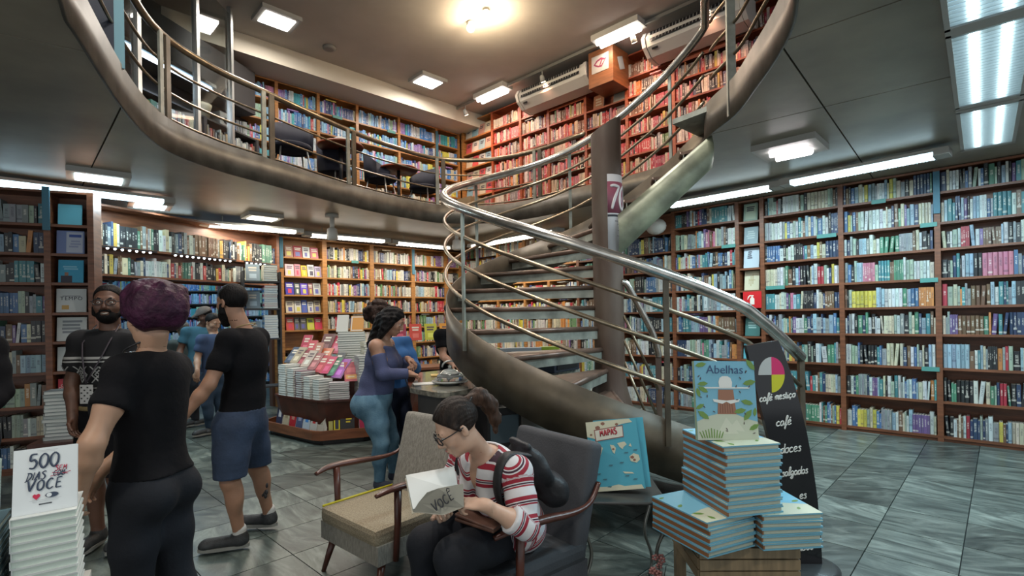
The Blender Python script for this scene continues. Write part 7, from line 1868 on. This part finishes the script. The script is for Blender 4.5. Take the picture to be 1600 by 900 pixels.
MB().tube([Vector(tuple(c_)) + Vector((-.17, -.09, .0)), Vector(tuple(c_)) + Vector((-.175, -.10, -.11)), Vector(tuple(c_)) + Vector((-.13, -.165, -.12)), Vector(tuple(c_)) + Vector((-.12, -.165, -.01))], .004, 6).build('pocket_seam', mat('denim_dark', (.03, .06, .10), .9), D['root'])
for q in 'LR': shoe(D, q, mat('shoe_navy', (.03, .035, .06), .7), SOCK, .25)
H_, W = D['H'], D['W']
hp = [ell(W(-.018, 0, .034), (.104, .088, .096), H_, .03), ell(W(-.075, 0, -.03), (.055, .085, .11), H_, .04)]
for y in (-1, 1):
    hp += [cap(W(.022, y * .084, .03), W(.035, y * .090, -.09), .028, .030, .02), cap(W(.035, y * .090, -.09), J_['neck'] + V3(.075, y * -.11, -.03), .030, .034, .03), cap(J_['neck'] + V3(.075, y * -.11, -.03), J_['chest'] + V3(.115, y * -.115, .03), .036, .030, .03)]
    hp += [cap(W(-.04, y * .086, .0), J_['neck'] + V3(-.01, y * -.12, -.05), .036, .036, .03), cap(J_['neck'] + V3(-.01, y * -.12, -.05), J_['chest'] + V3(.06, y * -.165, -.02), .038, .026, .03)]
hp += [cap(W(-.09, 0, -.03), J_['neck'] + V3(-.075, 0, -.02), .07, .07, .04)]
skin_obj('hair', hp, .007, HAIRK, D['root'], D['base'], clips=[(W(.068, 0, .055), unit(H_[0] * .95 - H_[2] * .3))], noise=hair_noise(.0035, 95))
eyes(D); brows(D, HAIRK); lips(D, (.33, .09, .09))
MB().tube([Vector(tuple(J_['elL'] * .3 + J_['wrL'] * .7 - D['base'])) + Vector(q) for q in ((0, -.02, -.05), (.01, -.03, -.16), (.04, -.03, -.26), (.03, -.03, -.30))], .010, 6, flat=.5).build('bag_strap', BLACKP, D['root'])

# ================================================================== woman with curly hair behind her
D = person('woman with dark curly hair and navy clothes, half hidden behind the long-haired woman', None,
    dict(head=(-1.30, 5.12, 1.53), neck=(-1.26, 5.14, 1.34), shR=(-1.33, 4.99, 1.28), shL=(-1.10, 5.22, 1.28), chest=(-1.21, 5.1, 1.14), waist=(-1.20, 5.1, .94), pelvis=(-1.20, 5.1, .80), elR=(-1.30, 5.0, 1.03), wrR=(-1.12, 4.95, 1.03), elL=(-.98, 5.16, 1.02), wrL=(-.98, 4.95, 1.10), hipR=(-1.25, 5.05, .75), hipL=(-1.15, 5.18, .75), knR=(-1.20, 5.03, .44), anR=(-1.22, 5.1, .10), toeR=(-1.1, 5.03, .045), knL=(-1.10, 5.18, .44), anL=(-1.12, 5.26, .10), toeL=(-1.0, 5.18, .045), hf=(.9, .2, -.3), hu=(.2, 0, 1)),
    SK_MED, h=.012, s=.97, fem=True, bust=.075, hands=[('L', (0, -.5, -.6), (0, 0, -1), (-1, 0, 0), dict(curl=.5, s=.92))])
BRB = mat('bright_blue_knit', (.03, .12, .32), .85); J_ = D['J']
garment(D, 'top', ['torso', 'uaL', 'uaR', 'faL', 'faR'], .013, BRB, clips=[(J_['pelvis'] + V3(0, 0, .04), V3(0, 0, -1)), (J_['neck'], V3(0, 0, 1))], own_clips={'faL': [(J_['wrL'] + V3(0, .03, 0), unit(J_['wrL'] - J_['elL']))]})
garment(D, 'trousers', ['torso', 'thL', 'thR', 'shL', 'shR'], .014, mat('navy_trousers', (.02, .028, .06), .85), clips=[(J_['pelvis'] + V3(0, 0, .05), V3(0, 0, 1)), (V3(0, 0, .09), V3(0, 0, -1))])
H_, W = D['H'], D['W']; rr = random.Random(9)
hp = [ell(W(-.04, 0, .03), (.13, .13, .12), H_, .03)] + [ell(W(-.05 + .13 * math.cos(a) * math.cos(b), .13 * math.sin(a) * math.cos(b), .03 + .125 * math.sin(b)), (.026, .026, .026), None, .012) for a, b in [(rr.uniform(0, 6.28), rr.uniform(-.8, 1.4)) for _ in range(60)]]
skin_obj('hair', hp, .008, HAIRC, D['root'], D['base'], clips=[(W(.05, 0, .03), unit(H_[0] * .9 - H_[2] * .4))]); eyes(D); lips(D, (.3, .1, .1))
for q in 'LR': shoe(D, q, SHOEK, SOLE, .25)

# ================================================================== cashier half hidden by the stringer
D = person('person in black T-shirt behind the counter, half hidden by the stair plate', None,
    dict(head=(-.70, 6.0, 1.58), neck=(-.72, 6.0, 1.40), shL=(-.83, 5.88, 1.32), shR=(-.60, 6.12, 1.32), chest=(-.71, 6.0, 1.17), waist=(-.72, 6.0, .96), pelvis=(-.72, 6.2, .81), elL=(-.79, 5.83, 1.08), wrL=(-.66, 5.70, 1.0), elR=(-.53, 6.05, 1.07), wrR=(-.60, 5.84, 1.0), hipL=(-.78, 6.15, .76), hipR=(-.66, 6.25, .76), knL=(-.78, 6.12, .43), anL=(-.78, 6.18, .10), toeL=(-.86, 6.10, .045), knR=(-.67, 6.22, .43), anR=(-.68, 6.28, .10), toeR=(-.75, 6.2, .045), hf=(-.8, .2, -.35), hu=(-.2, 0, 1)),
    SK_MED, h=.012, s=.97, fem=True, bust=.075, hands=[('L', (.7, -.5, -.3), (0, 0, -1), (-.6, -.6, 0), dict(curl=.6, s=.92))])
J_ = D['J']; uL, uR = unit(J_['elL'] - J_['shL']), unit(J_['elR'] - J_['shR'])
garment(D, 'shirt', ['torso', 'uaL', 'uaR'], .015, BLKC, clips=[(J_['pelvis'] + V3(0, 0, .03), V3(0, 0, -1)), (J_['neck'] + V3(0, 0, .01), V3(0, 0, 1))], own_clips={'uaL': [(J_['shL'] + uL * .14, uL)], 'uaR': [(J_['shR'] + uR * .14, uR)]})
garment(D, 'trousers', ['torso', 'thL', 'thR', 'shL', 'shR'], .014, BLKC, clips=[(J_['pelvis'] + V3(0, 0, .05), V3(0, 0, 1)), (V3(0, 0, .09), V3(0, 0, -1))])
H_, W = D['H'], D['W']; skin_obj('hair', [ell(W(-.018, 0, .034), (.108, .092, .098), H_, .03), cap(W(-.09, 0, .03), W(-.13, 0, -.10), .04, .03, .03)], .008, HAIRK, D['root'], D['base'], clips=[(W(.05, 0, .05), unit(H_[0] * .85 - H_[2] * .5))]); eyes(D)
for q in 'LR': shoe(D, q, SHOEK, SOLE, .25)

# ================================================================== three customers in the passage, and one at the picture edge
def simple(label, J, skin, shirt_m, leg_m, hair_m, s=1.0, hair_r=(.103, .086, .094), fem=False, cap_m=None, sleeve=.16, beard=None, long_sleeve=False):
    D = person(label, None, J, skin, h=.013, s=s, fem=fem, hands=[(q, (-.1, -.1, -1), (0, 1, 0), (-1, -.3, 0), dict(curl=.45)) for q in 'LR'])
    J_ = D['J']; uL, uR = unit(J_['elL'] - J_['shL']), unit(J_['elR'] - J_['shR'])
    pr = ['torso', 'uaL', 'uaR'] + (['faL', 'faR'] if long_sleeve else [])
    garment(D, 'shirt', pr, .016, shirt_m, h=.012, clips=[(J_['pelvis'] + V3(0, 0, .02), V3(0, 0, -1)), (J_['neck'] + V3(0, 0, .015), V3(0, 0, 1))], own_clips=None if long_sleeve else {'uaL': [(J_['shL'] + uL * sleeve, uL)], 'uaR': [(J_['shR'] + uR * sleeve, uR)]})
    garment(D, 'trousers', ['torso', 'thL', 'thR', 'shL', 'shR'], .014, leg_m, h=.012, clips=[(J_['pelvis'] + V3(0, 0, .05), V3(0, 0, 1)), (V3(0, 0, .09), V3(0, 0, -1))])
    H_, W = D['H'], D['W']
    skin_obj('hair', [ell(W(-.012, 0, .030), hair_r, H_)], .007, hair_m, D['root'], D['base'], clips=[(W(.045, 0, .055), unit(H_[0] * .8 - H_[2] * .6)), (W(0, 0, -.04), -H_[2])])
    if cap_m:
        skin_obj('cap', [ell(W(-.008, 0, .045), (.110, .092, .088), H_, .02), cap(W(.08, -.03, .05), W(.145, 0, .042), .03, .02, .02), cap(W(.08, .03, .05), W(.145, 0, .042), .03, .02, .02)], .007, cap_m, D['root'], D['base'], clips=[(W(0, 0, .034), -H_[2])])
    if beard: skin_obj('beard', [ell(W(.026, 0, -.080), (.070, .062, .058), H_, .02)], .007, beard, D['root'], D['base'], clips=[(W(.07, 0, -.05), unit(H_[0] * .5 + H_[2] * .85))])
    eyes(D); brows(D, hair_m)
    for q in 'LR': shoe(D, q, SHOEK, SOLE, .28)
    return D
simple('man in blue-grey T-shirt and cap bending over books in the passage', dict(head=(-4.50, 7.5, 1.62), neck=(-4.59, 7.52, 1.45), shL=(-4.69, 7.38, 1.38), shR=(-4.46, 7.62, 1.38), chest=(-4.58, 7.5, 1.23), waist=(-4.58, 7.5, 1.0), pelvis=(-4.57, 7.5, .85), elL=(-4.76, 7.33, 1.12), wrL=(-4.66, 7.15, .99), elR=(-4.44, 7.66, 1.12), wrR=(-4.55, 7.7, .93), hipL=(-4.63, 7.43, .80), hipR=(-4.52, 7.57, .80), knL=(-4.64, 7.43, .45), anL=(-4.65, 7.48, .10), toeL=(-4.72, 7.36, .045), knR=(-4.53, 7.57, .45), anR=(-4.55, 7.62, .10), toeR=(-4.62, 7.5, .045), hf=(-.62, -.62, -.45), hu=(0, 0, 1)),
    SK_DARK, mat('teal_cotton', (.035, .115, .165), .85), mat('dark_trousers', (.02, .022, .03), .85), HAIRK, 1.02, cap_m=mat('taupe_cap', (.12, .10, .09), .9))
simple('man with a white-edged navy jersey beside the capped man in the passage', dict(head=(-4.03, 6.9, 1.52), neck=(-4.01, 6.92, 1.345), shL=(-4.10, 6.77, 1.29), shR=(-3.93, 7.03, 1.29), chest=(-4.02, 6.9, 1.15), waist=(-4.03, 6.9, .95), pelvis=(-4.03, 6.9, .81), elL=(-4.15, 6.74, 1.05), wrL=(-4.07, 6.60, .88), elR=(-3.90, 7.05, 1.04), wrR=(-3.97, 6.97, .84), hipL=(-4.08, 6.83, .76), hipR=(-3.98, 6.97, .76), knL=(-4.08, 6.82, .43), anL=(-4.10, 6.9, .10), toeL=(-4.16, 6.8, .045), knR=(-3.99, 6.96, .43), anR=(-4.01, 7.02, .10), toeR=(-4.07, 6.92, .045), hf=(.75, -.25, -.35), hu=(0, 0, 1)),
    SK_LIGHT, mat('navy_jersey', (.03, .055, .12), .8), mat('jeans_dark', (.025, .05, .09), .85), HAIRK, .96)
simple('grey-haired person deep in the passage behind the purple-haired woman', dict(head=(-5.08, 7.9, 1.42), neck=(-5.06, 7.92, 1.25), shL=(-5.17, 7.79, 1.19), shR=(-4.96, 8.01, 1.19), chest=(-5.07, 7.9, 1.06), waist=(-5.07, 7.9, .88), pelvis=(-5.07, 7.9, .75), elL=(-5.22, 7.77, .97), wrL=(-5.12, 7.65, .80), elR=(-4.93, 8.03, .96), wrR=(-4.9, 7.9, .78), hipL=(-5.12, 7.84, .70), hipR=(-5.03, 7.96, .70), knL=(-5.12, 7.84, .40), anL=(-5.14, 7.9, .10), toeL=(-5.2, 7.8, .045), knR=(-5.04, 7.96, .40), anR=(-5.06, 8.02, .10), toeR=(-5.12, 7.92, .045), hf=(-.6, .7, -.3), hu=(0, 0, 1)),
    SK_LIGHT, mat('grey_green_cotton', (.09, .12, .12), .85), mat('grey_trousers', (.06, .06, .065), .85), mat('grey_hair', (.22, .20, .18), .6), .9)
simple('person in a black jacket at the left picture edge, beside the brown bookcase', dict(head=(-3.27, 3.0, 1.63), neck=(-3.28, 3.02, 1.45), shR=(-3.41, 2.95, 1.39), shL=(-3.11, 3.05, 1.39), chest=(-3.26, 3.0, 1.26), waist=(-3.26, 3.0, 1.03), pelvis=(-3.26, 3.0, .88), elL=(-3.02, 3.02, 1.13), wrL=(-2.99, 2.85, 1.02), elR=(-3.46, 2.95, 1.12), wrR=(-3.30, 2.82, .96), hipL=(-3.18, 3.02, .83), hipR=(-3.34, 2.98, .83), knL=(-3.18, 2.99, .47), anL=(-3.2, 3.05, .10), toeL=(-3.16, 2.9, .045), knR=(-3.33, 2.95, .47), anR=(-3.35, 3.01, .10), toeR=(-3.32, 2.86, .045), hf=(.2, -.95, -.15), hu=(0, 0, 1)),
    SK_MED, BLKC, LEGG, HAIRB, 1.0, long_sleeve=True)

# ================================================================== seated reading woman
def stripes():
    m, nt, b = _mat('red_white_stripes'); N, L = nt.nodes, nt.links
    a = N.new('ShaderNodeAttribute'); a.attribute_name = 'band'
    mm = N.new('ShaderNodeMath'); mm.operation = 'MULTIPLY'; L.new(a.outputs['Fac'], mm.inputs[0]); mm.inputs[1].default_value = 1 / .072
    fr = N.new('ShaderNodeMath'); fr.operation = 'FRACT'; L.new(mm.outputs[0], fr.inputs[0])
    cr = N.new('ShaderNodeValToRGB'); cr.color_ramp.interpolation = 'CONSTANT'; e = cr.color_ramp.elements
    wht, red, dk = (.52, .52, .54, 1), (.25, .012, .028, 1), (.035, .012, .025, 1)
    e[0].position = 0; e[0].color = wht; e[1].position = .48; e[1].color = red
    for p, c in ((.70, wht), (.76, dk), (.84, wht), (.88, red), (.97, wht)): q = e.new(p); q.color = c
    L.new(fr.outputs[0], cr.inputs[0]); L.new(cr.outputs[0], b.inputs['Base Color']); b.inputs['Roughness'].default_value = .85
    tc = N.new('ShaderNodeTexCoord'); nz = N.new('ShaderNodeTexNoise'); nz.inputs['Scale'].default_value = 14; L.new(tc.outputs['Object'], nz.inputs[0])
    bp = N.new('ShaderNodeBump'); bp.inputs['Strength'].default_value = .35; bp.inputs['Distance'].default_value = .02; L.new(nz.outputs[0], bp.inputs['Height']); L.new(bp.outputs[0], b.inputs['Normal'])
    return m
D = person('seated young woman with glasses and ponytail reading in red and white striped top', None,
    dict(head=(-.245, 2.20, 1.055), neck=(-.135, 2.31, .905), shL=(.005, 2.19, .855), shR=(-.245, 2.50, .835), chest=(-.095, 2.37, .765), waist=(-.035, 2.46, .625), pelvis=(.0, 2.52, .515), elL=(.045, 2.10, .655), wrL=(-.125, 2.02, .780), elR=(-.33, 2.45, .665), wrR=(-.315, 2.19, .700),
         hipL=(-.02, 2.42, .505), hipR=(-.10, 2.58, .495), knL=(-.255, 2.10, .540), knR=(-.40, 2.27, .520), anL=(-.245, 2.08, .10), anR=(-.43, 2.24, .10), toeL=(-.34, 1.98, .045), toeR=(-.55, 2.17, .045), hf=(-.80, -.30, -.52), hu=(-.3, -.1, 1), root=(-.02, 2.50, 0)),
    SK_FAIR, h=.009, s=.93, fem=True, head_s=.98, bust=.068, belly=.012, width=1.05,
    hands=[('L', (-.88, .12, .06), (.0, .25, -1), (-.1, -.2, .9), dict(curl=.5, s=.88, curls=[.12, .75, .95, 1.1], thumb=.3)), ('R', (.35, -.85, -.12), (-.4, -.1, .9), (-.8, -.2, .2), dict(curl=.65, s=.88))])
J_ = D['J']; eL, eR = unit(J_['wrL'] - J_['elL']), unit(J_['wrR'] - J_['elR'])
STR = stripes()
garment(D, 'top', ['torso', 'uaL', 'uaR', 'faL', 'faR'], .013, STR, band=True, h=.007, 
        own_clips={'torso': [(J_['pelvis'] - D['up'] * .085, -D['up'])], 'faL': [(J_['elL'] + eL * .085, eL)], 'faR': [(J_['elR'] + eR * .085, eR)]},
        extra=[Prim('cap', J_['neck'] - D['up'] * .012, J_['neck'] + D['up'] * .2 + D['fw'] * .04, .068, .10, None, .012, (), True), Prim('cap', J_['neck'] + D['fw'] * .10 - D['up'] * .0, J_['chest'] + D['fw'] * .145 + D['up'] * .0, .034, .008, None, .012, (), True)])
skin_obj('neckline', [cap(J_['neck'] + D['fw'] * .055 - D['up'] * .045, J_['chest'] + D['fw'] * .100 + D['up'] * .02, .036, .012, .02)], .006, SK_FAIR, D['root'], D['base'])
# hem of the long top over the thighs
skin_obj('top_hem', [cap(J_['hipL'] + V3(.03, .02, .01), J_['hipL'] + (J_['knL'] - J_['hipL']) * .42, .112, .098, .05, band=(J_['hipL'], unit(J_['knL'] - J_['hipL']))), cap(J_['hipR'] + V3(.03, .02, .01), J_['hipR'] + (J_['knR'] - J_['hipR']) * .36, .106, .092, .05, band=(J_['hipR'], unit(J_['knR'] - J_['hipR'])))], .008, STR, D['root'], D['base'], clips=[(J_['hipL'] + (J_['knL'] - J_['hipL']) * .40, unit(J_['knL'] - J_['hipL'])), (V3(0, 0, .41), V3(0, 0, -1))], band=True)
garment(D, 'leggings', ['thL', 'thR', 'shL', 'shR'], .010, LEGG, h=.009, clips=[(V3(0, 0, .11), V3(0, 0, -1))], extra=[cap(J_['hipL'], J_['knL'], .095, .078, .05), cap(J_['hipR'], J_['knR'], .095, .076, .05)])
for q in 'LR': shoe(D, q, SHOEK, SOLE, .24)
H_, W = D['H'], D['W']
skin_obj('hair', [ell(W(-.014, 0, .034), (.101, .083, .092), H_, .03), cap(W(.02, .079, .025), W(.012, .082, -.02), .012, .005, .015), cap(W(.02, -.079, .025), W(.012, -.082, -.02), .012, .005, .015)], .0055, HAIRB, D['root'], D['base'], clips=[(W(.052, 0, .050), unit(H_[0] * .80 - H_[2] * .60)), (W(-.02, 0, -.035), unit(-H_[2] - .2 * H_[0]))], noise=strand(D, .0016, 34), )
q0 = W(-.095, 0, .060)
pt = [q0, q0 + V3(.05, .03, .02), q0 + V3(.095, .045, -.02), q0 + V3(.115, .045, -.08), q0 + V3(.118, .035, -.14)]
skin_obj('ponytail', [cap(pt[0], pt[1], .030, .036, .02), cap(pt[1], pt[2], .036, .036, .02), cap(pt[2], pt[3], .034, .026, .02), cap(pt[3], pt[4], .026, .010, .02)], .006, mat('ponytail_brown', (.038, .021, .014), .5, spec=.2, noise=.4, nscale=50, bump=.5, bscale=110, stretch=(1, 1, .2)), D['root'], D['base'], noise=hair_noise(.003, 110))
MB().tube([Vector(q0 + V3(.01, .006, .004) - D['base']) + Vector((.010 * math.cos(a), .028 * math.sin(a), .026 * math.cos(a))) for a in np.linspace(0, 2 * PI, 14)[:-1]], .006, 6, closed=True).build('hair_tie', BLACKP, D['root'])
eyes(D); brows(D, HAIRB, .004); lips(D, (.36, .12, .11)); glasses(D, BLACKP, .027, .019, .0028, rect=True)
c_ = J_['chest'] + D['fw'] * .135 - D['base']
for i, (dx, dz) in enumerate(((.012, -.15), (-.012, -.17))):
    l_ = D['lat']
    MB().tube([Vector(tuple(c_ + l_ * dx + D['up'] * .01)), Vector(tuple(c_ + l_ * dx * 2.2 + D['fw'] * .02 - D['up'] * .07)), Vector(tuple(c_ + l_ * dx * 3 + D['fw'] * .03 - D['up'] * .13)), Vector(tuple(c_ + l_ * dx * 4.5 + D['fw'] * .02 + D['up'] * dz))], .003, 6).build('lace', cmat((.5, .5, .5)), D['root'])
# backpack on her back
bp_o = (J_['chest'] + J_['waist']) / 2 - D['fw'] * .185 + D['lat'] * -.03 - D['up'] * .04
bk = thing('backpack', 'black backpack worn by the reading woman, squeezed against the slate armchair', 'backpack', tuple(bp_o), 0)
TT = np.array([D['fw'], D['lat'], D['up']])
BAGM = mat('black_nylon', (.012, .013, .016), .55, noise=.3, nscale=10, bump=.4, bscale=30)
skin_obj('bag_body', [ell(bp_o + D['up'] * .04, (.060, .130, .155), TT, .03), ell(bp_o - D['up'] * .10 - D['lat'] * .06 - D['fw'] * .02, (.075, .11, .10), TT, .015), cap(bp_o + D['up'] * .20 - D['lat'] * .05, bp_o + D['up'] * .20 + D['lat'] * .05, .016, .016, .02)], .010, BAGM, bk, bp_o, noise=hair_noise(.003, 45))
for q in 'LR':
    sg = 1 if q == 'R' else -1; s0 = J_['sh' + q] - D['lat'] * sg * .035
    path = [s0 - D['fw'] * .11 - D['up'] * .02, s0 - D['fw'] * .02 + D['up'] * .072, s0 + D['fw'] * .055 + D['up'] * .045, s0 + D['fw'] * .105 - D['up'] * .05, s0 + D['fw'] * .105 - D['up'] * .15 + D['lat'] * sg * .02, s0 + D['fw'] * .03 - D['up'] * .21 + D['lat'] * sg * .045]
    MB().tube([Vector(tuple(p - bp_o)) for p in catmull([Vector(tuple(p)) for p in path], 6)] if False else [Vector(tuple(p)) - Vector(tuple(bp_o)) for p in catmull([tuple(p) for p in path], 6)], .030, 8, flat=.35).build('strap', BAGM, bk)
# brown wallet on her lap
wl = thing('wallet', 'brown leather wallet lying on the reading woman\'s lap', 'wallet', (-.155, 2.235, .618), -.5)
LEA = mat('brown_leather', (.12, .055, .035), .45, noise=.2, nscale=9)
MB().box((0, 0, .012), (.20, .105, .014), 0, Matrix.Rotation(.10, 3, 'Y').to_4x4(), .005).build('body', LEA, wl); MB().box((0, 0, .026), (.20, .105, .010), 0, Matrix.Rotation(.16, 3, 'Y').to_4x4(), .004).build('flap', LEA, wl)
# the open book
ob = thing('open_book', 'open white book in the reading woman\'s hands, lettered VOCÊ upside down', 'book', (0, 0, 0))
def slab(name, quad, t, m, n_=None):
    q = [Vector(p) for p in quad]; nn = (q[1] - q[0]).cross(q[-1] - q[0]).normalized() * t
    return MB().add(q + [p + nn for p in q], [tuple(range(len(q)))[::-1], tuple(range(len(q), 2 * len(q)))] + [(i, (i + 1) % len(q), len(q) + (i + 1) % len(q), len(q) + i) for i in range(len(q))]).build(name, m, ob)
A, B_, C_, D_ = (-.452, 2.12, .866), (-.262, 2.20, .876), (-.232, 2.09, .806), (-.405, 2.02, .762)
slab('page_block', [A, D_, C_, B_], .012, cmat((.56, .58, .57), .7))
slab('back_cover', [Vector(A) + Vector((-.004, .012, -.012)), Vector(D_) + Vector((-.004, .004, -.016)), Vector(C_) + Vector((.0, .004, -.016)), Vector(B_) + Vector((.0, .012, -.012))], .003, PAPERC)
gl = [Vector((-.402, 2.005, .762)), Vector((-.378, 2.005, .800)), Vector((-.345, 2.005, .838)), Vector((-.30, 2.01, .852)), Vector((-.205, 2.03, .862)), Vector((-.200, 1.995, .782)), Vector((-.28, 1.985, .755))]
slab('turned_leaf', gl, .002, cmat((.22, .215, .18), .6))  # white leaf in shadow: its shade is put into the grey colour
vn = (gl[4] - gl[0]).normalized(); 
strokes('VOC\u00ca', .019, cmat((.03, .03, .035)), ob, (-.275, 1.982, .806), (math.radians(84), math.radians(-32), math.radians(8)), .003, .1, 1.25)
